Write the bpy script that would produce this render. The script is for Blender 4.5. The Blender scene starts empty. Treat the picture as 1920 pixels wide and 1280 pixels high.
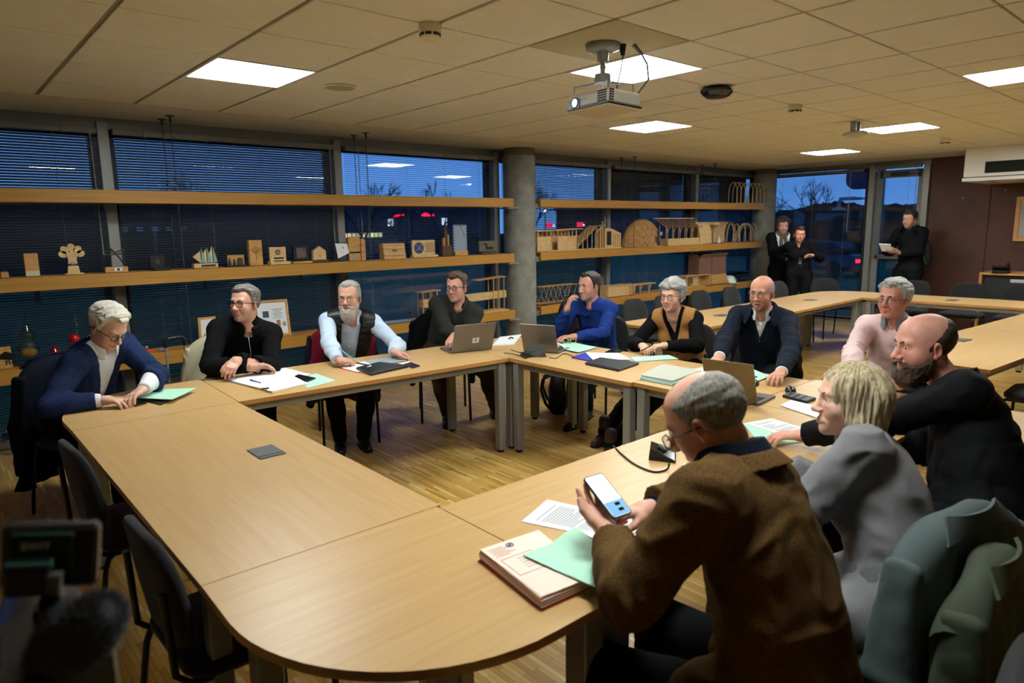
import bpy, bmesh, math, random
import numpy as np
from mathutils import Vector, Matrix

# ------------------------------------------------------------------ camera
S = bpy.context.scene
COL = S.collection
CAM_F, CAM_YAW, CAM_PITCH, CAM_ROLL, CAM_H = 1270.05, 0.718417, -0.167712, -0.015079, 1.70
_f = np.array([math.sin(CAM_YAW)*math.cos(CAM_PITCH), math.cos(CAM_YAW)*math.cos(CAM_PITCH), math.sin(CAM_PITCH)])
_r0 = np.array([math.cos(CAM_YAW), -math.sin(CAM_YAW), 0.0]); _u0 = np.cross(_r0, _f)
_r = _r0*math.cos(CAM_ROLL)+_u0*math.sin(CAM_ROLL); _u = -_r0*math.sin(CAM_ROLL)+_u0*math.cos(CAM_ROLL)
cam = bpy.data.cameras.new('camera'); camo = bpy.data.objects.new('camera', cam); COL.objects.link(camo)
cam.sensor_width = 36.0; cam.lens = CAM_F/1920*36.0; cam.clip_start = 0.05; cam.clip_end = 500
camo.matrix_world = Matrix(((_r[0], _u[0], -_f[0], 0), (_r[1], _u[1], -_f[1], 0), (_r[2], _u[2], -_f[2], CAM_H), (0, 0, 0, 1)))
cam.dof.use_dof = True; cam.dof.focus_distance = 4.3; cam.dof.aperture_fstop = 2.8
S.camera = camo
# ------------------------------------------------------------------ exposure
S.view_settings.view_transform = 'Standard'; S.view_settings.look = 'None'
S.view_settings.exposure = 0.0; S.view_settings.gamma = 1.0
PANEL_POWER = 40.0
# ------------------------------------------------------------------ sky (blue hour)
W = bpy.data.worlds.new('dusk_sky'); S.world = W; W.use_nodes = True
nt = W.node_tree; nt.nodes.clear()
_o = nt.nodes.new('ShaderNodeOutputWorld'); _b = nt.nodes.new('ShaderNodeBackground')
_tc = nt.nodes.new('ShaderNodeTexCoord'); _sx = nt.nodes.new('ShaderNodeSeparateXYZ'); _cr = nt.nodes.new('ShaderNodeValToRGB')
nt.links.new(_tc.outputs['Generated'], _sx.inputs[0]); nt.links.new(_sx.outputs['Z'], _cr.inputs[0])
_cr.color_ramp.elements[0].position = 0.0; _cr.color_ramp.elements[0].color = (0.115, 0.30, 0.72, 1)
_cr.color_ramp.elements[1].position = 0.6; _cr.color_ramp.elements[1].color = (0.012, 0.055, 0.22, 1)
_e = _cr.color_ramp.elements.new(0.12); _e.color = (0.075, 0.225, 0.62, 1)
nt.links.new(_cr.outputs[0], _b.inputs[0]); _b.inputs[1].default_value = 1.35
nt.links.new(_b.outputs[0], _o.inputs[0])

# ------------------------------------------------------------------ helpers
def ray(px, py): return _f+(px-960)/CAM_F*_r+(640-py)/CAM_F*_u
def ZP(px, py, z):
    d = ray(px, py); t = (z-CAM_H)/d[2]; return Vector((d[0]*t, d[1]*t, z))
def YP(px, py, Y):
    d = ray(px, py); t = Y/d[1]; return Vector((d[0]*t, Y, CAM_H+d[2]*t))
def XP(px, py, X):
    d = ray(px, py); t = X/d[0]; return Vector((X, d[1]*t, CAM_H+d[2]*t))
def DP(px, py, t):
    d = ray(px, py)*t; return Vector((d[0], d[1], CAM_H+d[2]))
def lin(c):
    c = c/255.0
    return c/12.92 if c <= 0.04045 else ((c+0.055)/1.055)**2.4
def rgb(r, g, b): return (lin(r), lin(g), lin(b), 1)

MATS = {}
def mat(name, col=(128, 128, 128), rough=0.6, metal=0.0, var=None, bump=None, stretch=None, emit=None, col2=None, coat=0.0, sheen=0.0, spec=None, rot=None):
    """procedural principled material; var=(scale, amount) colour noise, bump=(scale, strength, distance)"""
    if name in MATS: return MATS[name]
    m = bpy.data.materials.new(name); m.use_nodes = True; MATS[name] = m
    n = m.node_tree.nodes; L = m.node_tree.links; p = n['Principled BSDF']
    c = rgb(*col); p.inputs['Base Color'].default_value = c
    p.inputs['Roughness'].default_value = rough; p.inputs['Metallic'].default_value = metal
    if coat: p.inputs['Coat Weight'].default_value = coat
    if sheen: p.inputs['Sheen Weight'].default_value = sheen; p.inputs['Sheen Roughness'].default_value = 0.5
    if spec is not None: p.inputs['Specular IOR Level'].default_value = spec
    if emit: p.inputs['Emission Color'].default_value = rgb(*col) ; p.inputs['Emission Strength'].default_value = emit
    vec = None
    if var or bump:
        tc = n.new('ShaderNodeTexCoord'); mp = n.new('ShaderNodeMapping'); L.new(tc.outputs['Object'], mp.inputs[0])
        if stretch: mp.inputs['Scale'].default_value = stretch
        if rot: mp.inputs['Rotation'].default_value = rot
        vec = mp.outputs[0]
    if var:
        nz = n.new('ShaderNodeTexNoise'); nz.inputs['Scale'].default_value = var[0]; nz.inputs['Detail'].default_value = 6; nz.inputs['Roughness'].default_value = 0.62
        L.new(vec, nz.inputs['Vector'])
        rp = n.new('ShaderNodeValToRGB'); L.new(nz.outputs[0], rp.inputs[0])
        a = var[1]; c2 = rgb(*col2) if col2 else tuple(x*(1-a) for x in c[:3])+(1,)
        rp.color_ramp.elements[0].color = c2; rp.color_ramp.elements[0].position = 0.36
        rp.color_ramp.elements[1].color = c; rp.color_ramp.elements[1].position = 0.64
        L.new(rp.outputs[0], p.inputs['Base Color'])
    if bump:
        nb = n.new('ShaderNodeTexNoise'); nb.inputs['Scale'].default_value = bump[0]; nb.inputs['Detail'].default_value = 4
        L.new(vec, nb.inputs['Vector'])
        bp = n.new('ShaderNodeBump'); bp.inputs['Strength'].default_value = bump[1]; bp.inputs['Distance'].default_value = bump[2] if len(bump) > 2 else 0.002
        L.new(nb.outputs[0], bp.inputs['Height']); L.new(bp.outputs[0], p.inputs['Normal'])
    return m

def vcol_mat(name, rough=0.5, bump=None, sss=0.0, spec=0.4):
    """material whose colour comes from the mesh's own colour attribute"""
    if name in MATS: return MATS[name]
    m = bpy.data.materials.new(name); m.use_nodes = True; MATS[name] = m
    n = m.node_tree.nodes; L = m.node_tree.links; p = n['Principled BSDF']
    a = n.new('ShaderNodeVertexColor'); a.layer_name = 'Col'; L.new(a.outputs[0], p.inputs['Base Color'])
    p.inputs['Roughness'].default_value = rough; p.inputs['Specular IOR Level'].default_value = spec
    if sss:
        p.inputs['Subsurface Weight'].default_value = sss; p.inputs['Subsurface Scale'].default_value = 0.006
        p.inputs['Subsurface Radius'].default_value = (1.0, 0.35, 0.2)
    if bump:
        tc = n.new('ShaderNodeTexCoord'); nb = n.new('ShaderNodeTexNoise'); nb.inputs['Scale'].default_value = bump[0]
        L.new(tc.outputs['Object'], nb.inputs['Vector']); bp = n.new('ShaderNodeBump'); bp.inputs['Strength'].default_value = bump[1]; bp.inputs['Distance'].default_value = 0.001
        L.new(nb.outputs[0], bp.inputs['Height']); L.new(bp.outputs[0], p.inputs['Normal'])
    return m

def set_props(o, label=None, cat=None, group=None, kind=None):
    if label: o['label'] = label
    if cat: o['category'] = cat
    if group: o['group'] = group
    if kind: o['kind'] = kind
    return o
def empty(name, label, cat, loc=(0, 0, 0), rz=0.0, group=None):
    o = bpy.data.objects.new(name, None); COL.objects.link(o); o.location = loc; o.rotation_euler = (0, 0, rz); o.empty_display_size = 0.1
    return set_props(o, label, cat, group)

class MB:
    """collects geometry in python lists, then links it as one mesh object"""
    def __init__(s): s.v = []; s.f = []; s.mi = []; s.sm = []; s.cur = 0
    def add(s, vs, fs, smooth=False, M=None):
        b = len(s.v)
        if M is not None: vs = [tuple(M @ Vector(v)) for v in vs]
        s.v += [tuple(v) for v in vs]; s.f += [tuple(i+b for i in f) for f in fs]
        s.mi += [s.cur]*len(fs); s.sm += [smooth]*len(fs); return s
    def box(s, c, d, rz=0.0, ch=0.0, M=None, R=None):
        """centre, full dims; ch = chamfer"""
        hx, hy, hz = d[0]/2, d[1]/2, d[2]/2
        if ch <= 0:
            vs = [(x, y, z) for z in (-hz, hz) for y in (-hy, hy) for x in (-hx, hx)]
            fs = [(0, 2, 3, 1), (4, 5, 7, 6), (0, 1, 5, 4), (2, 6, 7, 3), (0, 4, 6, 2), (1, 3, 7, 5)]
        else:
            ch = min(ch, hx*.9, hy*.9, hz*.9); vs = []; idx = {}
            for sx in (-1, 1):
                for sy in (-1, 1):
                    for sz in (-1, 1):
                        for k in range(3):
                            p = [sx*(hx-ch), sy*(hy-ch), sz*(hz-ch)]; p[k] = (sx*hx, sy*hy, sz*hz)[k]
                            idx[(sx, sy, sz, k)] = len(vs); vs.append(tuple(p))
            fs = []
            for k in range(3):
                a, b = [i for i in range(3) if i != k]
                for sg in (-1, 1):
                    q = []
                    for (sa, sb) in ((-1, -1), (1, -1), (1, 1), (-1, 1)):
                        t = [0, 0, 0]; t[k] = sg; t[a] = sa; t[b] = sb; q.append(idx[tuple(t)+(k,)])
                    if (sg < 0) != (k == 1): q = q[::-1]
                    fs.append(tuple(q))
            for k in range(3):           # edges along axis k
                a, b = [i for i in range(3) if i != k]
                for sa in (-1, 1):
                    for sb in (-1, 1):
                        def g(sk, w):
                            t = [0, 0, 0]; t[k] = sk; t[a] = sa; t[b] = sb; return idx[tuple(t)+(w,)]
                        fs.append((g(-1, a), g(1, a), g(1, b), g(-1, b)))
            for sx in (-1, 1):
                for sy in (-1, 1):
                    for sz in (-1, 1): fs.append(tuple(idx[(sx, sy, sz, k)] for k in range(3)))
        T = Matrix.Translation(Vector(c)) @ (R.to_4x4() if R is not None else Matrix.Rotation(rz, 4, 'Z'))
        return s.add(vs, fs, False, (M @ T) if M is not None else T)
    def cyl(s, a, b, r0, r1=None, n=12, caps=True, smooth=True):
        a = Vector(a); b = Vector(b); r1 = r0 if r1 is None else r1; d = (b-a)
        if d.length < 1e-7: return s
        d.normalize(); u = d.orthogonal().normalized(); w = d.cross(u); vs = []
        for i in range(n):
            t = 2*math.pi*i/n; e = u*math.cos(t)+w*math.sin(t); vs += [a+e*r0, b+e*r1]
        s.add(vs, [(2*i, 2*((i+1) % n), 2*((i+1) % n)+1, 2*i+1) for i in range(n)], smooth)
        if caps:
            s.add(vs, [tuple(2*i for i in range(n))[::-1], tuple(2*i+1 for i in range(n))])
        return s
    def tube(s, pts, r, n=8, closed=False, caps=True, rr=None):
        pts = [Vector(p) for p in pts]; m = len(pts); vs = []; prev = None
        for i, p in enumerate(pts):
            if closed: d = pts[(i+1) % m]-pts[i-1]
            else: d = pts[min(i+1, m-1)]-pts[max(i-1, 0)]
            d.normalize()
            if prev is None: u = d.orthogonal().normalized()
            else:
                u = prev-d*prev.dot(d)
                u = u.normalized() if u.length > 1e-6 else d.orthogonal().normalized()
            prev = u; w = d.cross(u); ri = rr[i] if rr else r
            for k in range(n):
                t = 2*math.pi*k/n; vs.append(p+(u*math.cos(t)+w*math.sin(t))*ri)
        fs = []
        for i in range(m if closed else m-1):
            j = (i+1) % m
            for k in range(n): fs.append((i*n+k, i*n+(k+1) % n, j*n+(k+1) % n, j*n+k))
        s.add(vs, fs, True)
        if caps and not closed: s.add(vs, [tuple(range(n))[::-1], tuple((m-1)*n+k for k in range(n))])
        return s
    def prism(s, outline, z0, z1, M=None, smooth=False):
        n = len(outline); vs = [(x, y, z0) for x, y in outline]+[(x, y, z1) for x, y in outline]
        s.add(vs, [tuple(range(n))[::-1], tuple(range(n, 2*n))], False, M)
        return s.add(vs, [(i, (i+1) % n, (i+1) % n+n, i+n) for i in range(n)], smooth, M)
    def lathe(s, prof, c=(0, 0, 0), n=24, M=None, smooth=True):
        vs = []; m = len(prof)
        for r, z in prof:
            for k in range(n):
                t = 2*math.pi*k/n; vs.append((c[0]+r*math.cos(t), c[1]+r*math.sin(t), c[2]+z))
        fs = [(i*n+k, i*n+(k+1) % n, (i+1)*n+(k+1) % n, (i+1)*n+k) for i in range(m-1) for k in range(n)]
        s.add(vs, fs, smooth, M)
        caps = []
        if prof[0][0] > 1e-5: caps.append(tuple(range(n))[::-1])
        if prof[-1][0] > 1e-5: caps.append(tuple((m-1)*n+k for k in range(n)))
        return s.add(vs, caps, False, M) if caps else s
    def ball(s, c, r, n=16, m=10):
        rx, ry, rz = (r, r, r) if not hasattr(r, '__len__') else r
        vs = []
        for i in range(m+1):
            ph = math.pi*i/m
            for k in range(n):
                t = 2*math.pi*k/n; vs.append((c[0]+rx*math.sin(ph)*math.cos(t), c[1]+ry*math.sin(ph)*math.sin(t), c[2]-rz*math.cos(ph)))
        return s.add(vs, [(i*n+k, i*n+(k+1) % n, (i+1)*n+(k+1) % n, (i+1)*n+k) for i in range(m) for k in range(n)], True)
    def grid(s, fn, nu, nv, th=0.0, smooth=True):
        """sheet fn(u,v)->xyz, u,v in 0..1, given thickness th along its normal"""
        P = [[Vector(fn(i/nu, j/nv)) for j in range(nv+1)] for i in range(nu+1)]
        q = [(i*(nv+1)+j, (i+1)*(nv+1)+j, (i+1)*(nv+1)+j+1, i*(nv+1)+j+1) for i in range(nu) for j in range(nv)]
        flat = [p for r in P for p in r]
        if th == 0: return s.add(flat, q, smooth)
        nn = []
        for i in range(nu+1):
            for j in range(nv+1):
                a = P[min(i+1, nu)][j]-P[max(i-1, 0)][j]; b = P[i][min(j+1, nv)]-P[i][max(j-1, 0)]
                x = a.cross(b); nn.append(x.normalized() if x.length > 1e-9 else Vector((0, 0, 1)))
        N = len(flat); vs = [p+n*th/2 for p, n in zip(flat, nn)]+[p-n*th/2 for p, n in zip(flat, nn)]
        s.add(vs, q+[tuple(i+N for i in f)[::-1] for f in q], smooth)
        bd = [i*(nv+1) for i in range(nu+1)]+[nu*(nv+1)+j for j in range(1, nv+1)]+[i*(nv+1)+nv for i in range(nu-1, -1, -1)]+[j for j in range(nv-1, 0, -1)]
        return s.add(vs, [(bd[k], bd[(k+1) % len(bd)], bd[(k+1) % len(bd)]+N, bd[k]+N) for k in range(len(bd))], False)
    def mesh(s, name, mats):
        me = bpy.data.meshes.new(name); me.from_pydata(s.v, [], s.f)
        for m in (mats if isinstance(mats, (list, tuple)) else [mats]): me.materials.append(m)
        me.polygons.foreach_set('use_smooth', s.sm); me.polygons.foreach_set('material_index', s.mi); me.update(); return me
    def build(s, name, mats, parent=None, loc=None, rz=None):
        o = bpy.data.objects.new(name, s.mesh(name, mats)); COL.objects.link(o)
        if parent is not None: o.parent = parent
        if loc is not None: o.location = loc
        if rz is not None: o.rotation_euler = (0, 0, rz)
        return o

def copy_tree(o, parent=None):
    c = o.copy(); COL.objects.link(c); c.parent = parent
    for ch in o.children: copy_tree(ch, c)
    return c
def link_mesh(name, me, parent=None, loc=None, rz=None):
    o = bpy.data.objects.new(name, me); COL.objects.link(o)
    if parent is not None: o.parent = parent
    if loc is not None: o.location = loc
    if rz is not None: o.rotation_euler = (0, 0, rz)
    return o
def rot3(a, b, c): return (Matrix.Rotation(c, 3, 'Z') @ Matrix.Rotation(b, 3, 'Y') @ Matrix.Rotation(a, 3, 'X'))
def rrect(w, h, r, n=5, cx=0, cy=0):
    pts = []
    for (sx, sy, a0) in ((1, 1, 0), (-1, 1, 90), (-1, -1, 180), (1, -1, 270)):
        for k in range(n+1):
            a = math.radians(a0+90*k/n); pts.append((cx+sx*(w/2-r)+r*math.cos(a), cy+sy*(h/2-r)+r*math.sin(a)))
    return pts
# ------------------------------------------------------------------ signed-distance bodies -> meshes (surface nets)
_rng = np.random.default_rng(7)
_NT = _rng.random((32, 32, 32)).astype(np.float32)
def vnoise(p):
    """value noise, p (...,3) in lattice units -> 0..1"""
    i = np.floor(p).astype(np.int64); f = (p-i).astype(np.float32); f = f*f*(3-2*f); i &= 31; j = (i+1) & 31
    x0, y0, z0 = i[..., 0], i[..., 1], i[..., 2]; x1, y1, z1 = j[..., 0], j[..., 1], j[..., 2]; fx, fy, fz = f[..., 0], f[..., 1], f[..., 2]
    a = _NT[x0, y0, z0]*(1-fx)+_NT[x1, y0, z0]*fx; b = _NT[x0, y1, z0]*(1-fx)+_NT[x1, y1, z0]*fx
    c = _NT[x0, y0, z1]*(1-fx)+_NT[x1, y0, z1]*fx; d = _NT[x0, y1, z1]*(1-fx)+_NT[x1, y1, z1]*fx
    return (a*(1-fy)+b*fy)*(1-fz)+(c*(1-fy)+d*fy)*fz
def A3(p): return np.array([p[0], p[1], p[2]], dtype=np.float32)
def nrm(v): v = np.array(v, dtype=float); return v/max(np.linalg.norm(v), 1e-9)
class Field:
    def __init__(s, lo, hi, h):
        s.h = h; s.lo = np.array(lo, float)-2*h; s.n = np.maximum(np.ceil((np.array(hi, float)+2*h-s.lo)/h).astype(int)+1, 4)
        s.F = np.full(s.n, 0.3, np.float32)
    def win(s, lo, hi):
        a = np.clip(np.floor((np.array(lo)-s.lo)/s.h).astype(int), 0, s.n); b = np.clip(np.ceil((np.array(hi)-s.lo)/s.h).astype(int)+1, 0, s.n)
        if np.any(b <= a): return None, None
        sl = tuple(slice(x, y) for x, y in zip(a, b))
        g = [(s.lo[i]+s.h*np.arange(a[i], b[i])).astype(np.float32) for i in range(3)]
        return sl, (g[0][:, None, None], g[1][None, :, None], g[2][None, None, :])
    def put(s, d, sl, k, op='+'):
        a = s.F[sl]
        if op == '+':
            hh = np.maximum(k-np.abs(a-d), 0)/k if k > 0 else 0
            s.F[sl] = np.minimum(a, d)-(hh*hh*k*0.25 if k > 0 else 0)
        else:
            d = -d; hh = np.maximum(k-np.abs(a-d), 0)/k if k > 0 else 0
            s.F[sl] = np.maximum(a, d)+(hh*hh*k*0.25 if k > 0 else 0)
    def rc(s, a, b, ra, rb, k=0.02, op='+'):
        a = A3(a); b = A3(b); pad = k+0.03; R = max(ra, rb)+pad
        sl, g = s.win(np.minimum(a, b)-R, np.maximum(a, b)+R)
        if sl is None: return s
        ab = b-a; L = max(float(ab@ab), 1e-9)
        t = np.clip(((g[0]-a[0])*ab[0]+(g[1]-a[1])*ab[1]+(g[2]-a[2])*ab[2])/L, 0, 1)
        d = np.sqrt((g[0]-a[0]-t*ab[0])**2+(g[1]-a[1]-t*ab[1])**2+(g[2]-a[2]-t*ab[2])**2)-(ra+(rb-ra)*t)
        s.put(d, sl, k, op); return s
    def ell(s, c, r, k=0.02, R=None, op='+'):
        """ellipsoid; R 3x3 with columns = axes"""
        c = A3(c); r = np.array([r]*3 if not hasattr(r, '__len__') else r, np.float32); pad = k+0.03
        ext = (r if R is None else np.sqrt(((np.array(R)*r)**2).sum(1)))+pad
        sl, g = s.win(c-ext, c+ext)
        if sl is None: return s
        x, y, z = g[0]-c[0], g[1]-c[1], g[2]-c[2]
        if R is not None:
            R = np.array(R, np.float32); x, y, z = (x*R[0, i]+y*R[1, i]+z*R[2, i] for i in range(3))
        k0 = np.sqrt((x/r[0])**2+(y/r[1])**2+(z/r[2])**2); k1 = np.sqrt((x/r[0]**2)**2+(y/r[1]**2)**2+(z/r[2]**2)**2)
        s.put(k0*(k0-1)/np.maximum(k1, 1e-6), sl, k, op); return s
    def near(s, w=0.05):
        """indices and coordinates of the grid points near the surface"""
        m = np.nonzero(np.abs(s.F) < w)
        return m, (np.stack(m, -1)*s.h+s.lo).astype(np.float32)
    def mesh(s):
        F = s.F; I = F < 0; n = F.shape
        c = np.zeros((n[0]-1, n[1]-1, n[2]-1), np.uint8)
        for dx in (0, 1):
            for dy in (0, 1):
                for dz in (0, 1): c += I[dx:n[0]-1+dx, dy:n[1]-1+dy, dz:n[2]-1+dz]
        act = np.nonzero((c > 0) & (c < 8)); m = len(act[0])
        if m == 0: return np.zeros((0, 3)), np.zeros((0, 4), int)
        idx = np.full(c.shape, -1, np.int64); idx[act] = np.arange(m)
        P = np.zeros((m, 3)); cnt = np.zeros(m)
        cs = [(0, 0, 0), (1, 0, 0), (0, 1, 0), (1, 1, 0), (0, 0, 1), (1, 0, 1), (0, 1, 1), (1, 1, 1)]
        V = [F[act[0]+d[0], act[1]+d[1], act[2]+d[2]] for d in cs]
        for a, b in ((0, 1), (2, 3), (4, 5), (6, 7), (0, 2), (1, 3), (4, 6), (5, 7), (0, 4), (1, 5), (2, 6), (3, 7)):
            w = np.nonzero((V[a] < 0) != (V[b] < 0))[0]; t = V[a][w]/(V[a][w]-V[b][w])
            ca = np.array(cs[a], float); cb = np.array(cs[b], float)
            P[w] += ca+(cb-ca)*t[:, None]; cnt[w] += 1
        P = (P/cnt[:, None]+np.stack(act, -1))*s.h+s.lo
        Q = []
        for ax in range(3):
            o = [i for i in range(3) if i != ax]
            A = [slice(0, n[i]) for i in range(3)]; B = list(A); A[ax] = slice(0, n[ax]-1); B[ax] = slice(1, n[ax])
            for i in o: A[i] = B[i] = slice(1, n[i]-1)
            ia = I[tuple(A)]; ib = I[tuple(B)]; e = np.nonzero(ia != ib)
            base = [e[i]+(0 if i == ax else 1) for i in range(3)]; inside = ia[e]
            def cell(d0, d1):
                p = list(base); p[o[0]] = p[o[0]]+d0; p[o[1]] = p[o[1]]+d1; return idx[p[0], p[1], p[2]]
            q = np.stack([cell(-1, -1), cell(0, -1), cell(0, 0), cell(-1, 0)], 1)
            fl = inside if ax != 1 else ~inside
            q[~fl] = q[~fl][:, ::-1]; Q.append(q)
        return P, np.concatenate(Q)

def np_mesh(name, P, Q, mats, col=None, tri=None):
    me = bpy.data.meshes.new(name); n = len(P); m = len(Q)
    me.vertices.add(n); me.vertices.foreach_set('co', np.asarray(P, np.float32).ravel())
    me.loops.add(m*4); me.loops.foreach_set('vertex_index', np.asarray(Q, np.int32).ravel())
    me.polygons.add(m); me.polygons.foreach_set('loop_start', np.arange(m, dtype=np.int32)*4)
    me.polygons.foreach_set('use_smooth', np.ones(m, bool))
    for mt in (mats if isinstance(mats, (list, tuple)) else [mats]): me.materials.append(mt)
    me.update(calc_edges=True)
    if col is not None:
        a = me.color_attributes.new('Col', 'FLOAT_COLOR', 'POINT'); c4 = np.ones((n, 4), np.float32); c4[:, :3] = col
        a.data.foreach_set('color', c4.ravel())
    return me
def np_obj(name, P, Q, mats, parent=None, col=None):
    o = bpy.data.objects.new(name, np_mesh(name, P, Q, mats, col)); COL.objects.link(o)
    if parent is not None: o.parent = parent
    return o
def L3(c): return np.array([lin(c[0]), lin(c[1]), lin(c[2])], np.float32)
def sstep(a, b, x): t = np.clip((x-a)/(b-a), 0, 1); return t*t*(3-2*t)

# ------------------------------------------------------------------ heads (local frame: x right, y forward, z up, origin inside the head at eye level)
def head_base(F, fat=1.0, female=False):
    j = 0.93 if female else 1.0
    F.ell((0, -.018, .035), (.077, .098, .088), .02)
    F.ell((0, .035, .045), (.062, .05, .058), .03)
    F.ell((0, .028, -.03), (.063*fat, .060, .075), .03)
    F.ell((0, .022, -.075), (.056*fat*j, .058, .045*fat), .03)
def head_mesh(sp, neck_to, neck_r):
    F = Field((-.115, -.15, -.24), (.115, .15, .145), sp.get('hh', .0031)); fat = sp.get('fat', 1.0); fem = sp.get('female', False)
    head_base(F, fat, fem)
    F.ell((0, .066, -.104), (.024*(.85 if fem else 1), .020, .019), .025)
    for sx in (-1, 1):
        F.ell((sx*.036*fat, .056, -.034), (.027, .024, .026), .025)
    F.rc((-.036, .0795, .020), (.036, .0795, .020), .0095 if fem else .0115, .0095 if fem else .0115, .02)
    ns = sp.get('nose', 1.0)*(.9 if fem else 1.0)
    F.rc((0, .086, .012), (0, .108*1.0+.004*(ns-1)*10, -.034), .0075, .0115*ns, .014)
    F.ell((0, .111+.02*(ns-1), -.037), (.0125*ns, .0125*ns, .0115*ns), .008)
    for sx in (-1, 1): F.ell((sx*.0135*ns, .098, -.041), (.0085*ns, .011*ns, .008*ns), .007)
    op = sp.get('eye_open', 1.0)
    for sx in (-1, 1):
        F.ell((sx*.0325, .0945, -.001), (.0195, .013, .0125), .014, op='-')
        F.ell((sx*.0325, .0735, -.001), .0150, .004)
        F.ell((sx*.0325, .0915, -.0012), (.0138, .013, .0049*op), .0022, op='-')
        F.ell((sx*.0325, .078, -.018), (.016, .008, .006), .012)
    mo = sp.get('mouth_open', 0.0); sm = sp.get('smile', 0.0)*.006
    for sx in (-1, 1):
        F.rc((sx*.025, .080, -.0705+sm), (0, .0905, -.0680), .0034, .0046, .008)
        F.rc((sx*.022, .0800, -.0745+sm-mo*.003), (0, .0900, -.0790-mo*.010), .0036, .0056, .008)
        F.rc((sx*.0260, .0860, -.0722+sm), (0, .0965, -.0728-mo*.004), .0014, .0017+mo*.0055, .0022, op='-')
        F.rc((sx*.020, .087, -.045), (sx*.031, .079, -.068), .0016, .0016, .012, op='-')
        # ears
        R = rot3(math.radians(-14), 0, -sx*math.radians(22)); R = np.array(R)
        F.ell((sx*.0805, -.012, -.010), (.0085, .0195, .0325), .006, R)
        F.ell((sx*.0885, -.006, -.006), (.006, .0115, .020), .004, R, op='-')
        F.ell((sx*.080, -.004, -.034), (.007, .009, .010), .006)
    F.rc((0, -.028, -.065), neck_to, neck_r, neck_r*1.06, .03)
    F.rc(neck_to, (neck_to[0], neck_to[1]-.01, neck_to[2]-.03), neck_r*1.06, neck_r*1.25, .02)
    P, Q = F.mesh()
    x, y, z = P[:, 0], P[:, 1], P[:, 2]; ax = np.abs(x)
    sk = L3(sp.get('skin', (214, 166, 143))); C = np.tile(sk, (len(P), 1))
    C *= (0.90+0.2*vnoise(P*55+3))[:, None]
    red = np.exp(-(((ax-.040)/.020)**2+((y-.07)/.03)**2+((z+.035)/.022)**2))*.55+np.exp(-((x/.014)**2+((y-.112)/.018)**2+((z+.036)/.014)**2))*.6+(ax > .078)*(z > -.05)*.5
    red *= sp.get('ruddy', 1.0)
    C *= 1-red[:, None]*np.array([.06, .32, .34])
    fore = sstep(.03, .08, z)*sstep(.02, .06, y)
    C *= 1+fore[:, None]*np.array([.03, .0, -.02])
    lip = np.exp(-(ax/.022)**4)*np.exp(-(((z+.0735-sm*ax/.022)/(.0085+mo*.006))**4))*(y > .075)
    C = C*(1-lip[:, None]*.75)+lip[:, None]*.75*L3(sp.get('lip', (172, 98, 90)))
    if mo > 0:
        inn = np.exp(-(ax/.014)**4)*np.exp(-(((z+.0745)/(.0055*mo+.001))**4))*(y > .072); C = C*(1-inn[:, None])+inn[:, None]*L3((45, 15, 14))
    st = sp.get('stubble', 0.0)
    if st:
        g = sstep(-.045, -.07, z)*sstep(-.02, .02, y)*(1-lip)*sstep(-.16, -.13, z); C = C*(1-(g*st)[:, None])+(g*st)[:, None]*L3(sp.get('stubble_col', (120, 105, 95)))
    bag = np.exp(-(((ax-.0325)/.014)**2+((z+.015)/.005)**2))*(y > .06)*.16; C *= 1-bag[:, None]
    return P, Q, C
def eyeballs(sp):
    """two eyeballs; rings of vertices around the gaze axis carry pupil, iris and white"""
    Ps, Qs, Cs = [], [], []; b = 0; yaw, pit = sp.get('gaze', (0, 0)); n = 16
    ang = [0, 6, 11, 11.5, 18, 25, 26, 40, 60, 90, 120, 150, 180]
    R = np.array(Matrix.Rotation(math.radians(yaw), 3, 'Z') @ Matrix.Rotation(math.radians(pit), 3, 'X'))
    for sx in (-1, 1):
        P, C = [], []
        for a in ang:
            t = math.radians(a)
            for k in range(n):
                f = 2*math.pi*k/n; P.append((math.sin(t)*math.cos(f), math.cos(t), math.sin(t)*math.sin(f)))
                C.append((.004, .004, .004) if a < 11.2 else (tuple(L3(sp.get('iris', (90, 70, 50))))) if a < 25.5 else (.62, .60, .58))
        P = (np.array(P) @ R.T)*.0133+np.array((sx*.0325, .0735, -.001))
        q = [(i*n+k, (i+1)*n+k, (i+1)*n+(k+1) % n, i*n+(k+1) % n) for i in range(len(ang)-1) for k in range(n)]
        Ps.append(P); Qs.append(np.array(q)+b); Cs.append(np.array(C)); b += len(P)
    return np.concatenate(Ps), np.concatenate(Qs), np.concatenate(Cs)

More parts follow.
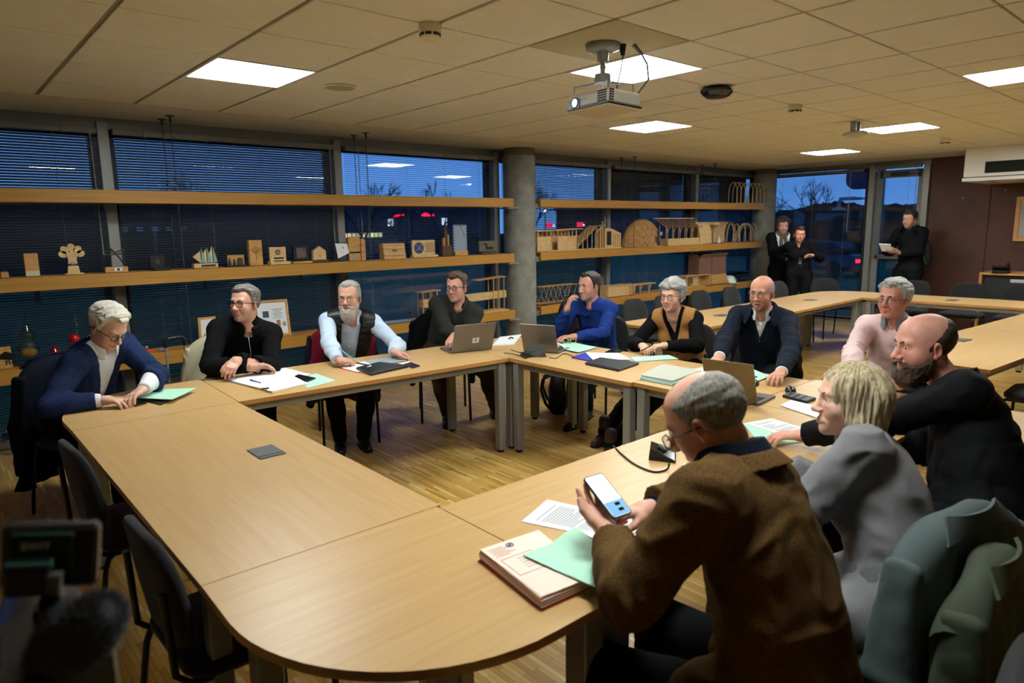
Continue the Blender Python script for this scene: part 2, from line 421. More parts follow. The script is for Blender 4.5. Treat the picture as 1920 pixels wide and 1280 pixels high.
HL_Y = [-.15, -.10, -.06, -.035, -.022, .0, .006, .018, .024, .034, .052, .075, .12]
HL_Z = [-.085, -.085, -.075, -.045, .000, .012, -.020, -.022, .012, .034, .058, .070, .076]
def hair_field(sp, st):
    """hair as a shell of varying thickness over the scalp; st = style dict"""
    h = sp.get('hairh', .0036); F = Field((-.15, -.17, -.24), (.15, .16, .19), h)
    head_base(F, sp.get('fat', 1.0)*.99, sp.get('female', False)); base = F.F.copy()
    idx, p = F.near(.08); x, y, z = p[:, 0], p[:, 1], p[:, 2]; ax = np.abs(x)
    d = F.F[idx]
    zl = np.interp(y, HL_Y, np.array(HL_Z)+st.get('raise', 0))
    zl = zl+np.where(y > .035, st.get('recede', .012)*sstep(.015, .05, ax)*sstep(.03, .06, y), 0)+st.get('front', 0)*sstep(.03, .07, y)
    m = zl-z
    if 'bald' in st: m = np.maximum(m, st['bald'](ax, y, z))
    if 'mask' in st: m = st['mask'](x, y, z, m)
    flow = st.get('flow', (30, 30, 160)); q = p*np.array(flow, np.float32)
    s1 = vnoise(q+11); s2 = vnoise(q*2.3+5); s3 = vnoise(p*22+2)
    T = st['t'](x, y, z) if callable(st['t']) else st['t']
    T = T*(1+.35*(s3-.5))+st.get('rough', .004)*(s1-.5)*2+st.get('rough', .004)*(s2-.5)
    e = sstep(0, st.get('edge', .026), -m+st.get('jag', .008)*(s1-.5))
    F.F[:] = .3; F.F[idx] = d-np.where(e > .02, T*e, -.006)
    return F
def brows(F, sp):
    th = .0042 if not sp.get('female') else .0028
    for sx in (-1, 1):
        F.rc((sx*.012, .0930, .0185), (sx*.031, .0915, .0240), th*1.05, th, .003)
        F.rc((sx*.031, .0915, .0240), (sx*.0490, .0790, .0190), th, th*.5, .003)

def beard_field(sp, b):
    F = Field((-.1, -.04, -.24), (.1, .15, .0), .0036)
    head_base(F, sp.get('fat', 1.0), False); F.ell((0, .066, -.104), (.024, .020, .019), .025)
    for sx in (-1, 1): F.ell((sx*.036, .056, -.034), (.027, .024, .026), .025)
    if b.get('len', 0): F.ell((0, .055, -.112-b['len']*.5), (.046, .032, .03+b['len']*.6), .03)
    idx, p = F.near(.06); x, y, z = p[:, 0], p[:, 1], p[:, 2]; ax = np.abs(x); d = F.F[idx]
    cheek = np.interp(y, [-.02, .02, .05, .07, .10], [-.015, -.035, -.056, -.060, -.052])
    m = z-cheek; m = np.maximum(m, -.012-y)
    mouth = .0065-np.sqrt((x/2.6)**2+(z+.0735)**2)
    m = np.maximum(m, np.where(y > .06, mouth*1.6, -1))
    nosew = (z+.055); m = np.maximum(m, np.where((ax < .02) & (y > .08), nosew*2, -1))
    m = np.maximum(m, -(z+.175+b.get('len', 0)))
    s1 = vnoise(p*np.array((90, 90, 45), np.float32)); s2 = vnoise(p*170+4)
    T = b.get('t', .009)*(1+.3*(s1-.5))+b.get('rough', .0035)*(s2-.5)*2
    e = sstep(0, .014, -m)
    F.F[:] = .3; F.F[idx] = d-np.where(e > .03, T*e, -.006)
    return F

# ------------------------------------------------------------------ hands
def hand_mesh(wrist, d, n, right=True, curl=.35, spread=.12, thumb=.4, scale=1.0, curls=None, arm=None, tc=.3, h=.0031):
    """wrist point, direction to the knuckles d, palm normal n; five fingers with their own curl"""
    d = nrm(d); n = np.array(n, float); n = nrm(n-d*(n@d)); t = np.cross(d, n) if right else np.cross(n, d)   # t = thumb side
    w = np.array(wrist, float); s = scale
    lo = w-.22*s; hi = w+.22*s
    segs = []
    kn = [(.026, .088), (.009, .092), (-.009, .088), (-.025, .079)]; ln = [.070, .078, .073, .057]
    cl = curls or [curl*.85, curl, curl*1.05, curl*1.1]
    for i in range(4):
        k = w+s*(t*kn[i][0]+d*kn[i][1]); segs.append((w+s*(t*kn[i][0]*.75+d*.008), k, .0135*s, .0110*s, .016))
        a = (1.5-i)*spread; dd = nrm(d*math.cos(a)+t*math.sin(a)); nn = n; p = k
        for fr, ca, r0, r1 in ((.44, .75, .0098, .0088), (.31, .95, .0088, .0080), (.25, .7, .0080, .0068)):
            th = cl[i]*ca*1.5; dd, nn = nrm(dd*math.cos(th)+nn*math.sin(th)), nrm(nn*math.cos(th)-dd*math.sin(th))
            e = p+dd*ln[i]*fr*s; segs.append((p, e, r0*s, r1*s, .004)); p = e
    b0 = w+s*(t*.014+d*.018+n*.004); b1 = w+s*(t*(.030+.016*thumb)+d*.050+n*.012)
    b2 = b1+s*.036*nrm(d*.86+t*(.55*thumb)+n*tc*.8); b3 = b2+s*.030*nrm(d*.95+t*(.15*thumb-.1)+n*tc)
    segs += [(b0, b1, .0160*s, .0130*s, .014), (b1, b2, .0125*s, .0108*s, .008), (b2, b3, .0106*s, .0088*s, .004)]
    back = w-d*.05*s if arm is None else np.array(arm)
    segs.append((back, w+d*.02*s, .0265*s, .0240*s, .02))
    lo = np.min([np.minimum(a, b) for a, b, *_ in segs], 0)-.03; hi = np.max([np.maximum(a, b) for a, b, *_ in segs], 0)+.03
    F = Field(lo, hi, h)
    for a, b, ra, rb, k in segs[:1]+segs[1:]: F.rc(a, b, ra, rb, k)
    return F.mesh()
# ------------------------------------------------------------------ people
M_SOLE = mat('shoe_sole', (12, 12, 12), .8)
SKIN = vcol_mat('skin', .46, (260, .12), .12, .35)
def ik(a, b, l1, l2, pole):
    a = np.array(a, float); b = np.array(b, float); v = b-a; L = np.linalg.norm(v); L2 = min(L, (l1+l2)*.995)
    k = L/L2; l1 *= k; l2 *= k; e = v/L; x = (l1*l1-l2*l2+L*L)/(2*L); h = math.sqrt(max(l1*l1-x*x, 0))
    p = np.array(pole, float); p = p-e*(p@e); return a+e*x+nrm(p)*h
def hair_mat(name, c1, c2, rough=.42):
    return mat('hair_'+name, c1, rough, var=(3.0, .5), col2=c2, stretch=(60, 60, 9), bump=(60, .6, .003), spec=.5)
def person(sp):
    yaw = math.radians(sp['yaw']); px, py, pz = sp['pelvis']
    root = empty('person', sp['label'], 'person', (px, py, 0), yaw-math.pi/2)
    ca, sa = math.cos(yaw-math.pi/2), math.sin(yaw-math.pi/2)
    def loc(p): x, y = p[0]-px, p[1]-py; return np.array((x*ca+y*sa, -x*sa+y*ca, p[2]))
    def ldir(p): return np.array((p[0]*ca+p[1]*sa, -p[0]*sa+p[1]*ca, p[2]))
    sc = sp.get('s', 1.0); fem = sp.get('female', False); g = sp.get('girth', 1.0); sw = sp.get('sw', .150 if fem else .172)
    # ---- head frame
    hy, hp, hr = [math.radians(a) for a in sp['head']]
    Rh = np.array(Matrix.Rotation(hy-yaw, 3, 'Z') @ Matrix.Rotation(hp, 3, 'X') @ Matrix.Rotation(hr, 3, 'Y'))
    hs = sp.get('hs', 1.0); eye = loc(sp['eye']); hc = eye-Rh @ np.array((0, .088, 0))*hs
    skull = hc+Rh @ np.array((0, -.03, -.07))*hs
    pel = np.array((0, 0, pz)); 
    lean = nrm(skull-pel); nb = skull+np.array((0, -.016, -.050))*sc-lean*.018+ldir(sp.get('nb', (0, 0, 0)))
    u = nrm(nb-pel); f = nrm(np.array((0, 1, 0))-u*u[1]); r = np.cross(f, u); TF = np.stack([r, f, u], 1)
    Ls = np.linalg.norm(nb-pel); shift = ldir(sp.get('bulge', (0, 0, 0)))
    def sp_pt(t): return pel+(nb-pel)*t+(-f*.03+shift)*math.sin(math.pi*t)
    def trib(*tt): return [sp_pt(t) for t in tt]
    shl = {}
    for k, sx in (('R', 1), ('L', -1)):
        shl[k] = nb-u*(.062*sc+sp.get('drop', {}).get(k, 0))+r*sx*sw*sc+f*(.012+sp.get('shf', {}).get(k, 0))
    la, lf = .285*sc, .255*sc; arms = {}
    for k, sx in (('R', 1), ('L', -1)):
        a = sp['arms'][k]; w = loc(a['w']); pole = ldir(a['pole']) if 'pole' in a else (r*sx*.7-f*.5-u*.8)
        arms[k] = (shl[k], ik(shl[k], w, la, lf, pole), w, a)
    # ---- legs
    lt, lsn = .42*sc, .42*sc; legs = {}
    for k, sx in (('R', 1), ('L', -1)):
        hip = pel+np.array((sx*.095*sc, .02, -.015)); an = loc(sp['feet'][k]) if 'feet' in sp and k in sp['feet'] else (np.array((sx*.14, .43, .085)) if not sp.get('stand') else np.array((sx*.11, .0, .085)))
        kn = ik(hip, an, lt, lsn, ldir(sp['knee'][k]) if 'knee' in sp else (np.array((sx*.15, 1, .9)) if not sp.get('stand') else np.array((0, 1, 0))))
        legs[k] = (hip, kn, an)
    # ---- torso pieces (shared by body and garments)
    bust = .028 if fem else 0
    def torso(F, o, k=.05, low=0.0, arms_on=True):
        if low <= 0: F.ell(sp_pt(.03), (.160*g+o, .118*g+o, .115+o), k, TF)
        F.ell(sp_pt(.33), (.145*g+o, (.108*g if not fem else .10*g)+o, .15*Ls/.5+o), k, TF)
        F.ell(sp_pt(.62), (.158*(.6+.4*g)+o, .112*(.7+.3*g)+o, .15*Ls/.5+o), k, TF)
        F.ell(sp_pt(.84), (.140*sw/.172+o, .085+o, .085*Ls/.5+o), k, TF)
        if bust:
            for sx in (-1, 1): F.ell(sp_pt(.60)+r*sx*.072+f*.085, .062+o, .04)
        for sx, kk in ((1, 'R'), (-1, 'L')):
            F.rc(sp_pt(.90)+r*sx*.05, shl[kk]+u*.004, .055+o*.8, .050+o, k)
            F.rc(sp_pt(1.0)+r*sx*.022, shl[kk]*.75+sp_pt(.95)*.25+u*.006, .040+o*.5, .044+o*.9, .04)
    def armset(F, o, k=.03, kk='RL', end=0.0, fat=1.0):
        for key in kk:
            S0, E0, W0, a = arms[key]
            F.rc(S0, E0, .050*fat+o, .041*fat+o, k); e2 = W0+(E0-W0)*end/np.linalg.norm(E0-W0) if end else W0
            F.rc(E0, E0+(e2-E0)*.45, .042*fat+o, .041*fat+o, .025); F.rc(E0+(e2-E0)*.4, e2, .041*fat+o, .029*fat+o, .02)
    def legset(F, o, k=.04):
        for hip, kn, an in legs.values():
            F.rc(hip, kn, .083*g**.5+o, .058+o, k); F.rc(kn, kn+(an-kn)*.45, .057+o, .052+o, .03); F.rc(kn+(an-kn)*.4, an, .052+o, .040+o, .03)
    allp = np.array([sp_pt(0), nb]+[p for a in arms.values() for p in a[:3]]+[p for l in legs.values() for p in l])
    blo, bhi = allp.min(0)-.22, allp.max(0)+.22
    # ---- body: one mesh, head + hands + the body below the clothes
    nk = np.linalg.inv(Rh) @ (nb+f*.012-hc)/hs
    P, Q, C = head_mesh(sp, nk, sp.get('neck', .048 if fem else .056)); parts = [(P, Q, C)]; parts.append(eyeballs(sp))
    def h2l(P): return (P*hs) @ Rh.T+hc
    vs, qs, cs = [], [], []; base = 0
    for P, Q, C in parts:
        P = h2l(P); vs.append(P); qs.append(Q+base); cs.append(C); base += len(P)
    F = Field(blo, bhi, .016); torso(F, -.006); armset(F, -.006, end=.01); legset(F, -.008)
    F.rc(nb-u*.05, nb+(skull-nb)*.4, .06, .05, .04)
    P, Q = F.mesh(); vs.append(P); qs.append(Q+base); cs.append(np.tile(L3(sp.get('skin', (214, 166, 143))), (len(P), 1))); base += len(P)
    hsk = L3(sp.get('hand_skin', sp.get('skin', (214, 166, 143))))
    for key in 'RL':
        S0, E0, W0, a = arms[key]
        if a.get('hide'): continue
        d = ldir(a['d']) if 'd' in a else nrm(W0-E0); n = ldir(a.get('n', (0, 0, -1)))
        P, Q = hand_mesh(W0, d, n, key == 'R', a.get('curl', .35), a.get('spread', .1), a.get('thumb', .5), (.93 if fem else 1.03)*sc*a.get('hsc', 1), a.get('curls'), W0+(E0-W0)*.2, a.get('tc', .3), sp.get('handh', .0036))
        vs.append(P); qs.append(Q+base); cc = np.tile(hsk, (len(P), 1))*(.9+.2*vnoise(P*60))[:, None]; cs.append(cc); base += len(P)
    body = np_obj('body', np.concatenate(vs), np.concatenate(qs), SKIN, root, np.concatenate(cs))
    # ---- hair, beard, brows
    if 'hair' in sp:
        st = sp['hair']
        Fh = st['field'](sp) if 'field' in st else hair_field(sp, st)
        P, Q = Fh.mesh(); np_obj('hair', h2l(P), Q, st['mat'], root)
    bm_ = sp.get('brow_mat', sp['hair']['mat'] if 'hair' in sp else None)
    if bm_ is not None:
        Fb = Field((-.06, .06, .0), (.06, .12, .045), .0025); brows(Fb, sp); P, Q = Fb.mesh(); np_obj('eyebrows', h2l(P), Q, bm_, root)
    if 'beard' in sp:
        P, Q = beard_field(sp, sp['beard']).mesh(); np_obj('beard', h2l(P), Q, sp['beard']['mat'], root)
    # ---- glasses
    if 'glasses' in sp:
        gl = sp['glasses']; rr = gl.get('r', .0016); mb = MB(); w, hgt = gl.get('w', .046), gl.get('h', .036); rad = gl.get('rad', .012); dz = gl.get('dz', -.004); sy = gl.get('dy', .104)
        def H(p): return Vector(h2l(np.array([p]))[0])
        for sx in (-1, 1):
            ol = rrect(w, hgt, rad, 5); loop = [H((sx*.034+x, sy-.10*abs(sx*.034+x)**1.6*2.2, dz+z)) for x, z in ol]
            if gl.get('rim', True): mb.tube(loop, rr*hs, 6, True)
            mb.tube([H((sx*(.034+w/2), sy-.014, dz+hgt*.22)), H((sx*.071, .075, dz+.010)), H((sx*.0815, .03, dz+.010)), H((sx*.086, -.010, dz+.010)), H((sx*.084, -.032, dz-.012))], rr*1.1*hs, 6)
        mb.tube([H((-.034+w/2, sy-.001, dz+hgt*.12)), H((0, sy+.004, dz+hgt*.2)), H((.034-w/2, sy-.001, dz+hgt*.12))], rr*hs, 6)
        go = mb.build('glasses', gl['mat'], root)
        for sx in (-1, 1):
            lm = MB(); ol = rrect(w, hgt, rad, 4); pts = [H((sx*.034+x, sy-.10*abs(sx*.034+x)**1.6*2.2, dz+z)) for x, z in ol]; nv = Vector(Rh @ np.array((0, .0006, 0)))
            k = len(pts); lm.add([p+nv for p in pts]+[p-nv for p in pts], [tuple(range(k)), tuple(range(k, 2*k))[::-1]]+[(i, (i+1) % k, (i+1) % k+k, i+k) for i in range(k)])
            lm.build('lens', LENS, go)
    # ---- garments
    def tcoord(p): q = (p-pel) @ TF; return q[:, 0], q[:, 1], q[:, 2]/Ls
    for G in sp['wear']:
        kind = G['kind']; o = G.get('o', .012); hh = G.get('h', sp.get('gh', .0095)); seed = G.get('seed', 0)
        if kind in ('top', 'vest'):
            F = Field(blo, bhi, hh); torso(F, o, low=G.get('low', 0))
            if kind == 'top': armset(F, o*.8, kk=G.get('sleeves', 'RL'), end=G.get('cuff', .005), fat=G.get('sleeve_fat', 1.05))
            if G.get('neck'): F.rc(nb-u*.03, nb+(skull-nb)*G['neck']+u*.0, .062+o, .060+o*.4, .03)
            if G.get('skirt'):
                for hip, kn, an in legs.values(): F.rc(hip, hip+(kn-hip)*G['skirt'], .09*g**.5+o, .085+o, .05)
            idx, p = F.near(.07); d = F.F[idx]; tx, ty, tu = tcoord(p)
            am = G.get('fold', .006)
            if am:
                q = p*np.array((11, 11, 7), np.float32)+seed*3.1; wv = vnoise(q); w2 = vnoise(p*26+seed)
                rid = 1-np.abs(2*vnoise(p*np.array((9, 9, 15), np.float32)+wv[:, None]*1.6+seed*1.7)-1)
                d = d-am*((wv-.5)*1.6+(rid-.6)*1.5+(w2-.5)*.5)
                # creases at the elbows
                for key in 'RL':
                    S0, E0, W0, a = arms[key]; de = np.linalg.norm(p-E0.astype(np.float32), axis=1); ax_ = nrm(W0-S0); tt = (p-E0) @ ax_
                    d = d-am*.9*np.exp(-(de/.10)**2)*np.sin(tt*150+vnoise(p*14)*4)
            if 'rib' in G: d = d-G['rib']*np.sin(tx*2*math.pi/.02)
            for band in G.get('quilt', []): d = d-.007*(np.abs(np.sin(tu*math.pi/band))-.55)
            if 'v' in G:
                u0, u1, wm = G['v']; wv = np.clip((tu-u0)/(u1-u0), 0, 1.6)*wm+G.get('gap', 0.0); e = np.abs(tx-G.get('vx', 0))-wv
                lp = G.get('lapel', 0)
                if lp: d = d-lp*sstep(0, .008, e)*sstep(.065, .050, e)*sstep(u0-.02, u0+.05, tu)*(ty > 0)
                cut = np.where((ty > -.02) & (tu > (u0 if not G.get('open') else -1)), -e*.8, -1); d = np.maximum(d, np.where(tu > (u0 if not G.get('open') else -1), cut, -1))
            if 'hem' in G: d = np.maximum(d, (G['hem']-tu)*Ls*np.where(np.abs(tx) < .22, 1, -1))
            if kind == 'vest':
                for key, sx in (('R', 1), ('L', -1)):
                    S0 = shl[key]; lim = tx*sx-(sw*sc*1.06); d = np.maximum(d, lim)
            F.F[idx] = d
            if kind == 'top':
                for key in G.get('sleeves', 'RL'):
                    S0, E0, W0, a = arms[key]; dirn = nrm(W0-E0); c0 = W0-dirn*G.get('cuff', .005)
                    sl, gg = F.win(c0-.09, c0+.09)
                    if sl is not None:
                        pl = (gg[0]-c0[0])*dirn[0]+(gg[1]-c0[1])*dirn[1]+(gg[2]-c0[2])*dirn[2]; rd = np.sqrt((gg[0]-c0[0])**2+(gg[1]-c0[1])**2+(gg[2]-c0[2])**2)
                        F.F[sl] = np.where(rd < .085, np.maximum(F.F[sl], pl), F.F[sl])
        elif kind == 'trousers':
            F = Field(blo-np.array((0, 0, .05)), bhi, hh*1.15); F.ell(sp_pt(.03), (.165*g+o, .122*g+o, .12+o), .05, TF); F.ell(sp_pt(.2), (.15*g, .115*g, .10), .05, TF); legset(F, o)
            idx, p = F.near(.05); rid = 1-np.abs(2*vnoise(p*np.array((13, 13, 13), np.float32)+seed)-1); F.F[idx] -= .008*(rid-.55)
        elif kind == 'shoes':
            for key in 'RL':
                hip, kn, an = legs[key]; fd = np.array((0.12 if key == 'R' else -.12, 1, 0)); fd = nrm(fd)
                b = np.array((an[0], an[1], max(an[2]-.055, .035))); F = Field((b[0]-.25, b[1]-.25, -.02), (b[0]+.25, b[1]+.25, .26), .0075); F.rc(b-fd*.04, b+fd*.06, .038, .040, .02); F.rc(b+fd*.06, b+fd*.15-np.array((0, 0, .008)), .040, .030, .02); F.rc(b, an+np.array((0, 0, G.get('hi', .02))), .042, .046, .03)
                sl, gg = F.win((-9, -9, -9), (9, 9, 9)); F.F = np.maximum(F.F, (.003-gg[2])+0*F.F); P, Q = F.mesh(); so = np_obj('shoe', P, Q, G['mat'], root)
                m = MB(); m.prism([tuple((b+fd*y_+np.cross(fd, (0, 0, 1))*x_)[:2]) for x_, y_ in ((-.038, -.07), (.038, -.07), (.044, .06), (.03, .165), (0, .182), (-.03, .165), (-.044, .06))], .001, .014); m.build('sole', M_SOLE, so)
            continue
        elif kind == 'collar':     # folded collar around the neck, open at the front
            R0 = G.get('r', .064); H0 = G.get('hh', .045); fl = G.get('flare', .35); op = math.radians(G.get('open_deg', 24)); th = G.get('th', .0045)
            uu = nrm((skull-nb)+u*.12); c0 = nb-uu*G.get('down', .018)+f*G.get('fy', .012); ff = nrm(f-uu*(f@uu)); rx = np.cross(ff, uu)
            F = Field(c0-.16, c0+.16, .0042); sl, gg = F.win((-9, -9, -9), (9, 9, 9))
            x = (gg[0]-c0[0])*rx[0]+(gg[1]-c0[1])*rx[1]+(gg[2]-c0[2])*rx[2]; y = (gg[0]-c0[0])*ff[0]+(gg[1]-c0[1])*ff[1]+(gg[2]-c0[2])*ff[2]; z = (gg[0]-c0[0])*uu[0]+(gg[1]-c0[1])*uu[1]+(gg[2]-c0[2])*uu[2]
            ang = np.abs(np.arctan2(x, y)); rad = np.sqrt(x*x+(y*G.get('ey', .92))**2)
            front = sstep(1.5, .3, ang); top = H0*(1-.35*front)
            z0 = -.012-G.get('point', .03)*sstep(op+.75, op+.1, ang)
            d1 = np.abs(rad-(R0+fl*np.clip(z, -.01, 1)*.25))-th
            d1 = np.maximum(d1, np.maximum(z-top, -.03-z))
            d2 = np.abs(rad-(R0+.012+fl*np.clip(top-z, 0, 1)*1.1))-th; d2 = np.maximum(d2, np.maximum(z-top, z0-z)) if G.get('fold_over', True) else d1
            d = np.minimum(d1, d2); d = np.maximum(d, (op+G.get('vopen', 1.0)*np.clip(z, 0, 1)*4-ang)*.06); F.F[sl] = d
        elif kind == 'scarf':
            F = Field(nb-.25, nb+.25, .007); 
            for i in range(24):
                a0 = 2*math.pi*i/24; a1 = 2*math.pi*(i+1)/24
                pa = nb+u*.02+r*.075*math.sin(a0)+f*(.075*math.cos(a0)+.015)-u*.03*math.cos(a0); pb = nb+u*.02+r*.075*math.sin(a1)+f*(.075*math.cos(a1)+.015)-u*.03*math.cos(a1); F.rc(pa, pb, .03, .03, .01)
            for sx in (-1, 1): F.rc(nb+f*.09+r*sx*.03-u*.02, nb+f*.135+r*sx*.055-u*.34, .026, .035, .02)
            idx, p = F.near(.05); F.F[idx] -= .008*(np.abs(2*vnoise(p*30)-1)-.4)
        elif kind == 'custom':
            F = G['fn'](dict(nb=nb, u=u, f=f, r=r, pel=pel, arms=arms, shl=shl, sp_pt=sp_pt, skull=skull, TF=TF, Ls=Ls))
            if F is None: continue
        P, Q = F.mesh(); go = np_obj(G['name'], P, Q, G['mat'], root)
        for fn in G.get('sub', []): fn(go, dict(nb=nb, u=u, f=f, r=r, pel=pel, arms=arms, shl=shl, sp_pt=sp_pt, TF=TF, Ls=Ls, F=F))
    return root
def on_surface(F, p, d, off=0.0):
    """march from p along -d until the field is met: puts buttons and zips on cloth"""
    p = np.array(p, float); d = nrm(d)
    for i in range(120):
        q = np.clip(((p-F.lo)/F.h).astype(int), 0, np.array(F.F.shape)-1)
        if F.F[tuple(q)] < F.h*.5: break
        p = p-d*.003
    return p+d*(.003+off)
def strip_on(name, mt, u0, u1, x0=0.0, x1=None, w=.006, n=14, th=.003, rad=None, dots=False):
    """a zip, placket or row of buttons down the front of a garment"""
    def fn(go, J):
        mb = MB(); pts = []
        for i in range(n):
            t = i/(n-1); uu = u0+(u1-u0)*t; xx = x0+((x1 if x1 is not None else x0)-x0)*t
            p = J['pel']+J['u']*uu*J['Ls']+J['r']*xx+J['f']*.34; pts.append(on_surface(J['F'], p, J['f'], th*.3))
        if dots:
            for p in pts:
                mb.cyl(Vector(p), Vector(p+J['f']*th), w, w*.85, 10)
        else: mb.tube([Vector(p) for p in pts], w, 6)
        mb.build(name, mt, go)
    return fn
def schlick(n, L, f0):
    """surface reflectance of a thin pane, the same from both sides"""
    lw = n.new('ShaderNodeLayerWeight'); lw.inputs[0].default_value = .5; pw = n.new('ShaderNodeMath'); pw.operation = 'POWER'; pw.inputs[1].default_value = 5.0; L.new(lw.outputs['Facing'], pw.inputs[0])
    ma = n.new('ShaderNodeMath'); ma.operation = 'MULTIPLY_ADD'; ma.inputs[1].default_value = 1-f0; ma.inputs[2].default_value = f0; L.new(pw.outputs[0], ma.inputs[0]); return ma.outputs[0]
LENS = bpy.data.materials.new('spectacle_lens'); LENS.use_nodes = True
def _lens():
    n = LENS.node_tree.nodes; L = LENS.node_tree.links; n.clear(); o = n.new('ShaderNodeOutputMaterial'); mx = n.new('ShaderNodeMixShader'); t = n.new('ShaderNodeBsdfTransparent'); g = n.new('ShaderNodeBsdfGlossy')
    g.inputs['Roughness'].default_value = .03; t.inputs[0].default_value = (.95, .95, .96, 1)
    L.new(schlick(n, L, .018), mx.inputs[0]); L.new(t.outputs[0], mx.inputs[1]); L.new(g.outputs[0], mx.inputs[2]); L.new(mx.outputs[0], o.inputs[0])
_lens()
# ------------------------------------------------------------------ materials of the place
def wood(name, c1, c2, sc=(2, 22, 22), rough=.42, coat=0.0, scale=1.6):
    return mat(name, c1, rough, var=(scale, .2), col2=c2, stretch=sc, bump=(scale*4, .08, .001), coat=coat)
M_TABLE = wood('beech_top', (205, 168, 114), (196, 157, 102), (26, 1.4, 26), .36)
M_TABLEX = wood('beech_top_x', (205, 168, 114), (196, 157, 102), (1.4, 26, 26), .36)
M_EDGE = wood('beech_edge', (200, 148, 88), (180, 128, 72), (3, 3, 40), .45)
M_GREY = mat('grey_steel', (150, 152, 150), .42, .35)
M_DARKSTEEL = mat('dark_steel', (70, 74, 72), .5, .3)
M_SHELF = wood('shelf_wood', (192, 140, 58), (174, 122, 46), (1.0, 30, 30), .5)
M_BLACKFAB = mat('black_fabric', (25, 26, 28), .95, bump=(420, .5, .002), sheen=.1)
M_BLACKMET = mat('black_tube', (16, 16, 17), .38, .2)
M_PLASTIC = mat('black_plastic', (18, 18, 20), .4)
M_RUBBER = mat('rubber', (12, 12, 12), .8)
M_WHITE = mat('white_paper', (236, 238, 240), .75)
M_GREENP = mat('green_card', (176, 226, 200), .75)
M_CEIL = mat('ceiling_tile', (230, 229, 222), .95, var=(9, .05), bump=(500, .25, .001))
M_GRID = mat('ceiling_grid', (146, 138, 118), .7)
M_PLASTER = mat('plaster', (210, 208, 200), .9, var=(2, .05))
M_CONC = mat('concrete', (150, 148, 138), .85, var=(5, .2), col2=(122, 121, 112), bump=(40, .25, .004))
M_ALU = mat('grey_aluminium', (148, 148, 142), .45, .3)
M_FRAME = mat('window_frame_dark', (38, 44, 52), .4, .2)
M_BROWN = mat('rust_brown_board', (86, 48, 32), .6, var=(2.2, .3), col2=(70, 40, 28), bump=(60, .1, .002))
M_LAMP = mat('white_lacquer', (228, 228, 224), .35)

# floor: narrow oak strips, laid along Y
def floor_mat():
    m = bpy.data.materials.new('oak_strip_parquet'); m.use_nodes = True; n = m.node_tree.nodes; L = m.node_tree.links; p = n['Principled BSDF']
    tc = n.new('ShaderNodeTexCoord'); mp = n.new('ShaderNodeMapping'); L.new(tc.outputs['Object'], mp.inputs[0]); mp.inputs['Rotation'].default_value = (0, 0, math.pi/2)
    br = n.new('ShaderNodeTexBrick'); L.new(mp.outputs[0], br.inputs['Vector'])
    br.inputs['Scale'].default_value = 1.0; br.inputs['Brick Width'].default_value = .25; br.inputs['Row Height'].default_value = .023; br.inputs['Mortar Size'].default_value = .0007; br.inputs['Mortar Smooth'].default_value = .2; br.offset = .37; br.offset_frequency = 3; br.squash = 1.0
    br.inputs['Color1'].default_value = (0, 0, 0, 1); br.inputs['Color2'].default_value = (1, 1, 1, 1); br.inputs['Mortar'].default_value = (.25, .25, .25, 1)
    rp = n.new('ShaderNodeValToRGB'); L.new(br.outputs['Color'], rp.inputs[0])
    rp.color_ramp.elements[0].color = rgb(182, 136, 62); rp.color_ramp.elements[1].color = rgb(234, 202, 132)
    e = rp.color_ramp.elements.new(.35); e.color = rgb(206, 162, 80); e = rp.color_ramp.elements.new(.8); e.color = rgb(218, 176, 96)
    nz = n.new('ShaderNodeTexNoise'); mp2 = n.new('ShaderNodeMapping'); L.new(tc.outputs['Object'], mp2.inputs[0]); mp2.inputs['Scale'].default_value = (40, 3, 1); L.new(mp2.outputs[0], nz.inputs['Vector']); nz.inputs['Scale'].default_value = 2
    mx = n.new('ShaderNodeMix'); mx.data_type = 'RGBA'; mx.blend_type = 'MULTIPLY'; mx.inputs[0].default_value = .35; L.new(rp.outputs[0], mx.inputs[6]); L.new(nz.outputs[0], mx.inputs[7]); 
    mx2 = n.new('ShaderNodeMix'); mx2.data_type = 'RGBA'; L.new(br.outputs['Fac'], mx2.inputs[0]); L.new(mx.outputs[2], mx2.inputs[6]); mx2.inputs[7].default_value = rgb(96, 66, 34)
    L.new(mx2.outputs[2], p.inputs['Base Color']); p.inputs['Roughness'].default_value = .34
    bp = n.new('ShaderNodeBump'); bp.invert = True; bp.inputs['Strength'].default_value = .3; bp.inputs['Distance'].default_value = .001; L.new(br.outputs['Fac'], bp.inputs['Height']); L.new(bp.outputs[0], p.inputs['Normal'])
    return m
def glass_mat(name, tint=(.86, .92, .96), ior=1.5):
    m = bpy.data.materials.new(name); m.use_nodes = True; n = m.node_tree.nodes; L = m.node_tree.links; n.clear()
    o = n.new('ShaderNodeOutputMaterial'); mx = n.new('ShaderNodeMixShader'); t = n.new('ShaderNodeBsdfTransparent'); g = n.new('ShaderNodeBsdfGlossy')
    g.inputs['Roughness'].default_value = .0; t.inputs[0].default_value = tint+(1,)
    L.new(schlick(n, L, ((ior-1)/(ior+1))**2), mx.inputs[0]); L.new(t.outputs[0], mx.inputs[1]); L.new(g.outputs[0], mx.inputs[2]); L.new(mx.outputs[0], o.inputs[0]); return m
M_GLASS = glass_mat('window_glass', (.88, .93, .96), 1.62)
ROOM_X0, ROOM_X1, ROOM_Y0, ROOM_Y1, CEIL = -4.0, 11.85, -4.0, 6.60, 2.635
def struct(o): o['kind'] = 'structure'; return o
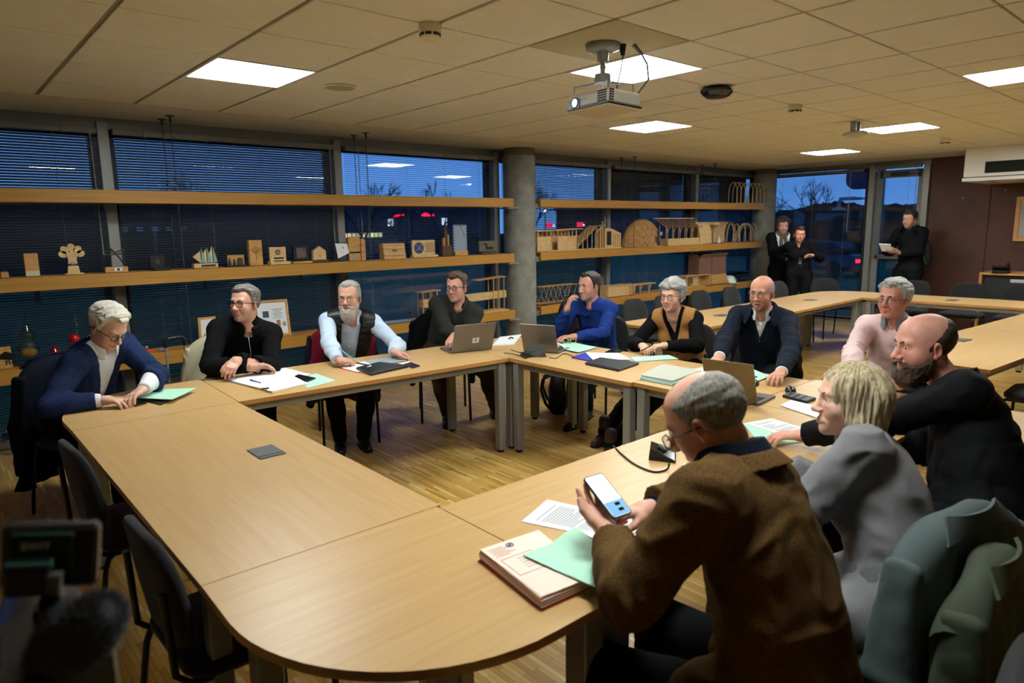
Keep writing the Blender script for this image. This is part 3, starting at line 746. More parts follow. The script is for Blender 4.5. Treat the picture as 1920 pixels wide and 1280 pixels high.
mb = MB(); mb.box(((ROOM_X0+ROOM_X1)/2, (ROOM_Y0+ROOM_Y1)/2, -.05), (ROOM_X1-ROOM_X0+.4, ROOM_Y1-ROOM_Y0+.4, .1)); FLOOR = struct(mb.build('floor', floor_mat()))
# ---- ceiling: slab with hanging grid, every tile a part
mb = MB(); mb.box(((ROOM_X0+ROOM_X1)/2, (ROOM_Y0+ROOM_Y1)/2, CEIL+.06), (ROOM_X1-ROOM_X0+.4, ROOM_Y1-ROOM_Y0+.4, .1)); CEILING = struct(mb.build('ceiling', M_GRID))
LIGHTS = [(1.67, 4.285, 'ceiling light panel above the white-haired man, beside the round speaker grille'), (3.48, 2.785, 'ceiling light panel right behind the hanging projector'), (5.55, 4.25, 'ceiling light panel above the round concrete column'),
          (7.77, 2.79, 'ceiling light panel next to the small bracket camera'), (9.57, 4.29, 'farthest ceiling light panel, near the end windows'), (5.62, 1.27, 'ceiling light panel at the right edge of the view'), (1.67, 1.27, 'ceiling light panel overhead, out of view near the camera'), (9.57, 1.27, 'ceiling light panel out of view above the right tables')]
GX, GY, GT = .764, 3.375, .6
def minus(rects, lx0, lx1, ly0, ly1):
    out = []
    for (x0, x1, y0, y1) in rects:
        if lx1 <= x0 or lx0 >= x1 or ly1 <= y0 or ly0 >= y1: out.append((x0, x1, y0, y1)); continue
        if ly0 > y0: out.append((x0, x1, y0, ly0))
        if ly1 < y1: out.append((x0, x1, ly1, y1))
        yy0, yy1 = max(y0, ly0), min(y1, ly1)
        if lx0 > x0: out.append((x0, lx0, yy0, yy1))
        if lx1 < x1: out.append((lx1, x1, yy0, yy1))
    return out
_tm = {}
def tile(x0, x1, y0, y1, m=None, nm='ceiling_tile'):
    dx, dy = round(x1-x0, 3), round(y1-y0, 3)
    if dx < .03 or dy < .03: return
    key = (dx, dy, m.name if m else '')
    if key not in _tm: t = MB(); t.box((0, 0, 0), (dx, dy, .022), ch=.003); _tm[key] = t.mesh(nm, m or M_CEIL)
    link_mesh(nm, _tm[key], CEILING, ((x0+x1)/2, (y0+y1)/2, CEIL+.011))
for i in range(-4, 17):
    for j in range(-8, 4):
        x0, y0 = GX+i*GT, GY+j*GT
        rs = [(x0+.012, x0+GT-.012, y0+.005, y0+GT-.005)]
        for (lx, ly, _) in LIGHTS: rs = minus(rs, lx-.30, lx+.30, ly-.30, ly+.30)
        for q in rs: tile(*q, m=(mat('projector_board', (190, 178, 146), .8) if (i, j) == (3, -2) else None))
mb = MB(); mb.box(((ROOM_X0+ROOM_X1)/2, (GY+4*GT+ROOM_Y1)/2+.004, CEIL+.012), (ROOM_X1-ROOM_X0, ROOM_Y1-GY-4*GT-.008, .024)); struct(mb.build('trim_1', M_PLASTER))
mb = MB(); mb.box(((GX+17*GT+ROOM_X1)/2, (ROOM_Y0+GY+4*GT)/2-.005, CEIL+.012), (ROOM_X1-GX-17*GT-.01, GY+4*GT-ROOM_Y0-.01, .024)); struct(mb.build('trim_2', M_PLASTER))
M_EMIT = bpy.data.materials.new('light_diffuser'); M_EMIT.use_nodes = True
_p = M_EMIT.node_tree.nodes['Principled BSDF']; _p.inputs['Base Color'].default_value = (.8, .8, .8, 1); _p.inputs['Emission Color'].default_value = (.93, 1.0, .985, 1); _p.inputs['Emission Strength'].default_value = PANEL_POWER
for (lx, ly, lb) in LIGHTS:
    t = empty('ceiling_light', lb, 'ceiling light', (lx, ly, CEIL), 0, 'recessed square light panels in the ceiling')
    m1 = MB()
    for sx in (-1, 1): m1.box((sx*.291, 0, .006), (.018, .6, .014)); m1.box((0, sx*.291, .006), (.564, .018, .014))
    m1.build('frame', M_LAMP, t); m1 = MB(); m1.box((0, 0, .008), (.564, .564, .006)); m1.build('diffuser', M_EMIT, t)
# ---- window wall (north) and glazed end (east)
MULL = [-2.9, -.81, 1.29, 3.38, 5.50, 7.60, 9.80, 11.80]
WIN_LABEL = {}
def window_bay(n, a, b, z0, z1, axis, pos, name='window', mull=True):
    """a..b along the wall; axis 'x' = north wall at y=pos, 'y' = east wall at x=pos"""
    def bx(m, u, v, w, du, dv, dw):
        if axis == 'x': m.box((u, v, w), (du, dv, dw))
        else: m.box((v, u, w), (dv, du, dw))
    m = MB()
    c = (a+b)/2; L = b-a
    bx(m, a+.07, pos+.06, (z0+z1)/2, .05, .06, z1-z0); bx(m, b-.07, pos+.06, (z0+z1)/2, .05, .06, z1-z0)
    bx(m, c, pos+.06, z0+.03, L-.19, .06, .06); bx(m, c, pos+.06, z1-.03, L-.19, .06, .06)
    o = struct(m.build('window_%d' % n, M_FRAME)); m = MB(); bx(m, c, pos+.06, (z0+z1)/2, L-.19, .008, z1-z0-.12); m.build('glass_pane', M_GLASS, o)
    return o
for k in range(len(MULL)-1): window_bay(k+1, MULL[k], MULL[k+1], .06, 2.55, 'x', ROOM_Y1)
mb = MB(); mb.box(((ROOM_X0+ROOM_X1)/2, ROOM_Y1+.08, .01), (ROOM_X1-ROOM_X0+.3, .2, .10)); mb.box(((ROOM_X0+ROOM_X1)/2, ROOM_Y1+.08, 2.60), (ROOM_X1-ROOM_X0+.3, .2, .11)); mb.box((-3.5, ROOM_Y1+.08, 1.3), (1.2, .18, 2.6)); WALLN = struct(mb.build('wall_north', M_ALU))
m0 = MB(); m0.box((0, 0, 1.3), (.085, .16, 2.60), ch=.004); _me = m0.mesh('mullion', M_ALU)
for k, x in enumerate(MULL): link_mesh('mullion', _me, WALLN, (x, ROOM_Y1+.01, 0))
# end wall
mb = MB(); mb.box((ROOM_X1+.08, 5.2, .01), (.2, 2.9, .10)); mb.box((ROOM_X1+.08, 5.2, 2.61), (.2, 2.9, .09)); mb.box((ROOM_X1+.08, ROOM_Y1+.02, 1.3), (.2, .2, 2.6))
for y in (6.42, 4.59, 3.80): mb.box((ROOM_X1+.02, y, 1.3), (.16, .09, 2.6), ch=.004)
WALLE = struct(mb.build('wall_east', M_ALU)); window_bay(8, 4.62, 6.45, .06, 2.55, 'y', ROOM_X1)
# glazed door
mb = MB(); fr = M_ALU
for y in (4.50, 3.89): mb.box((ROOM_X1+.06, y, 1.28), (.05, .09, 2.42))
for z, h in ((.12, .12), (1.13, .07), (2.44, .12)): mb.box((ROOM_X1+.06, 4.195, z), (.05, .61, h))
DOOR = struct(mb.build('door_1', fr)); m = MB(); m.box((ROOM_X1+.06, 4.195, 1.775), (.008, .55, 1.22)); m.build('glass_pane', M_GLASS, DOOR); m = MB(); m.box((ROOM_X1+.06, 4.195, .64), (.008, .55, .9)); m.build('glass_pane', M_GLASS, DOOR)
m = MB(); m.box((ROOM_X1+.01, 4.2, 2.43), (.05, .26, .06), ch=.006); m.box((ROOM_X1-.02, 4.05, 2.42), (.02, .30, .018)); m.build('door_closer', M_PLASTIC, DOOR)
m = MB(); m.cyl((ROOM_X1-.02, 3.93, 1.05), (ROOM_X1+.04, 3.93, 1.05), .01); m.cyl((ROOM_X1-.02, 3.93, 1.05), (ROOM_X1-.02, 4.05, 1.05), .01); m.build('door_handle', M_ALU, DOOR)
# brown panelled wall
mb = MB(); mb.box((ROOM_X1+.10, (ROOM_Y0+3.75)/2, 1.32), (.14, 3.75-ROOM_Y0, 2.64)); WB = struct(mb.build('wall_panelling', mat('board_joint', (40, 24, 18), .8)))
y = 3.755; ws = [.80, 1.2, 1.2, 1.2, 1.2, 1.2]
for w in ws:
    m = MB(); m.box((ROOM_X1+.015, y-w/2, 1.318), (.03, w-.006, 2.63), ch=.002); m.build('wall_panel', M_BROWN, WB); y -= w
mb = MB(); mb.box((ROOM_X0-.08, (ROOM_Y0+ROOM_Y1)/2, 1.32), (.16, ROOM_Y1-ROOM_Y0+.4, 2.64)); struct(mb.build('wall_west', mat('side_wall', (96, 92, 86), .9)))
mb = MB(); mb.box(((ROOM_X0+ROOM_X1)/2, ROOM_Y0-.08, 1.32), (ROOM_X1-ROOM_X0+.4, .16, 2.64)); struct(mb.build('wall_south', mat('side_wall', (96, 92, 86), .9)))
# small screws on the panelling
# ---- venetian blinds
M_SLAT = mat('blind_slat', (112, 118, 122), .42, .25); M_CORD = mat('blind_cord', (150, 152, 150), .7); M_RAIL = mat('blind_rail', (120, 118, 110), .5, .2)
def blind(a, b, z0, z1, tilt, axis, pos, label, pitch=.0215, wand=(), cords=3, dens=1.0):
    t = empty('venetian_blind', label, 'blind', ((a+b)/2, pos, 0) if axis == 'x' else (pos, (a+b)/2, 0), 0 if axis == 'x' else -math.pi/2)
    L = b-a; m = MB(); m.box((0, -.005, z1+.045), (L, .06, .05), ch=.004); m.build('head_rail', M_RAIL, t)
    for k in range(4): m = MB(); m.box((-L/2+L*(k+.5)/4, -.038, z1+.045), (.03, .008, .062), ch=.002); m.build('bracket', M_RAIL, t)
    m = MB(); n = int((z1-z0)/pitch); ct, st = math.cos(tilt), math.sin(tilt); w = .0125
    vs, fs = [], []
    for k in range(n):
        z = z1-.012-k*pitch; b0 = len(vs)
        for sx in (-1, 1):
            vs += [(sx*L/2, -w*ct, z+w*st), (sx*L/2, 0, z+.0018), (sx*L/2, w*ct, z-w*st), (sx*L/2, w*ct, z-w*st-.0006), (sx*L/2, 0, z+.0012), (sx*L/2, -w*ct, z+w*st-.0006)]
        for q in range(6): fs.append((b0+q, b0+(q+1) % 6, b0+6+(q+1) % 6, b0+6+q))
        fs.append(tuple(b0+q for q in range(6))[::-1]); fs.append(tuple(b0+6+q for q in range(6)))
    m.add(vs, fs); o = m.build('slats', M_SLAT, t); o['kind'] = 'stuff'
    m = MB(); m.box((0, 0, z0-.01), (L, .026, .014), ch=.003); m.build('bottom_rail', M_RAIL, t)
    for k in range(cords):
        x = -L/2+L*(k+.5)/cords if cords > 1 else 0; m = MB()
        for dy in (-.0135, .0135): m.cyl((x, dy, z0), (x, dy, z1+.03), .0011, n=5)
        m.build('ladder_cord', M_CORD, t)
    for x in wand:
        m = MB(); m.cyl((x, -.035, z1-.95), (x, -.03, z1+.02), .0045, n=8); m.cyl((x, -.03, z1+.01), (x, -.03, z1+.045), .009, n=8); m.build('tilt_wand', M_CORD, t)
BL = ['leftmost venetian blind, cut by the left edge of the view', 'wide venetian blind behind the black-jumper man and the award shelf', 'venetian blind with flat open slats left of the round column', 'venetian blind just right of the round column', 'raised blind over the dark shuttered window behind the woman', 'blind bay beside the far round column']
TILT = [.60, .60, .04, .42, .05, .05]
for k in range(6):
    a, b = MULL[k+1]+.055, MULL[k+2]-.055; L = b-a
    if k == 0: a = -.55; 
    blind(a, b, .10, 2.47, TILT[k], 'x', ROOM_Y1-.10, BL[k], wand={0: [(b-a)/2-.05], 1: [(b-a)/2-.06], 2: [-(b-a)/2+.15]}.get(k, ()), cords=4 if k != 0 else 3)
blind(4.70, 6.36, .12, 2.47, .12, 'y', ROOM_X1-.08, 'venetian blind over the large end window behind the standing pair', wand=[.62], cords=3)
blind(3.86, 4.53, 1.16, 2.49, .12, 'y', ROOM_X1-.08, 'narrow venetian blind over the glazed door', cords=2, wand=[.28])
# exterior roller shutters, half down over two bays
for k, (a, b) in enumerate(((7.60, 9.80), (9.81, 11.80))):
    t = empty('roller_shutter', ['dark roller shutter half lowered outside, left of the pair', 'dark roller shutter half lowered outside, right of the pair'][k], 'shutter', ((a+b)/2, ROOM_Y1+.22, 0)); zz = 2.55
    m0 = MB(); m0.box((0, 0, 0), (b-a, .012, .0555), ch=.005); me = m0.mesh('slat', mat('shutter_grey', (54, 54, 58), .6))
    while zz > (1.90 if k == 0 else 2.02): link_mesh('slat', me, t, (0, 0, zz-.026)); zz -= .055
# ---- round concrete columns
M_COLB = mat('column_cap', (110, 104, 88), .9)
for k, (x, y, lb) in enumerate(((5.70, 6.34, 'round concrete column between the shelves, in the middle of the window wall'), (11.56, 6.31, 'round concrete column in the far window corner'))):
    t = empty('column', lb, 'column', (x, y, 0)); m = MB(); m.lathe([(.196, 0), (.198, .01), (.198, 2.54), (.196, 2.545)], n=48); m.build('shaft', M_CONC, t); m = MB(); m.lathe([(.190, 2.54), (.190, CEIL-.001)], n=48); m.build('cap', M_COLB, t)
    m = MB(); rr = random.Random(k)
    for q in range(70):
        a = rr.uniform(-math.pi, 0); z = rr.uniform(.8, 2.5); r_ = rr.uniform(.0025, .006); d = Vector((math.cos(a), math.sin(a), 0)); m.cyl(d*.1955+Vector((0, 0, z)), d*.1984+Vector((0, 0, z)), r_, n=7)
    o = m.build('pores', mat('pore_dark', (80, 78, 72), .95), t); o['kind'] = 'stuff'
# ---- long wall shelves
def shelf(x0, x1, z0, z1, label, y0=6.13, y1=6.42, screws=(), notch=()):
    t = empty('wall_shelf', label, 'shelf', ((x0+x1)/2, (y0+y1)/2, z0), 0, 'long hollow wooden shelves along the windows'); L = x1-x0; D = y1-y0; Hh = z1-z0
    m = MB(); m.box((0, -D/2+.011, Hh/2), (L, .022, Hh), ch=.001); m.build('front_board', M_SHELF, t)
    m = MB(); m.box((0, .011, Hh-.010), (L, D-.022, .016)); m.build('top_board', M_SHELF, t)
    m = MB(); m.box((0, D/2-.011, Hh/2-.01), (L, .02, Hh-.02)); m.build('back_board', M_SHELF, t)
    for x in screws:
        m = MB(); m.cyl((x-(x0+x1)/2, -D/2-.004, Hh*.62), (x-(x0+x1)/2, -D/2+.002, Hh*.62), .009, n=10); m.build('screw', M_ALU, t)
        m = MB(); m.box((x-(x0+x1)/2-.01, -D/2+.03, Hh+.001), (.10, .05, .006)); m.build('bracket_plate', mat('bracket_dark', (74, 54, 34), .7), t)
    return t
ZS = [(1.930, 2.030), (1.280, 1.384), (.602, .708)]; nm = ['top', 'middle', 'bottom']
sc = [-.3, 1.71, 3.5, 5.40]
for (z0, z1), q in zip(ZS, ('topmost of the left shelves, empty', 'middle left shelf holding the row of wooden awards', 'lowest left shelf behind the seated men, with trophies and frames')): shelf(-2.2, 5.42, z0, z1, 'long wooden wall shelf, '+q, screws=sc)
for (z0, z1), q in zip(ZS, ('topmost of the right shelves, with the ribbed vault model', 'middle right shelf holding the row of building models', 'lowest right shelf with bridge models and cardboard box')): shelf(5.86, 11.22, z0, z1, 'long wooden wall shelf, '+q, screws=[5.95, 7.7, 9.7])
# hanging rods and column brackets of the shelves
for x in (1.71, 3.50, 7.70, 9.70, -.3):
    t = empty('shelf_hanger', {1.71: 'pair of thin hanging rods above the leftmost shelf join', 3.50: 'pair of thin hanging rods above the second shelf join', 7.70: 'pair of thin hanging rods left of the shuttered windows', 9.70: 'pair of thin hanging rods near the far column', -.3: 'pair of thin hanging rods left of the view'}[x], 'hanger', (x, 6.27, CEIL), 0, 'rods the wall shelves hang from')
    for dy in (-.12, .12):
        m = MB(); m.cyl((0, dy, -2.03), (0, dy, -.004), .0035, n=6); m.cyl((0, dy, -.05), (0, dy, -.004), .010, n=8); m.build('rod', M_DARKSTEEL, t); m = MB(); m.cyl((0, dy, -.006), (0, dy, 0), .035, n=12); m.build('ceiling_plate', M_DARKSTEEL, t)
for k, (z0, z1) in enumerate(ZS):
    t = empty('shelf_bracket', 'steel bracket holding the %s shelves to the round column' % nm[k], 'bracket', (5.64, 6.2, z0)); 
    m = MB(); m.box((-.24, .02, -.012), (.16, .22, .014), ch=.002); m.build('plate', M_ALU, t); m = MB(); m.box((.22, .06, .02), (.08, .16, .07), ch=.004); m.build('block', M_ALU, t)
# ---- ceiling fittings
M_CREAM = mat('cream_plastic', (222, 212, 184), .45)
def smoke(x, y, label):
    t = empty('smoke_detector', label, 'smoke detector', (x, y, CEIL), 0, 'cream smoke detectors on the ceiling'); m = MB()
    m.lathe([(.052, 0), (.054, -.008), (.052, -.034), (.047, -.042)], n=28); m.build('base', M_CREAM, t); m = MB(); m.lathe([(.046, -.042), (.045, -.056), (.036, -.066), (.0, -.069)], n=28); m.build('sensing_head', M_CREAM, t)
    for k in range(8):
        a = 2*math.pi*k/8; m = MB(); m.box((.0455*math.cos(a), .0455*math.sin(a), -.049), (.006, .026, .012), a); m.build('vent_slot', M_PLASTIC, t)
smoke(1.937, 2.762, 'cream smoke detector nearest the camera, left of the projector'); smoke(5.50, 2.771, 'cream smoke detector right of the black dome'); smoke(9.20, 2.80, 'farthest cream smoke detector, left of the white bulkhead')
t = empty('ceiling_speaker', 'flat round grille set in the ceiling by the first light', 'speaker', (2.265, 4.289, CEIL)); m = MB(); m.lathe([(.105, 0), (.105, -.006), (.095, -.010), (.0, -.010)], n=36); m.build('grille', mat('grille_grey', (176, 170, 152), .6), t); m = MB(); m.tube([(.1*math.cos(a*.2618), .1*math.sin(a*.2618), -.008) for a in range(24)], .005, 6, True); m.build('rim', M_CREAM, t)
t = empty('dome_device', 'black dome-shaped access point stuck to the ceiling', 'dome', (4.333, 2.756, CEIL)); m = MB(); m.lathe([(.085, 0), (.112, -.022), (.112, -.036), (.088, -.062), (.075, -.068), (0, -.070)], n=8, smooth=False); m.build('housing', mat('gloss_black', (14, 14, 16), .12), t); m = MB(); m.lathe([(.07, -.0685), (.07, -.072), (0, -.0725)], n=24); m.build('ring', M_PLASTIC, t)
t = empty('bracket_camera', 'small grey device on a bracket hung from the ceiling', 'camera', (6.88, 2.86, CEIL)); 
for sx in (-1, 1): m = MB(); m.box((sx*.045, 0, -.045), (.028, .05, .09), ch=.003); m.build('bracket', M_GREY, t)
m = MB(); m.lathe([(.03, -.09), (.10, -.10), (.12, -.115), (.07, -.14), (0, -.145)], n=20); m.build('shade', mat('pale_grey', (196, 196, 190), .35), t); m = MB(); m.tube([(0, 0, 0), (.012, 0, -.04), (0, 0, -.09)], .005, 6); m.build('cable', M_PLASTIC, t)
# ---- projector
PX, PY = 2.85, 2.50
t = empty('projector', 'white ceiling projector with a lit blue lens, hung on a grey arm', 'projector', (PX, PY, CEIL), math.radians(0)); M_PW = mat('projector_white', (206, 205, 196), .5)
m = MB(); m.lathe([(.088, 0), (.092, -.006), (.088, -.028), (.055, -.038), (.0, -.04)], n=32); m.build('ceiling_mount', M_GREY, t)
m = MB(); m.cyl((0, 0, -.035), (0, 0, -.085), .034, .028, 18); m.cyl((0, 0, -.085), (0, 0, -.15), .014, n=14); m.ball((0, 0, -.115), .017); m.cyl((0, 0, -.15), (0, 0, -.195), .042, .046, 20); m.build('arm', M_GREY, t)
PR = Matrix.Translation((.01, .0, -.30)) @ Matrix.Rotation(math.radians(83), 4, 'Z') @ Matrix.Rotation(math.radians(3), 4, 'X')
def pb(c, d, ch=0.0): m.box(c, d, ch=ch, M=PR)
m = MB(); pb((0, 0, .008), (.33, .235, .078), .016); m.build('body', M_PW, t)
m = MB(); pb((0, 0, -.034), (.326, .231, .012), .006); m.build('base', mat('projector_underside', (196, 184, 158), .6), t)
m = MB(); pb((0, 0, -.0265), (.3315, .2365, .006)); m.build('dark_band', M_PLASTIC, t)
m = MB(); pb((.105, .1185, -.002), (.10, .006, .05), .004); m.build('lens_recess', mat('projector_blue', (20, 50, 70), .3), t)
m = MB(); m.add(*(lambda n: ([(.095+.021*math.cos(2*math.pi*k/n), .123, .004+.021*math.sin(2*math.pi*k/n)) for k in range(n)], [tuple(range(n))]))(24), False, PR); m.build('lens', mat('lens_glow', (150, 240, 255), .2, emit=9.0), t)
m = MB(); m.tube([PR @ Vector((.095+.024*math.cos(a*.2618), .121, .004+.024*math.sin(a*.2618))) for a in range(24)], .004, 6, True); m.build('lens_ring', M_PLASTIC, t)
for q in range(5):
    for c in range(6):
        m = MB(); 
        pb((-.145+c*.0115, .1175, -.012+q*.012), (.009, .004, .008)); m.build('vent_slot', M_PLASTIC, t)
for c in range(2):
    for q in range(5): m = MB(); pb((-.165, .105-c*.016, -.012+q*.012), (.004, .012, .008)); m.build('vent_slot', M_PLASTIC, t)
m = MB(); pb((.02, .118, .012), (.035, .002, .008)); m.build('name_mark', M_GREY, t)
m = MB()
for (a, b) in ((-.13, .09), (.14, .09), (-.12, -.09), (.12, -.08)): m.tube([(0, 0, -.19), PR @ Vector((a*.7, b*.7, .10)), PR @ Vector((a, b, .095)), PR @ Vector((a, b, .045))], .006, 6)
m.build('bracket_arms', M_GREY, t)
m = MB(); m.tube([(.085, -.06, 0), (.088, -.062, -.06), (.08, -.055, -.13), (.06, -.05, -.2), (.05, -.05, -.26)], .004, 6); m.cyl((.085, -.06, 0), (.088, -.062, -.055), .022, .010, 10); m.build('power_cable', M_PLASTIC, t)
m = MB(); m.tube([(.125, -.10, -.002), (.155, -.125, -.04), (.18, -.15, -.10), (.175, -.165, -.18), (.11, -.14, -.262)], .0055, 6); m.cyl((.125, -.10, -.002), (.16, -.13, -.05), .012, .008, 8); m.build('video_cable', mat('cable_grey', (120, 122, 120), .5), t)
# ---- white ventilation bulkhead, cabinet, telephone, frame on the brown wall
t = empty('ventilation_bulkhead', 'white box under the ceiling with a black air slot, right edge', 'air conditioner', (11.25, 2.0, CEIL)); m = MB(); m.box((0, .0, -.19), (1.19, 1.98, .376), ch=.006); m.build('housing', M_LAMP, t)
m = MB(); m.box((0, 0, -.410), (1.21, 2.0, .045), ch=.004); m.build('lower_lip', M_LAMP, t); m = MB(); m.box((-.598, -.35, -.265), (.01, 2.5-.24, .155)); 
m = MB(); m.box((-.597, -.10, -.265), (.012, 1.72, .165)); m.build('slot_frame', M_LAMP, t); m = MB(); m.box((-.602, -.10, -.265), (.006, 1.70, .145)); m.build('air_slot', mat('slot_black', (6, 6, 7), .8), t)
t = empty('storage_cabinet', 'low wooden cabinet with dark roller front by the brown wall', 'cabinet', (11.56, 2.0, 0)); m = MB(); M_CAB = wood('cabinet_wood', (214, 158, 92), (196, 138, 76), (20, 2, 20), .45)
m.box((0, 0, .95), (.52, 1.72, .03), ch=.002); m.build('top', M_CAB, t)
for sy in (-1, 1): m = MB(); m.box((0, sy*.845, .47), (.52, .03, .93), ch=.002); m.build('side', M_CAB, t)
m = MB(); m.box((.03, 0, .47), (.44, 1.65, .92)); m.build('carcass', M_PLASTIC, t)
m0 = MB(); m0.box((0, 0, 0), (.012, .80, .026), ch=.004); me = m0.mesh('shutter_slat', mat('tambour_dark', (46, 48, 48), .6))
for k in range(31):
    for sy in (-1, 1): link_mesh('shutter_slat', me, t, (-.20, sy*.41, .04+k*.029))
m = MB(); m.box((-.21, .42, .86), (.006, .16, .045)); m.build('label_plate', mat('label_grey', (190, 192, 190), .5), t)
t = empty('desk_telephone', 'black desk telephone standing on the wooden cabinet', 'telephone', (11.36, 2.62, .966), math.radians(95)); m = MB(); m.box((0, 0, .045), (.20, .15, .03), R=rot3(math.radians(35), 0, 0), ch=.006); m.box((0, .03, .02), (.19, .11, .04), ch=.006); m.build('base', M_PLASTIC, t)
m = MB(); m.tube([(-.08, -.06, .05), (-.082, -.02, .085), (-.08, .06, .13)], .016, 8); m.box((-.08, -.06, .045), (.04, .04, .03), ch=.008); m.box((-.08, .07, .125), (.04, .04, .03), ch=.008); m.build('handset', M_PLASTIC, t)
for a in range(3):
    for b in range(4): m = MB(); m.box((.0+a*.025, -.045+b*.02, .04+b*.014), (.016, .012, .008), R=rot3(math.radians(35), 0, 0)); m.build('key', M_DARKSTEEL, t)
t = empty('wall_frame', 'pale wood framed board on the brown wall, cut by the right edge', 'frame', (11.83, 2.2, 1.70)); m = MB()
for sy in (-1, 1): m.box((0, sy*.405, 0), (.03, .05, .62), ch=.003); m.box((0, 0, sy*.285), (.03, .76, .05), ch=.003)
m.build('frame', M_CAB, t); m = MB(); m.box((.006, 0, 0), (.012, .76, .52)); m.build('board', mat('board_grey', (168, 164, 156), .6), t)
for q, (y, z) in enumerate(((3.30, 2.02), (2.78, 2.11))):
    t = empty('wall_screw', ['small shiny screw head on the brown panelling', 'small screw head just under the white bulkhead'][q], 'screw', (11.836, y, z)); m = MB(); m.cyl((0, 0, 0), (.012, 0, 0), .012, .008, 12); m.build('head', M_ALU, t); m = MB(); m.box((-.001, 0, 0), (.003, .014, .003)); m.build('slot', M_PLASTIC, t)
# radiator valve by the left window
t = empty('radiator_valve', 'chrome radiator valve with white knob at the lower left', 'valve', (.42, 6.38, 0)); M_CHR = mat('chrome', (200, 202, 205), .18, .9)
m = MB(); m.cyl((0, 0, 0), (0, 0, .17), .012); m.cyl((0, 0, .12), (.22, 0, .12), .012); m.build('pipe', M_CHR, t); m = MB(); m.ball((-.02, -.02, .22), (.032, .032, .03)); m.cyl((0, 0, .15), (0, 0, .22), .02); m.build('valve_body', M_CHR, t); m = MB(); m.cyl((.02, -.03, .17), (.03, -.075, .17), .026, .024, 16); m.build('knob', M_WHITE, t)
# ------------------------------------------------------------------ outdoors
mb = MB(); mb.box((30, 60, -.35), (260, 106.5, .1)); mb.box((72, -20, -.35), (120, 54, .1)); o = struct(mb.build('lawn', mat('dusk_grass', (42, 134, 74), .95, var=(.6, .4), bump=(20, .5, .03))))
mb = MB(); mb.box((30, 34, -.28), (160, 9, .05)); o = struct(mb.build('road', mat('asphalt', (70, 72, 76), .8)))
def bare_tree(x, y, h, seed, label, spread=.5, depth=5):
    rr = random.Random(seed); t = empty('tree', label, 'tree', (x, y, -.3), 0, 'bare winter trees outside'); m = MB(); m2 = MB()
    def grow(p, d, L, r, k):
        e = p+d*L; (m if k >= depth-1 else m2).cyl(p, e, r, r*.7, 5 if k < depth-1 else 8, caps=False)
        if k == 0: return
        for q in range(3 if k > 1 else 4):
            a = rr.uniform(0, 6.28); u = d.orthogonal().normalized(); w = d.cross(u); s_ = rr.uniform(.3, spread+.25)
            nd = (d+(u*math.cos(a)+w*math.sin(a))*s_+Vector((0, 0, .12))).normalized(); grow(p+d*L*rr.uniform(.6, 1), nd, L*rr.uniform(.62, .8), r*.58, k-1)
    grow(Vector((0, 0, 0)), Vector((rr.uniform(-.05, .05), 0, 1)), h*.33, h*.018, depth)
    M_BARK = mat('bark_dark', (34, 34, 36), .95); m.build('trunk', M_BARK, t); o = m2.build('branches', M_BARK, t); o['kind'] = 'stuff'
def conifer(x, y, h, seed, label):
    rr = random.Random(seed); t = empty('tree', label, 'tree', (x, y, -.3), 0); m = MB(); m.cyl((0, 0, 0), (0, 0, h), h*.02, h*.003, 7); m.build('trunk', mat('bark_dark', (34, 34, 36), .95), t); m = MB()
    n = 46
    for k in range(n):
        z = h*(.08+.92*k/n); R = h*.24*(1-k/n)**.8+.05
        for q in range(9):
            a = rr.uniform(0, 6.28); d = Vector((math.cos(a), math.sin(a), -.25)); e = Vector((0, 0, z))+d*R*rr.uniform(.7, 1.1); s_ = Vector((-math.sin(a), math.cos(a), 0))*R*.28; up = Vector((0, 0, h*.03))
            m.add([Vector((0, 0, z+h*.02)), e-s_, e-up, e+s_], [(0, 1, 2), (0, 2, 3), (0, 3, 1), (1, 3, 2)])
    o = m.build('foliage', mat('conifer_green', (22, 38, 30), .95), t); o['kind'] = 'stuff'
def bush(x, y, rx, ry, rz, seed, label):
    """dense clipped foliage: displaced half ellipsoid"""
    n1, n2 = 160, 28; th = np.linspace(0, 2*math.pi, n1, endpoint=False); ph = np.linspace(0, math.pi/2, n2); T, H = np.meshgrid(th, ph, indexing='ij')
    d = np.stack([np.cos(T)*np.cos(H), np.sin(T)*np.cos(H), np.sin(H)], -1); P = d*np.array((rx, ry, rz)); k = .75+.35*vnoise(P*1.1+seed)+.22*vnoise(P*4+seed)+.12*vnoise(P*9); P = P*k[..., None]
    i = np.arange(n1*n2).reshape(n1, n2); a = i[:, :-1]; b = np.roll(i, -1, 0)[:, :-1]; c = np.roll(i, -1, 0)[:, 1:]; e = i[:, 1:]; Q = np.stack([a, b, c, e], -1).reshape(-1, 4)
    o = np_obj('hedge', P.reshape(-1, 3), Q, mat('hedge_dark', (26, 38, 34), .95)); o.location = (x, y, -.3); set_props(o, label, 'hedge')
conifer(-.6, 14.5, 5.9, 1, 'dark conifer outside at the far left of the window'); 
TR = [(7.6, 25, 4.6, 'bare tree low in the second window, outside'), (2.6, 24, 4.0, 'small bare tree outside behind the left mullion'), (16, 29, 5.2, 'bare tree outside behind the second mullion'), (22.5, 32, 5.6, 'rounded bare tree outside in the third window'), (19.6, 31, 4.3, 'slender bare tree outside in the third window'), (29, 31, 5.5, 'bare tree outside right of the column'), (29.5, 16.5, 4.4, 'bare shrubby tree outside the end window'), (31, 14.2, 4.6, 'bare shrubby tree outside near the door'), (26.5, 17.6, 3.8, 'low bare tree outside behind the standing pair'), (12, 27, 4.2, 'bare tree outside above the award shelf')]
for k, (x, y, h, lb) in enumerate(TR): bare_tree(x, y, h, k+3, lb)
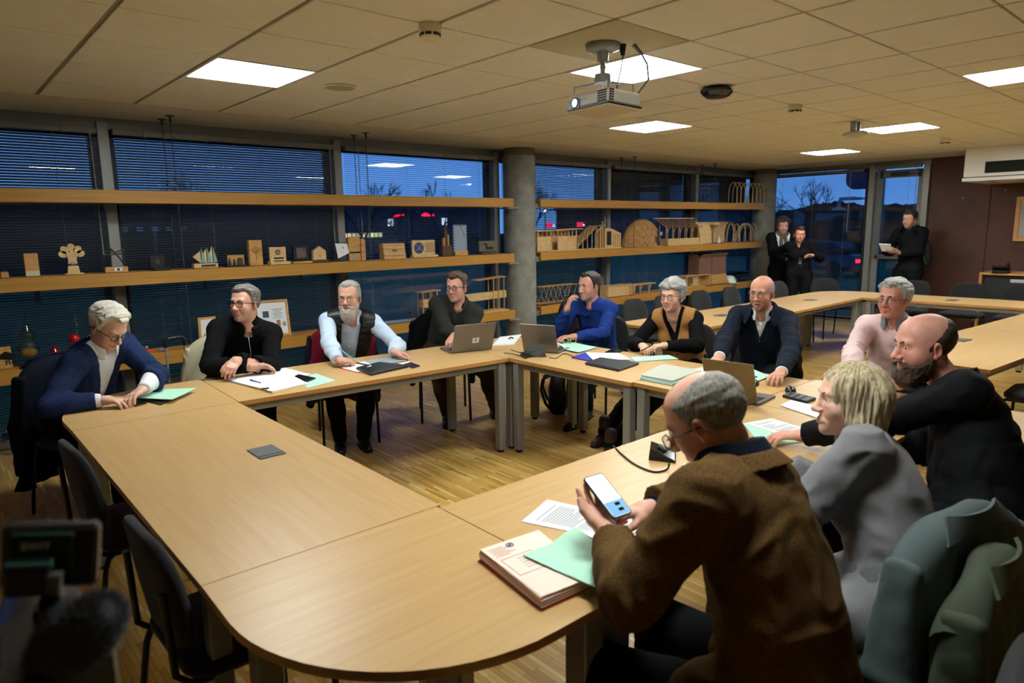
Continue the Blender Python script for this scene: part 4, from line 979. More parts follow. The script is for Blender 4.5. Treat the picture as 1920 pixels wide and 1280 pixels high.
bush(40, 17, 2, 10, 2.5, 3, 'dark hedge mass outside the end window'); bush(34, 40.5, 9, 1.2, 1.3, 5, 'low dark hedge far outside the middle windows'); bush(2, 42, 14, 1.2, 1.5, 8, 'low dark hedge far outside the left windows')
# shops across the road
def shop(x0, x1, y, h, label, col, lit):
    t = empty('shop_building', label, 'building', ((x0+x1)/2, y, -.3)); m = MB(); m.box((0, 3, h/2), (x1-x0, 6, h)); m.build('walls', mat('shop_wall_'+label[:4], col, .8), t); m = MB(); m.box((0, 2.9, h+.1), (x1-x0+.4, 6.6, .25)); m.build('roof', M_DARKSTEEL, t)
    for (a, b, z0, z1, c, s_) in lit:
        m = MB(); m.box(((a+b)/2-(x0+x1)/2, -.03, (z0+z1)/2+.3), (b-a, .06, z1-z0)); m.build('lit_window', mat('lit_%d_%d_%d_%d' % (c+(int(s_*10),)), c, .5, emit=s_), t)
    return t
rr = random.Random(4); lit = [(26.6+k*.42, 26.9+k*.42, 1.0, 1.35, rr.choice([(255, 214, 140), (255, 236, 190), (210, 230, 120), (255, 226, 160)]), rr.choice([.6, .9, 1.2])) for k in range(10)]
shop(14, 44, 52, 4.2, 'long dark shop building across the road with glowing signs', (52, 58, 72), lit)
lit2 = [(10.3+k*.9, 10.7+k*.9, 1.7, 2.1, (120, 160, 220), .16) for k in range(5)]
shop(-6, 13, 50, 3.8, 'low dark building far outside the left windows', (40, 48, 62), lit2)
shop(46, 75, 40, 3.4, 'far low building outside beyond the shelves of models', (46, 52, 66), [(50+k*1.2, 50.7+k*1.2, .7, 1.0, (220, 200, 150), .5) for k in range(4)])
def sign(name, label, c, w, h, face, back, deco, rz=0.0):
    t = empty(name, label, 'sign', c, rz); m = MB(); m.box((0, .06, 0), (w, .1, h)); m.build('panel', back, t); deco(t); return t
M_RED = mat('sign_red', (255, 30, 80), .5, emit=2.2); M_SW = mat('sign_white', (225, 240, 255), .5, emit=1.3); M_SB = mat('sign_ink', (20, 40, 80), .6); M_SHB = mat('sign_back', (40, 48, 62), .7)
def txt(s_, size, mt, parent, loc, rot=(math.pi/2, 0, 0), name='lettering', ext=.004):
    c = bpy.data.curves.new('txt', 'FONT'); c.body = s_; c.size = size; c.extrude = ext; c.align_x = 'CENTER'; c.align_y = 'CENTER'; o = bpy.data.objects.new(name, c)
    me = bpy.data.meshes.new_from_object(o); bpy.data.objects.remove(o); bpy.data.curves.remove(c); me.materials.append(mt); q = link_mesh(name, me, parent, loc); q.rotation_euler = rot; return q
def wav(mt, w, h, seed, up):
    def f(t):
        rr = random.Random(seed); m = MB(); x = -w/2
        while x < w/2:
            hh = h*rr.choice([.55, .6, 1.0, .58]); dw = rr.uniform(.16, .3); z = (x/w)*up; m.box((x+dw/2, -.03, z-h/2+hh/2), (dw*.72, .05, hh)); m.box((x+dw*.6, -.03, z-h/2+.05), (dw, .05, .12)); x += dw*1.15
        m.build('lettering', mt, t)
    return f
p = DP(746, 404, 59.5); 
def place(px, py, y=51.9): return YP(px, py, y)
sign('shop_sign', 'small slanted glowing red shop sign seen through the third window', place(746, 402), 1.15, .42, M_RED, M_SHB, wav(M_RED, .95, .28, 1, .18))
sign('shop_sign', 'glowing red shop lettering right of the slanted red sign', place(800, 402), 1.3, .40, M_RED, M_SHB, wav(M_RED, 1.15, .28, 2, 0))
def board(mark):
    def f(t):
        m = MB(); m.box((0, -.02, 0), (.52, .08, .60)); m.build('face', M_SW, t); m = MB()
        if mark == 'tri': m.add([(-.15, -.07, -.08), (.15, -.07, -.08), (0, -.07, .2)], [(0, 1, 2)]); m.box((0, -.065, -.2), (.34, .01, .04))
        else:
            for a in (-1, 1): m.box((a*.12, -.065, .08), (.05, .01, .26), R=rot3(0, a*.5, 0)); m.box((0, -.065, a*.06-.02), (.2, .01, .05))
            m.box((0, -.065, -.2), (.4, .01, .05))
        m.build('mark', M_SB, t)
    return f
sign('sign_board', 'small square white lit board with a dark triangle, outside', place(732, 417), .5, .56, None, M_SHB, board('tri')); sign('sign_board', 'small square white lit board outside, further right', place(833, 415), .5, .56, None, M_SHB, board('x'))
def pinkbox(t):
    m = MB(); m.box((0, -.02, 0), (.72, .08, .34)); m.build('face', M_RED, t); wav(M_SW, .66, .2, 5, 0)(t)
sign('light_box', 'left of two small glowing pink box signs outside', YP(1030, 422, 40), .7, .32, None, M_SHB, lambda t: (pinkbox(t))); sign('light_box', 'right of two small glowing pink box signs outside', YP(1087, 421, 40), .7, .32, None, M_SHB, lambda t: (pinkbox(t)))
def street_lamp(c, label, h, s_):
    t = empty('street_lamp', label, 'street lamp', (c[0], c[1], -.3)); z = c[2]+.3; m = MB(); m.cyl((0, 0, 0), (0, 0, z), .05, .035, 8); m.build('pole', M_DARKSTEEL, t); m = MB(); m.ball((0, 0, z+.1), (h, h, h*.6)); m.build('lamp_head', mat('lamp_glow_%s' % label[:5], (255, 220, 200), .5, emit=s_), t)
street_lamp(YP(1022, 398, 38), 'lit street lamp outside right of the column', .14, 6.0)
# far things outside the end window: street lamp with bent arm, hanging rounded sign
t = empty('garden_lamp', 'white hooded lamp on a bent arm outside the end window', 'street lamp', (14.3, 6.1, -.3)); c0 = XP(1573, 386, 14.3); c1 = XP(1600, 372, 14.3); c2 = XP(1632, 372, 14.3)
m = MB(); m.tube([c0-t.location, Vector((14.3, c0.y-.02, c1.z))-t.location, c1-t.location, c2-t.location, Vector((14.3, c2.y, -.3))-t.location], .04, 8); m.build('arm', mat('lamp_white', (170, 180, 190), .5), t); m = MB(); m.lathe([(.03, .05), (.13, .0), (.145, -.03), (0, -.035)], c=c0-t.location-Vector((0, 0, .06)), n=20); m.build('hood', mat('lamp_white', (170, 180, 190), .5), t); t.location = t.location
t = empty('hanging_sign', 'big dark rounded sign board outside the top of the end window', 'sign', (14.8, 6.0, 0)); c0 = XP(1622, 330, 14.8); m = MB(); m.prism(rrect(.72, .52, .2, 6), -.04, .04, Matrix.Translation(c0-t.location) @ Matrix.Rotation(math.pi/2, 4, 'Y') @ Matrix.Rotation(math.pi/2, 4, 'Z')); m.build('board', mat('sign_navy', (40, 56, 100), .5), t); m = MB(); m.cyl(Vector((0, c0.y-6.0-.36, -.3)), Vector((0, c0.y-6.0-.36, c0.z+.3)), .04, n=8); m.build('post', M_DARKSTEEL, t)
t = empty('parked_car', 'dark car with a red tail light parked outside the end window', 'car', (26, 11.9, -.28), math.radians(80)); m = MB(); m.box((0, 0, .5), (4.0, 1.7, .55), ch=.15); m.build('body', mat('car_blue', (50, 64, 90), .3), t); m = MB(); m.box((-.1, 0, 1.0), (2.1, 1.5, .5), ch=.2); m.build('cabin', mat('car_glass', (24, 30, 40), .15), t)
for sx in (-1, 1):
    for sy in (-1, 1): m = MB(); m.cyl((sx*1.25, sy*.72, .3), (sx*1.25, sy*.9, .3), .3, n=18); m.build('wheel', M_RUBBER, t)
m = MB(); m.box((-2.0, .6, .6), (.05, .22, .12)); m.build('tail_light', mat('tail_red', (255, 40, 50), .4, emit=3), t)
# ------------------------------------------------------------------ tables
TZ = .73
def table(label, outline, legs, grain='y', aprons=(), plates=(), group='beech meeting tables', thick_leg=.06, rz=0.0):
    cx = sum(p[0] for p in outline)/len(outline); cy = sum(p[1] for p in outline)/len(outline)
    t = empty('meeting_table', label, 'table', (cx, cy, 0), 0, group); ol = [(x-cx, y-cy) for x, y in outline]
    m = MB(); n = len(ol); e = .003
    m.add([(x, y, TZ) for x, y in ol], [tuple(range(n))]); m.cur = 1
    m.add([(x, y, TZ) for x, y in ol]+[(x, y, TZ-.026) for x, y in ol], [(i+n, (i+1) % n+n, (i+1) % n, i) for i in range(n)]); m.add([(x, y, TZ-.026) for x, y in ol], [tuple(range(n))[::-1]])
    m.build('tabletop', [M_TABLE if grain == 'y' else M_TABLEX, M_EDGE], t)
    for (a, b) in aprons:
        A = Vector((a[0]-cx, a[1]-cy, TZ-.051)); B = Vector((b[0]-cx, b[1]-cy, TZ-.051)); d = (B-A); L = d.length; m = MB(); m.box((A+B)/2, (L, .028, .05), math.atan2(d.y, d.x), ch=.002); m.build('apron', M_GREY, t)
    for (x, y) in legs:
        m = MB(); m.box((x-cx, y-cy, (TZ-.026+.02)/2), (thick_leg, thick_leg, TZ-.026-.02), rz, ch=.004); lg = m.build('leg', M_GREY, t); m = MB(); m.cyl((x-cx, y-cy, 0), (x-cx, y-cy, .022), .024, n=14); m.build('foot', M_RUBBER, lg)
    for (x, y, w, d, r_) in plates:
        pm = MB(); pm.box((x-cx, y-cy, TZ+.003), (w, d, .006), r_, ch=.002); q = pm.build('socket_plate', mat('plate_grey', (96, 100, 102), .42, .3), t); pm = MB(); pm.box((x-cx, y-cy-d*.36, TZ+.0065), (w*.96, .004, .002), r_); pm.build('hinge_gap', M_PLASTIC, q)
    return t
def rect(x0, x1, y0, y1): return [(x0, y0), (x1, y0), (x1, y1), (x0, y1)]
def quad_legs(q, ins=.045):
    c = Vector((sum(p[0] for p in q)/4, sum(p[1] for p in q)/4)); out = []
    for p in q:
        d = c-Vector(p); out.append((p[0]+math.copysign(ins, d.x), p[1]+math.copysign(ins, d.y)))
    return out
def quad_apr(q, ins=.05):
    L = quad_legs(q, ins); return [(L[i], L[(i+1) % 4]) for i in range(4)]
q = rect(.490, 1.300, 1.889, 3.892); table('long beech table in the foreground on the left, with one socket plate', q, quad_legs(q), 'y', quad_apr(q), [(1.072, 2.893, .115, .16, 0)])
# top left corner piece (rounded)
def arc(cx, cy, r, a0, a1, n=14): return [(cx+r*math.cos(math.radians(a0+(a1-a0)*k/n)), cy+r*math.sin(math.radians(a0+(a1-a0)*k/n))) for k in range(n+1)]
ol = [(.490, 3.896), (1.305, 3.896), (1.335, 4.690)]+arc(1.04, 4.13, .555, 88, 180, 14)
table('round-cornered beech corner table where the white-haired man sits', ol, [(1.24, 3.95), (.60, 3.97), (1.25, 4.60)], 'x', [((.60, 3.95), (1.24, 3.95)), ((1.26, 3.95), (1.27, 4.62))])
q = [(1.309, 3.896), (3.262, 3.772), (3.312, 4.566), (1.339, 4.690)]; table('beech table under the laptop and the row of men by the shelves', q, quad_legs(q, .05), 'x', quad_apr(q), rz=-.063)
ol = [(3.266, 3.772), (4.075, 3.772), (4.075, 4.10)]+arc(3.67, 4.16, .405, 0, 90, 10)+[(3.316, 4.566)]
table('beech corner table in front of the round column, with papers', ol, [(4.02, 3.84), (3.33, 3.83), (4.02, 4.30)], 'x', [((3.33, 3.82), (4.02, 3.82))])
q = rect(3.268, 4.075, 2.618, 3.768); table('beech table in front of the blue-shirted man and the woman', q, quad_legs(q), 'y', quad_apr(q))
q = rect(3.290, 4.095, 1.868, 2.614); table('beech table in front of the navy-jumper man, with grey folder', q, quad_legs(q), 'y', quad_apr(q))
q = rect(1.286, 3.345, 1.065, 1.868); table('long beech table in the foreground, where the old man reads his phone', q, quad_legs(q), 'x', quad_apr(q))
q = rect(3.349, 4.150, .665, 1.864); table('beech end table beside the bearded man at the right', q, quad_legs(q), 'y', quad_apr(q))
ol = [(1.282, 1.885), (.490, 1.885)]+arc(1.06, 1.645, .575, 180, 270, 16)+[(1.282, 1.068)]
table('round-cornered beech corner table nearest the camera', ol, [(.62, 1.80), (1.225, 1.125), (1.225, 1.80)], 'x', [((.62, 1.83), (1.22, 1.83)), ((1.235, 1.15), (1.235, 1.8))], thick_leg=.075)
# second ring
g2 = 'beech tables of the empty far ring'
q = [(5.22, 3.58), (7.20, 3.53), (7.22, 4.33), (5.24, 4.40)]; table('far ring table behind the woman, left half of the window side', q, quad_legs(q, .06), 'x', quad_apr(q, .06), [(6.42, 3.93, .11, .15, 1.57)], g2)
q = [(7.204, 3.53), (9.14, 3.57), (9.14, 4.36), (7.224, 4.33)]; table('far ring table on the window side, next to the rounded far corner', q, quad_legs(q, .06), 'x', quad_apr(q, .06), [(8.45, 3.93, .11, .15, 1.57)], g2)
ol = [(9.144, 3.57), (9.95, 3.57)]+arc(9.42, 3.83, .53, 0, 90, 12)+[(9.144, 4.36)]; table('rounded far corner table below the standing pair', ol, [(9.22, 3.64), (9.88, 3.64), (9.22, 4.28)], 'x', [((9.22, 3.62), (9.88, 3.62)), ((9.2, 3.64), (9.2, 4.28))], group=g2)
q = [(9.144, 1.80), (9.95, 1.80), (9.95, 3.566), (9.144, 3.566)]; table('far ring table along the brown wall, with one socket plate', q, quad_legs(q, .06), 'y', quad_apr(q, .06), [(9.50, 2.66, .15, .11, 0)], g2)
q = [(7.16, 1.06), (9.15, .98), (9.15, 1.72), (7.16, 1.84)]; table('far ring table at the right edge of the view', q, quad_legs(q, .06), 'x', quad_apr(q, .06), (), g2)
q = [(5.20, 1.20), (7.156, 1.064), (7.156, 1.844), (5.24, 1.98)]; table('near table of the far ring, right behind the bearded man', q, quad_legs(q, .06), 'x', quad_apr(q, .06), [(6.36, 1.70, .16, .13, -.1)], g2)
# ------------------------------------------------------------------ chairs
def pillow(m, ol, prof, fn):
    """rings of a scaled outline: prof = [(scale, offset)], fn(x, z, off) -> point"""
    n = len(ol); vs = []
    for s_, o in prof: vs += [fn(x*s_, z*s_, o) for x, z in ol]
    k = len(prof); fs = [(i*n+j, i*n+(j+1) % n, (i+1)*n+(j+1) % n, (i+1)*n+j) for i in range(k-1) for j in range(n)]
    fs += [tuple(range(n))[::-1], tuple((k-1)*n+j for j in range(n))]; m.add(vs, fs, True)
PRF = [(.55, -.021), (.9, -.019), (.975, -.012), (1, 0), (.975, .012), (.9, .019), (.55, .022)]
def make_chair():
    t = empty('conference_chair', '', 'chair'); m = MB()
    pillow(m, rrect(.47, .44, .09, 6), [(.5, -.026), (.94, -.024), (.985, -.015), (1, 0), (.985, .014), (.93, .022), (.5, .027)], lambda x, y, o: (x, y+.01, .462+o)); m.build('seat', M_BLACKFAB, t)
    m = MB(); pillow(m, [(x*(1-.12*max(z, 0)/.18), z) for x, z in rrect(.45, .36, .13, 7)], PRF, lambda x, z, o: (x, -.225-(z)*.14+.55*x*x+o, .685+z)); m.build('backrest', M_BLACKFAB, t)
    for sx in (-1, 1):
        m = MB(); m.tube([(sx*.20, .19, .435), (sx*.205, .215, .425), (sx*.21, .225, .39), (sx*.215, .24, .0)], .0115, 8); m.build('leg', M_BLACKMET, t)
        m = MB(); m.tube([(sx*.20, -.17, .435), (sx*.205, -.195, .42), (sx*.21, -.21, .38), (sx*.215, -.27, .0)], .0115, 8); m.build('leg', M_BLACKMET, t)
        m = MB(); m.tube([(sx*.19, -.10, .432), (sx*.19, -.20, .435), (sx*.185, -.235, .47), (sx*.18, -.245, .72)], .011, 8); m.build('back_post', M_BLACKMET, t)
        m = MB(); m.tube([(sx*.20, .19, .432), (sx*.20, -.17, .432)], .011, 8); m.build('side_rail', M_BLACKMET, t)
    m = MB(); m.tube([(-.20, -.15, .43), (.20, -.15, .43)], .010, 8); m.build('cross_rail', M_BLACKMET, t)
    return t
_CH = [None]
def chair(x, y, yaw, label, group='black fabric conference chairs'):
    if _CH[0] is None: _CH[0] = make_chair(); c = _CH[0]
    else: c = copy_tree(_CH[0])
    c.location = (x, y, 0); c.rotation_euler = (0, 0, math.radians(yaw-90)); set_props(c, label, 'chair', group); return c
chair(.62, 3.18, 4, 'empty black chair at the left table, next to the white-haired man'); chair(.64, 2.12, 2, 'empty black chair tucked under the near left table'); chair(.66, 1.25, 52, 'black chair at the rounded near corner, only its back top showing')
for x, y, a, lb in ((6.13, 4.66, -90, 'empty far chair by the shelves, just right of the blue-shirted man'), (6.70, 4.66, -88, 'empty far chair half hidden behind the grey-haired woman'), (7.47, 4.68, -92, 'empty far chair right of the grey-haired woman by the shelves'), (8.17, 4.66, -90, 'empty far chair under the white helmet, left of the bald man'), (9.36, 4.62, -95, 'empty far chair directly behind the bald man'), (10.18, 4.42, -128, 'empty far chair below the standing woman at the rounded corner'),
                    (10.42, 3.46, 180, 'empty far chair behind the pink-shirted man, under the backpack man'), (10.42, 2.80, 178, 'empty far chair left of the wooden cabinet'), (10.42, 2.18, 182, 'empty far chair in front of the wooden cabinet')): chair(x, y, a, lb)
chair(5.95, 1.02, 92, 'empty black chair at the right edge, behind the bearded man'); chair(6.9, .86, 88, 'black chair beyond the right edge table, mostly cut off')
# ------------------------------------------------------------------ the people
def fab(name, c, rough=.9, b=(350, .35, .002), c2=None, var=None, **k): return mat('cloth_'+name, c, rough, bump=b, var=var, col2=c2, spec=.12, **k)
C_NAVY = fab('navy_wool', (38, 52, 92), var=(90, .2), c2=(28, 40, 72)); C_WHITE = fab('white_cotton', (228, 230, 232)); C_BLACK = fab('black_knit', (15, 15, 17), b=(500, .5, .002)); C_PALEB = fab('pale_blue_cotton', (190, 206, 230)); C_QUILT = mat('cloth_quilt', (18, 19, 22), .45, bump=(60, .3, .004))
C_OLIVE = fab('dark_olive_fleece', (46, 48, 44)); C_GREYSL = fab('charcoal_sleeve', (68, 70, 72)); C_BLUE = fab('blue_cotton', (34, 62, 140), var=(120, .2), c2=(26, 50, 118)); C_CAMEL = fab('camel_knit', (166, 118, 66), b=(420, .6, .002)); C_RIB = fab('navy_knit', (24, 31, 44), b=(400, .5, .002)); C_PINK = fab('pink_cotton', (232, 200, 198))
C_SOFT = fab('black_softshell', (13, 14, 17), .75); C_GREYK = fab('grey_knit', (132, 131, 134), var=(160, .12), b=(420, .6, .002)); C_TWEED = fab('brown_tweed', (112, 82, 42), var=(220, .35), c2=(70, 52, 28), b=(300, .7, .003)); C_DKNAVY = fab('dark_navy', (20, 26, 40)); C_TROU = fab('black_trouser', (20, 20, 22)); C_TAUPE = fab('brown_trouser', (62, 50, 38)); C_JEAN = fab('dark_jean', (30, 36, 52)); C_SHOE = mat('black_shoe', (14, 13, 13), .35); C_BOOT = mat('brown_boot', (58, 42, 28), .6); C_COLGREY = fab('grey_collar', (120, 122, 130)); C_SCARF = fab('taupe_scarf', (112, 100, 90), var=(60, .3)); C_BTN = mat('button_pale', (225, 225, 220), .3); C_ZIP = mat('zip_metal', (150, 150, 150), .3, .8)
GB = mat('glasses_black', (14, 14, 16), .25); GM = mat('glasses_metal', (90, 88, 84), .3, .8); GT = mat('glasses_tortoise', (40, 28, 20), .25)
H_WHITE = hair_mat('white', (236, 231, 216), (196, 190, 174)); H_GREY = hair_mat('grey', (142, 138, 132), (80, 76, 72)); H_LGREY = hair_mat('light_grey', (196, 194, 190), (132, 130, 128)); H_BRG = hair_mat('brown_grey', (112, 92, 74), (66, 54, 44)); H_DKB = hair_mat('dark_brown', (56, 44, 36), (30, 24, 20)); H_BEARDW = hair_mat('beard_white', (206, 196, 182), (150, 134, 116)); H_BEARDB = hair_mat('beard_brown', (92, 62, 42), (44, 32, 24)); H_BLOND = hair_mat('blond', (226, 210, 158), (168, 142, 92)); H_BLACK = hair_mat('black', (34, 32, 32), (16, 15, 15)); H_DKGR = hair_mat('dark_grey', (74, 68, 62), (36, 32, 30))
trs = lambda c=None: dict(kind='trousers', name='trousers', mat=c or C_TROU)
shs = lambda c=None, hi=.02: dict(kind='shoes', name='shoes', mat=c or C_SHOE, hi=hi)
col = lambda m, **k: dict(dict(kind='collar', name='collar', mat=m, r=.060, hh=.034, flare=.22, point=.030, th=.0032, down=-.002), **k)
def sit(sp, lb):
    a = math.radians(sp.get('cyaw', sp['yaw'])); cf = sp.get('cf', .06); chair(sp['pelvis'][0]+cf*math.cos(a), sp['pelvis'][1]+cf*math.sin(a), sp.get('cyaw', sp['yaw']), lb)
def V3(v): return (v[0], v[1], v[2])
def mix(a, b, t): return a+(b-a)*t
PEOPLE = []
# 1 white-haired man in a navy suit
PEOPLE.append(dict(label='white-haired man in a navy suit looking down at his hands', yaw=-58, pelvis=(.66, 4.86, .55), eye=(.835, 4.40, 1.115), head=(-62, -34, 0), gaze=(0, -20), eye_open=.55, skin=(216, 172, 152), girth=1.08,
  arms=dict(R=dict(w=(.705, 4.30, .775), d=(.75, -.75, -.05), n=(0, 0, -1), curl=.28, thumb=.3, pole=(-.8, -.2, -.5)), L=dict(w=(.905, 4.285, .80), d=(-.75, -.55, -.12), n=(.1, -.1, -1), curl=.35, pole=(.9, .2, -.5))),
  hair=dict(mat=H_WHITE, t=lambda x, y, z: .011+.015*sstep(.0, .08, z)+.012*sstep(.0, .06, x)*sstep(.02, .07, y)*sstep(.05, .09, z), rough=.005, recede=.024, front=.010, flow=(16, 90, 60), edge=.026, jag=.012), glasses=dict(mat=GB, r=.0021, w=.048, h=.032),
  wear=[dict(kind='top', name='suit_jacket', mat=C_NAVY, o=.022, v=(.30, 1.0, .085), lapel=.007, fold=.005, cuff=.035, sub=[]), dict(kind='top', name='shirt', mat=C_WHITE, o=.010, fold=.004, cuff=.008, sub=[strip_on('button', C_BTN, .45, .92, w=.005, n=6, th=.003, dots=True)]), col(C_WHITE, open_deg=26), trs(), shs()]))
# 2 man in black jumper
PEOPLE.append(dict(label='grey-haired man in a black jumper, arms crossed, looking up left', yaw=-100, pelvis=(1.66, 5.08, .55), eye=(1.61, 4.68, 1.213), head=(-147, 8, 0), gaze=(22, 8), skin=(212, 160, 140), girth=1.1, stubble=.25, s=1.03,
  arms=dict(R=dict(w=(1.60, 4.50, .80), d=(.9, -.2, 0), n=(0, -.5, -.8), curl=.3, thumb=.7, pole=(-.9, .0, -.6)), L=dict(w=(1.535, 4.52, .862), d=(-.62, -.45, -.42), n=(-.3, .25, -1), curl=.45, pole=(.9, .1, -.5))),
  hair=dict(mat=H_GREY, t=lambda x, y, z: .008+.012*sstep(.03, .10, z), rough=.0035, recede=.014), glasses=dict(mat=GB, r=.0022, w=.050, h=.036),
  wear=[dict(kind='top', name='jumper', mat=C_BLACK, o=.018, fold=.006, cuff=.012, neck=.25, sub=[strip_on('zip', C_ZIP, .70, .97, w=.0016)]), dict(kind='collar', name='collar', mat=C_BLACK, r=.068, hh=.036, flare=.25, point=.02, th=.005, open_deg=14, down=-.002), trs(), shs()]))
# 3 bearded man with quilted vest
PEOPLE.append(dict(label='man with white beard in a black padded vest, writing', yaw=-112, pelvis=(2.56, 5.03, .55), eye=(2.42, 4.67, 1.182), head=(-136, 1, 0), gaze=(8, 0), skin=(208, 156, 136), girth=1.05,
  arms=dict(R=dict(w=(2.17, 4.36, .785), d=(.85, -.25, -.10), n=(.3, .2, -1), curl=.62, thumb=.35, tc=.6, pole=(-1, 0, -.5)), L=dict(w=(2.61, 4.34, .79), d=(.55, -.55, -.12), n=(.1, -.4, -1), curl=.5, pole=(1, .2, -.5))),
  hair=dict(mat=H_LGREY, t=lambda x, y, z: .005+.009*sstep(.05, .11, z), rough=.003, recede=.034, front=.008), brow_mat=H_BEARDW, beard=dict(mat=H_BEARDW, t=.012, len=.035), glasses=dict(mat=GM, r=.0011, w=.048, h=.034),
  wear=[dict(kind='vest', name='padded_vest', mat=C_QUILT, o=.026, v=(-.4, 1.0, .040), gap=.034, open=True, quilt=[.11], fold=.004), dict(kind='top', name='shirt', mat=C_PALEB, o=.012, fold=.006, cuff=.008, sub=[strip_on('button', C_BTN, .40, .95, w=.005, n=7, th=.003, dots=True)]), col(C_PALEB), dict(kind='collar', name='vest_collar', mat=C_QUILT, r=.082, hh=.042, flare=.5, point=.0, fold_over=False, th=.009, open_deg=40, down=.004), trs(), shs(None, .06)],
  feet=dict(R=(2.33, 4.72, .09), L=(2.50, 4.66, .09))))
# 4 man in dark fleece
PEOPLE.append(dict(label='man with brown-grey hair in a dark zipped fleece by the laptop', yaw=-122, pelvis=(3.54, 5.02, .55), eye=(3.42, 4.68, 1.191), head=(-153, 0, 0), gaze=(12, 0), skin=(212, 158, 138), ruddy=1.5, girth=1.08, stubble=.15,
  arms=dict(R=dict(w=(3.44, 4.44, .79), d=(.7, -.6, 0), n=(0, 0, -1), pole=(-.8, .5, -1)), L=dict(w=(3.31, 4.50, .825), d=(-.68, -.45, -.30), n=(.0, .0, -1), curl=.4, pole=(.8, .4, -1))),
  hair=dict(mat=H_BRG, t=lambda x, y, z: .007+.014*sstep(.03, .10, z)+.01*sstep(.04, .08, y)*sstep(.06, .09, z), rough=.005, recede=.018, jag=.014), glasses=dict(mat=GB, r=.0017, w=.048, h=.033),
  wear=[dict(kind='top', name='fleece', mat=C_OLIVE, o=.019, fold=.006, cuff=.012, v=(.80, 1.02, .035), sub=[strip_on('zip', C_ZIP, .55, .80, w=.0016)]), dict(kind='top', name='shirt', mat=C_GREYSL, o=.008, fold=.003, low=1), col(C_OLIVE, r=.066, hh=.05, point=.014, open_deg=28, th=.0045), trs(C_TAUPE), shs()],
  feet=dict(R=(3.36, 4.72, .09), L=(3.82, 4.62, .09))))
# 5 man in blue shirt
PEOPLE.append(dict(label='dark-haired man in a blue shirt with his hand at his mouth', yaw=-166, pelvis=(4.64, 4.08, .55), eye=(4.325, 4.015, 1.176), head=(-182, 0, 0), gaze=(4, -2), skin=(206, 150, 130), stubble=.4, stubble_col=(150, 140, 135),
  arms=dict(R=dict(w=(4.175, 4.055, .985), d=(.22, -.22, .93), n=(.75, -.45, -.1), curl=.42, thumb=.3, tc=.5, pole=(-.6, .3, -1)), L=dict(w=(4.08, 3.86, .785), d=(-.7, .6, 0), n=(0, 0, -1), curl=.3, pole=(.4, -1, -.8))),
  hair=dict(mat=H_DKB, t=lambda x, y, z: .006+.008*sstep(.03, .10, z), rough=.003, recede=.030, front=.008), 
  wear=[dict(kind='top', name='shirt', mat=C_BLUE, o=.015, fold=.008, cuff=.01, sub=[strip_on('button', mat('button_blue', (30, 40, 90), .4), .45, .93, w=.0045, n=6, dots=True)]), col(C_BLUE, open_deg=22), trs(C_JEAN), shs()],
  feet=dict(R=(4.10, 3.86, .09), L=(4.36, 3.98, .09))))
# 6 woman with camel vest
PEOPLE.append(dict(label='grey-haired woman in a camel vest over a black top, smiling', female=True, yaw=-163, pelvis=(4.76, 3.24, .55), eye=(4.38, 3.165, 1.142), head=(-170, 0, 0), gaze=(8, 2), skin=(224, 176, 152), smile=.8, girth=1.08, sw=.162, neck=.05,
  arms=dict(R=dict(w=(4.125, 3.20, .785), d=(-.6, -.7, 0), n=(0, -.2, -1), curl=.5, pole=(.2, 1, -.6)), L=dict(w=(4.19, 3.03, .80), d=(-.75, .55, -.06), n=(-.1, .1, -1), curl=.5, pole=(.4, -1, -.6))),
  hair=dict(mat=H_LGREY, t=lambda x, y, z: .015+.013*sstep(.0, .09, z)+.008*sstep(-.02, -.09, y), rough=.007, front=-.022, recede=.002, edge=.030, jag=.014, flow=(60, 30, 50), raise_=0, mask=lambda x, y, z, m: np.minimum(m, np.maximum(-.035-z, y-.035)*1.0)), glasses=dict(mat=GT, r=.0015, w=.047, h=.042, rad=.020),
  wear=[dict(kind='vest', name='knit_vest', mat=C_CAMEL, o=.024, v=(.46, .95, .072), fold=.003, sub=[strip_on('button', C_BLACK, .12, .36, w=.007, n=3, dots=True)]), dict(kind='top', name='top', mat=C_BLACK, o=.010, fold=.004, cuff=.008, v=(.70, .98, .045)), trs(), shs(C_BOOT, .09)],
  feet=dict(R=(3.95, 3.42, .09), L=(3.72, 3.16, .09)), knee=dict(R=(-.6, .2, 1), L=(-.6, -.2, 1))))
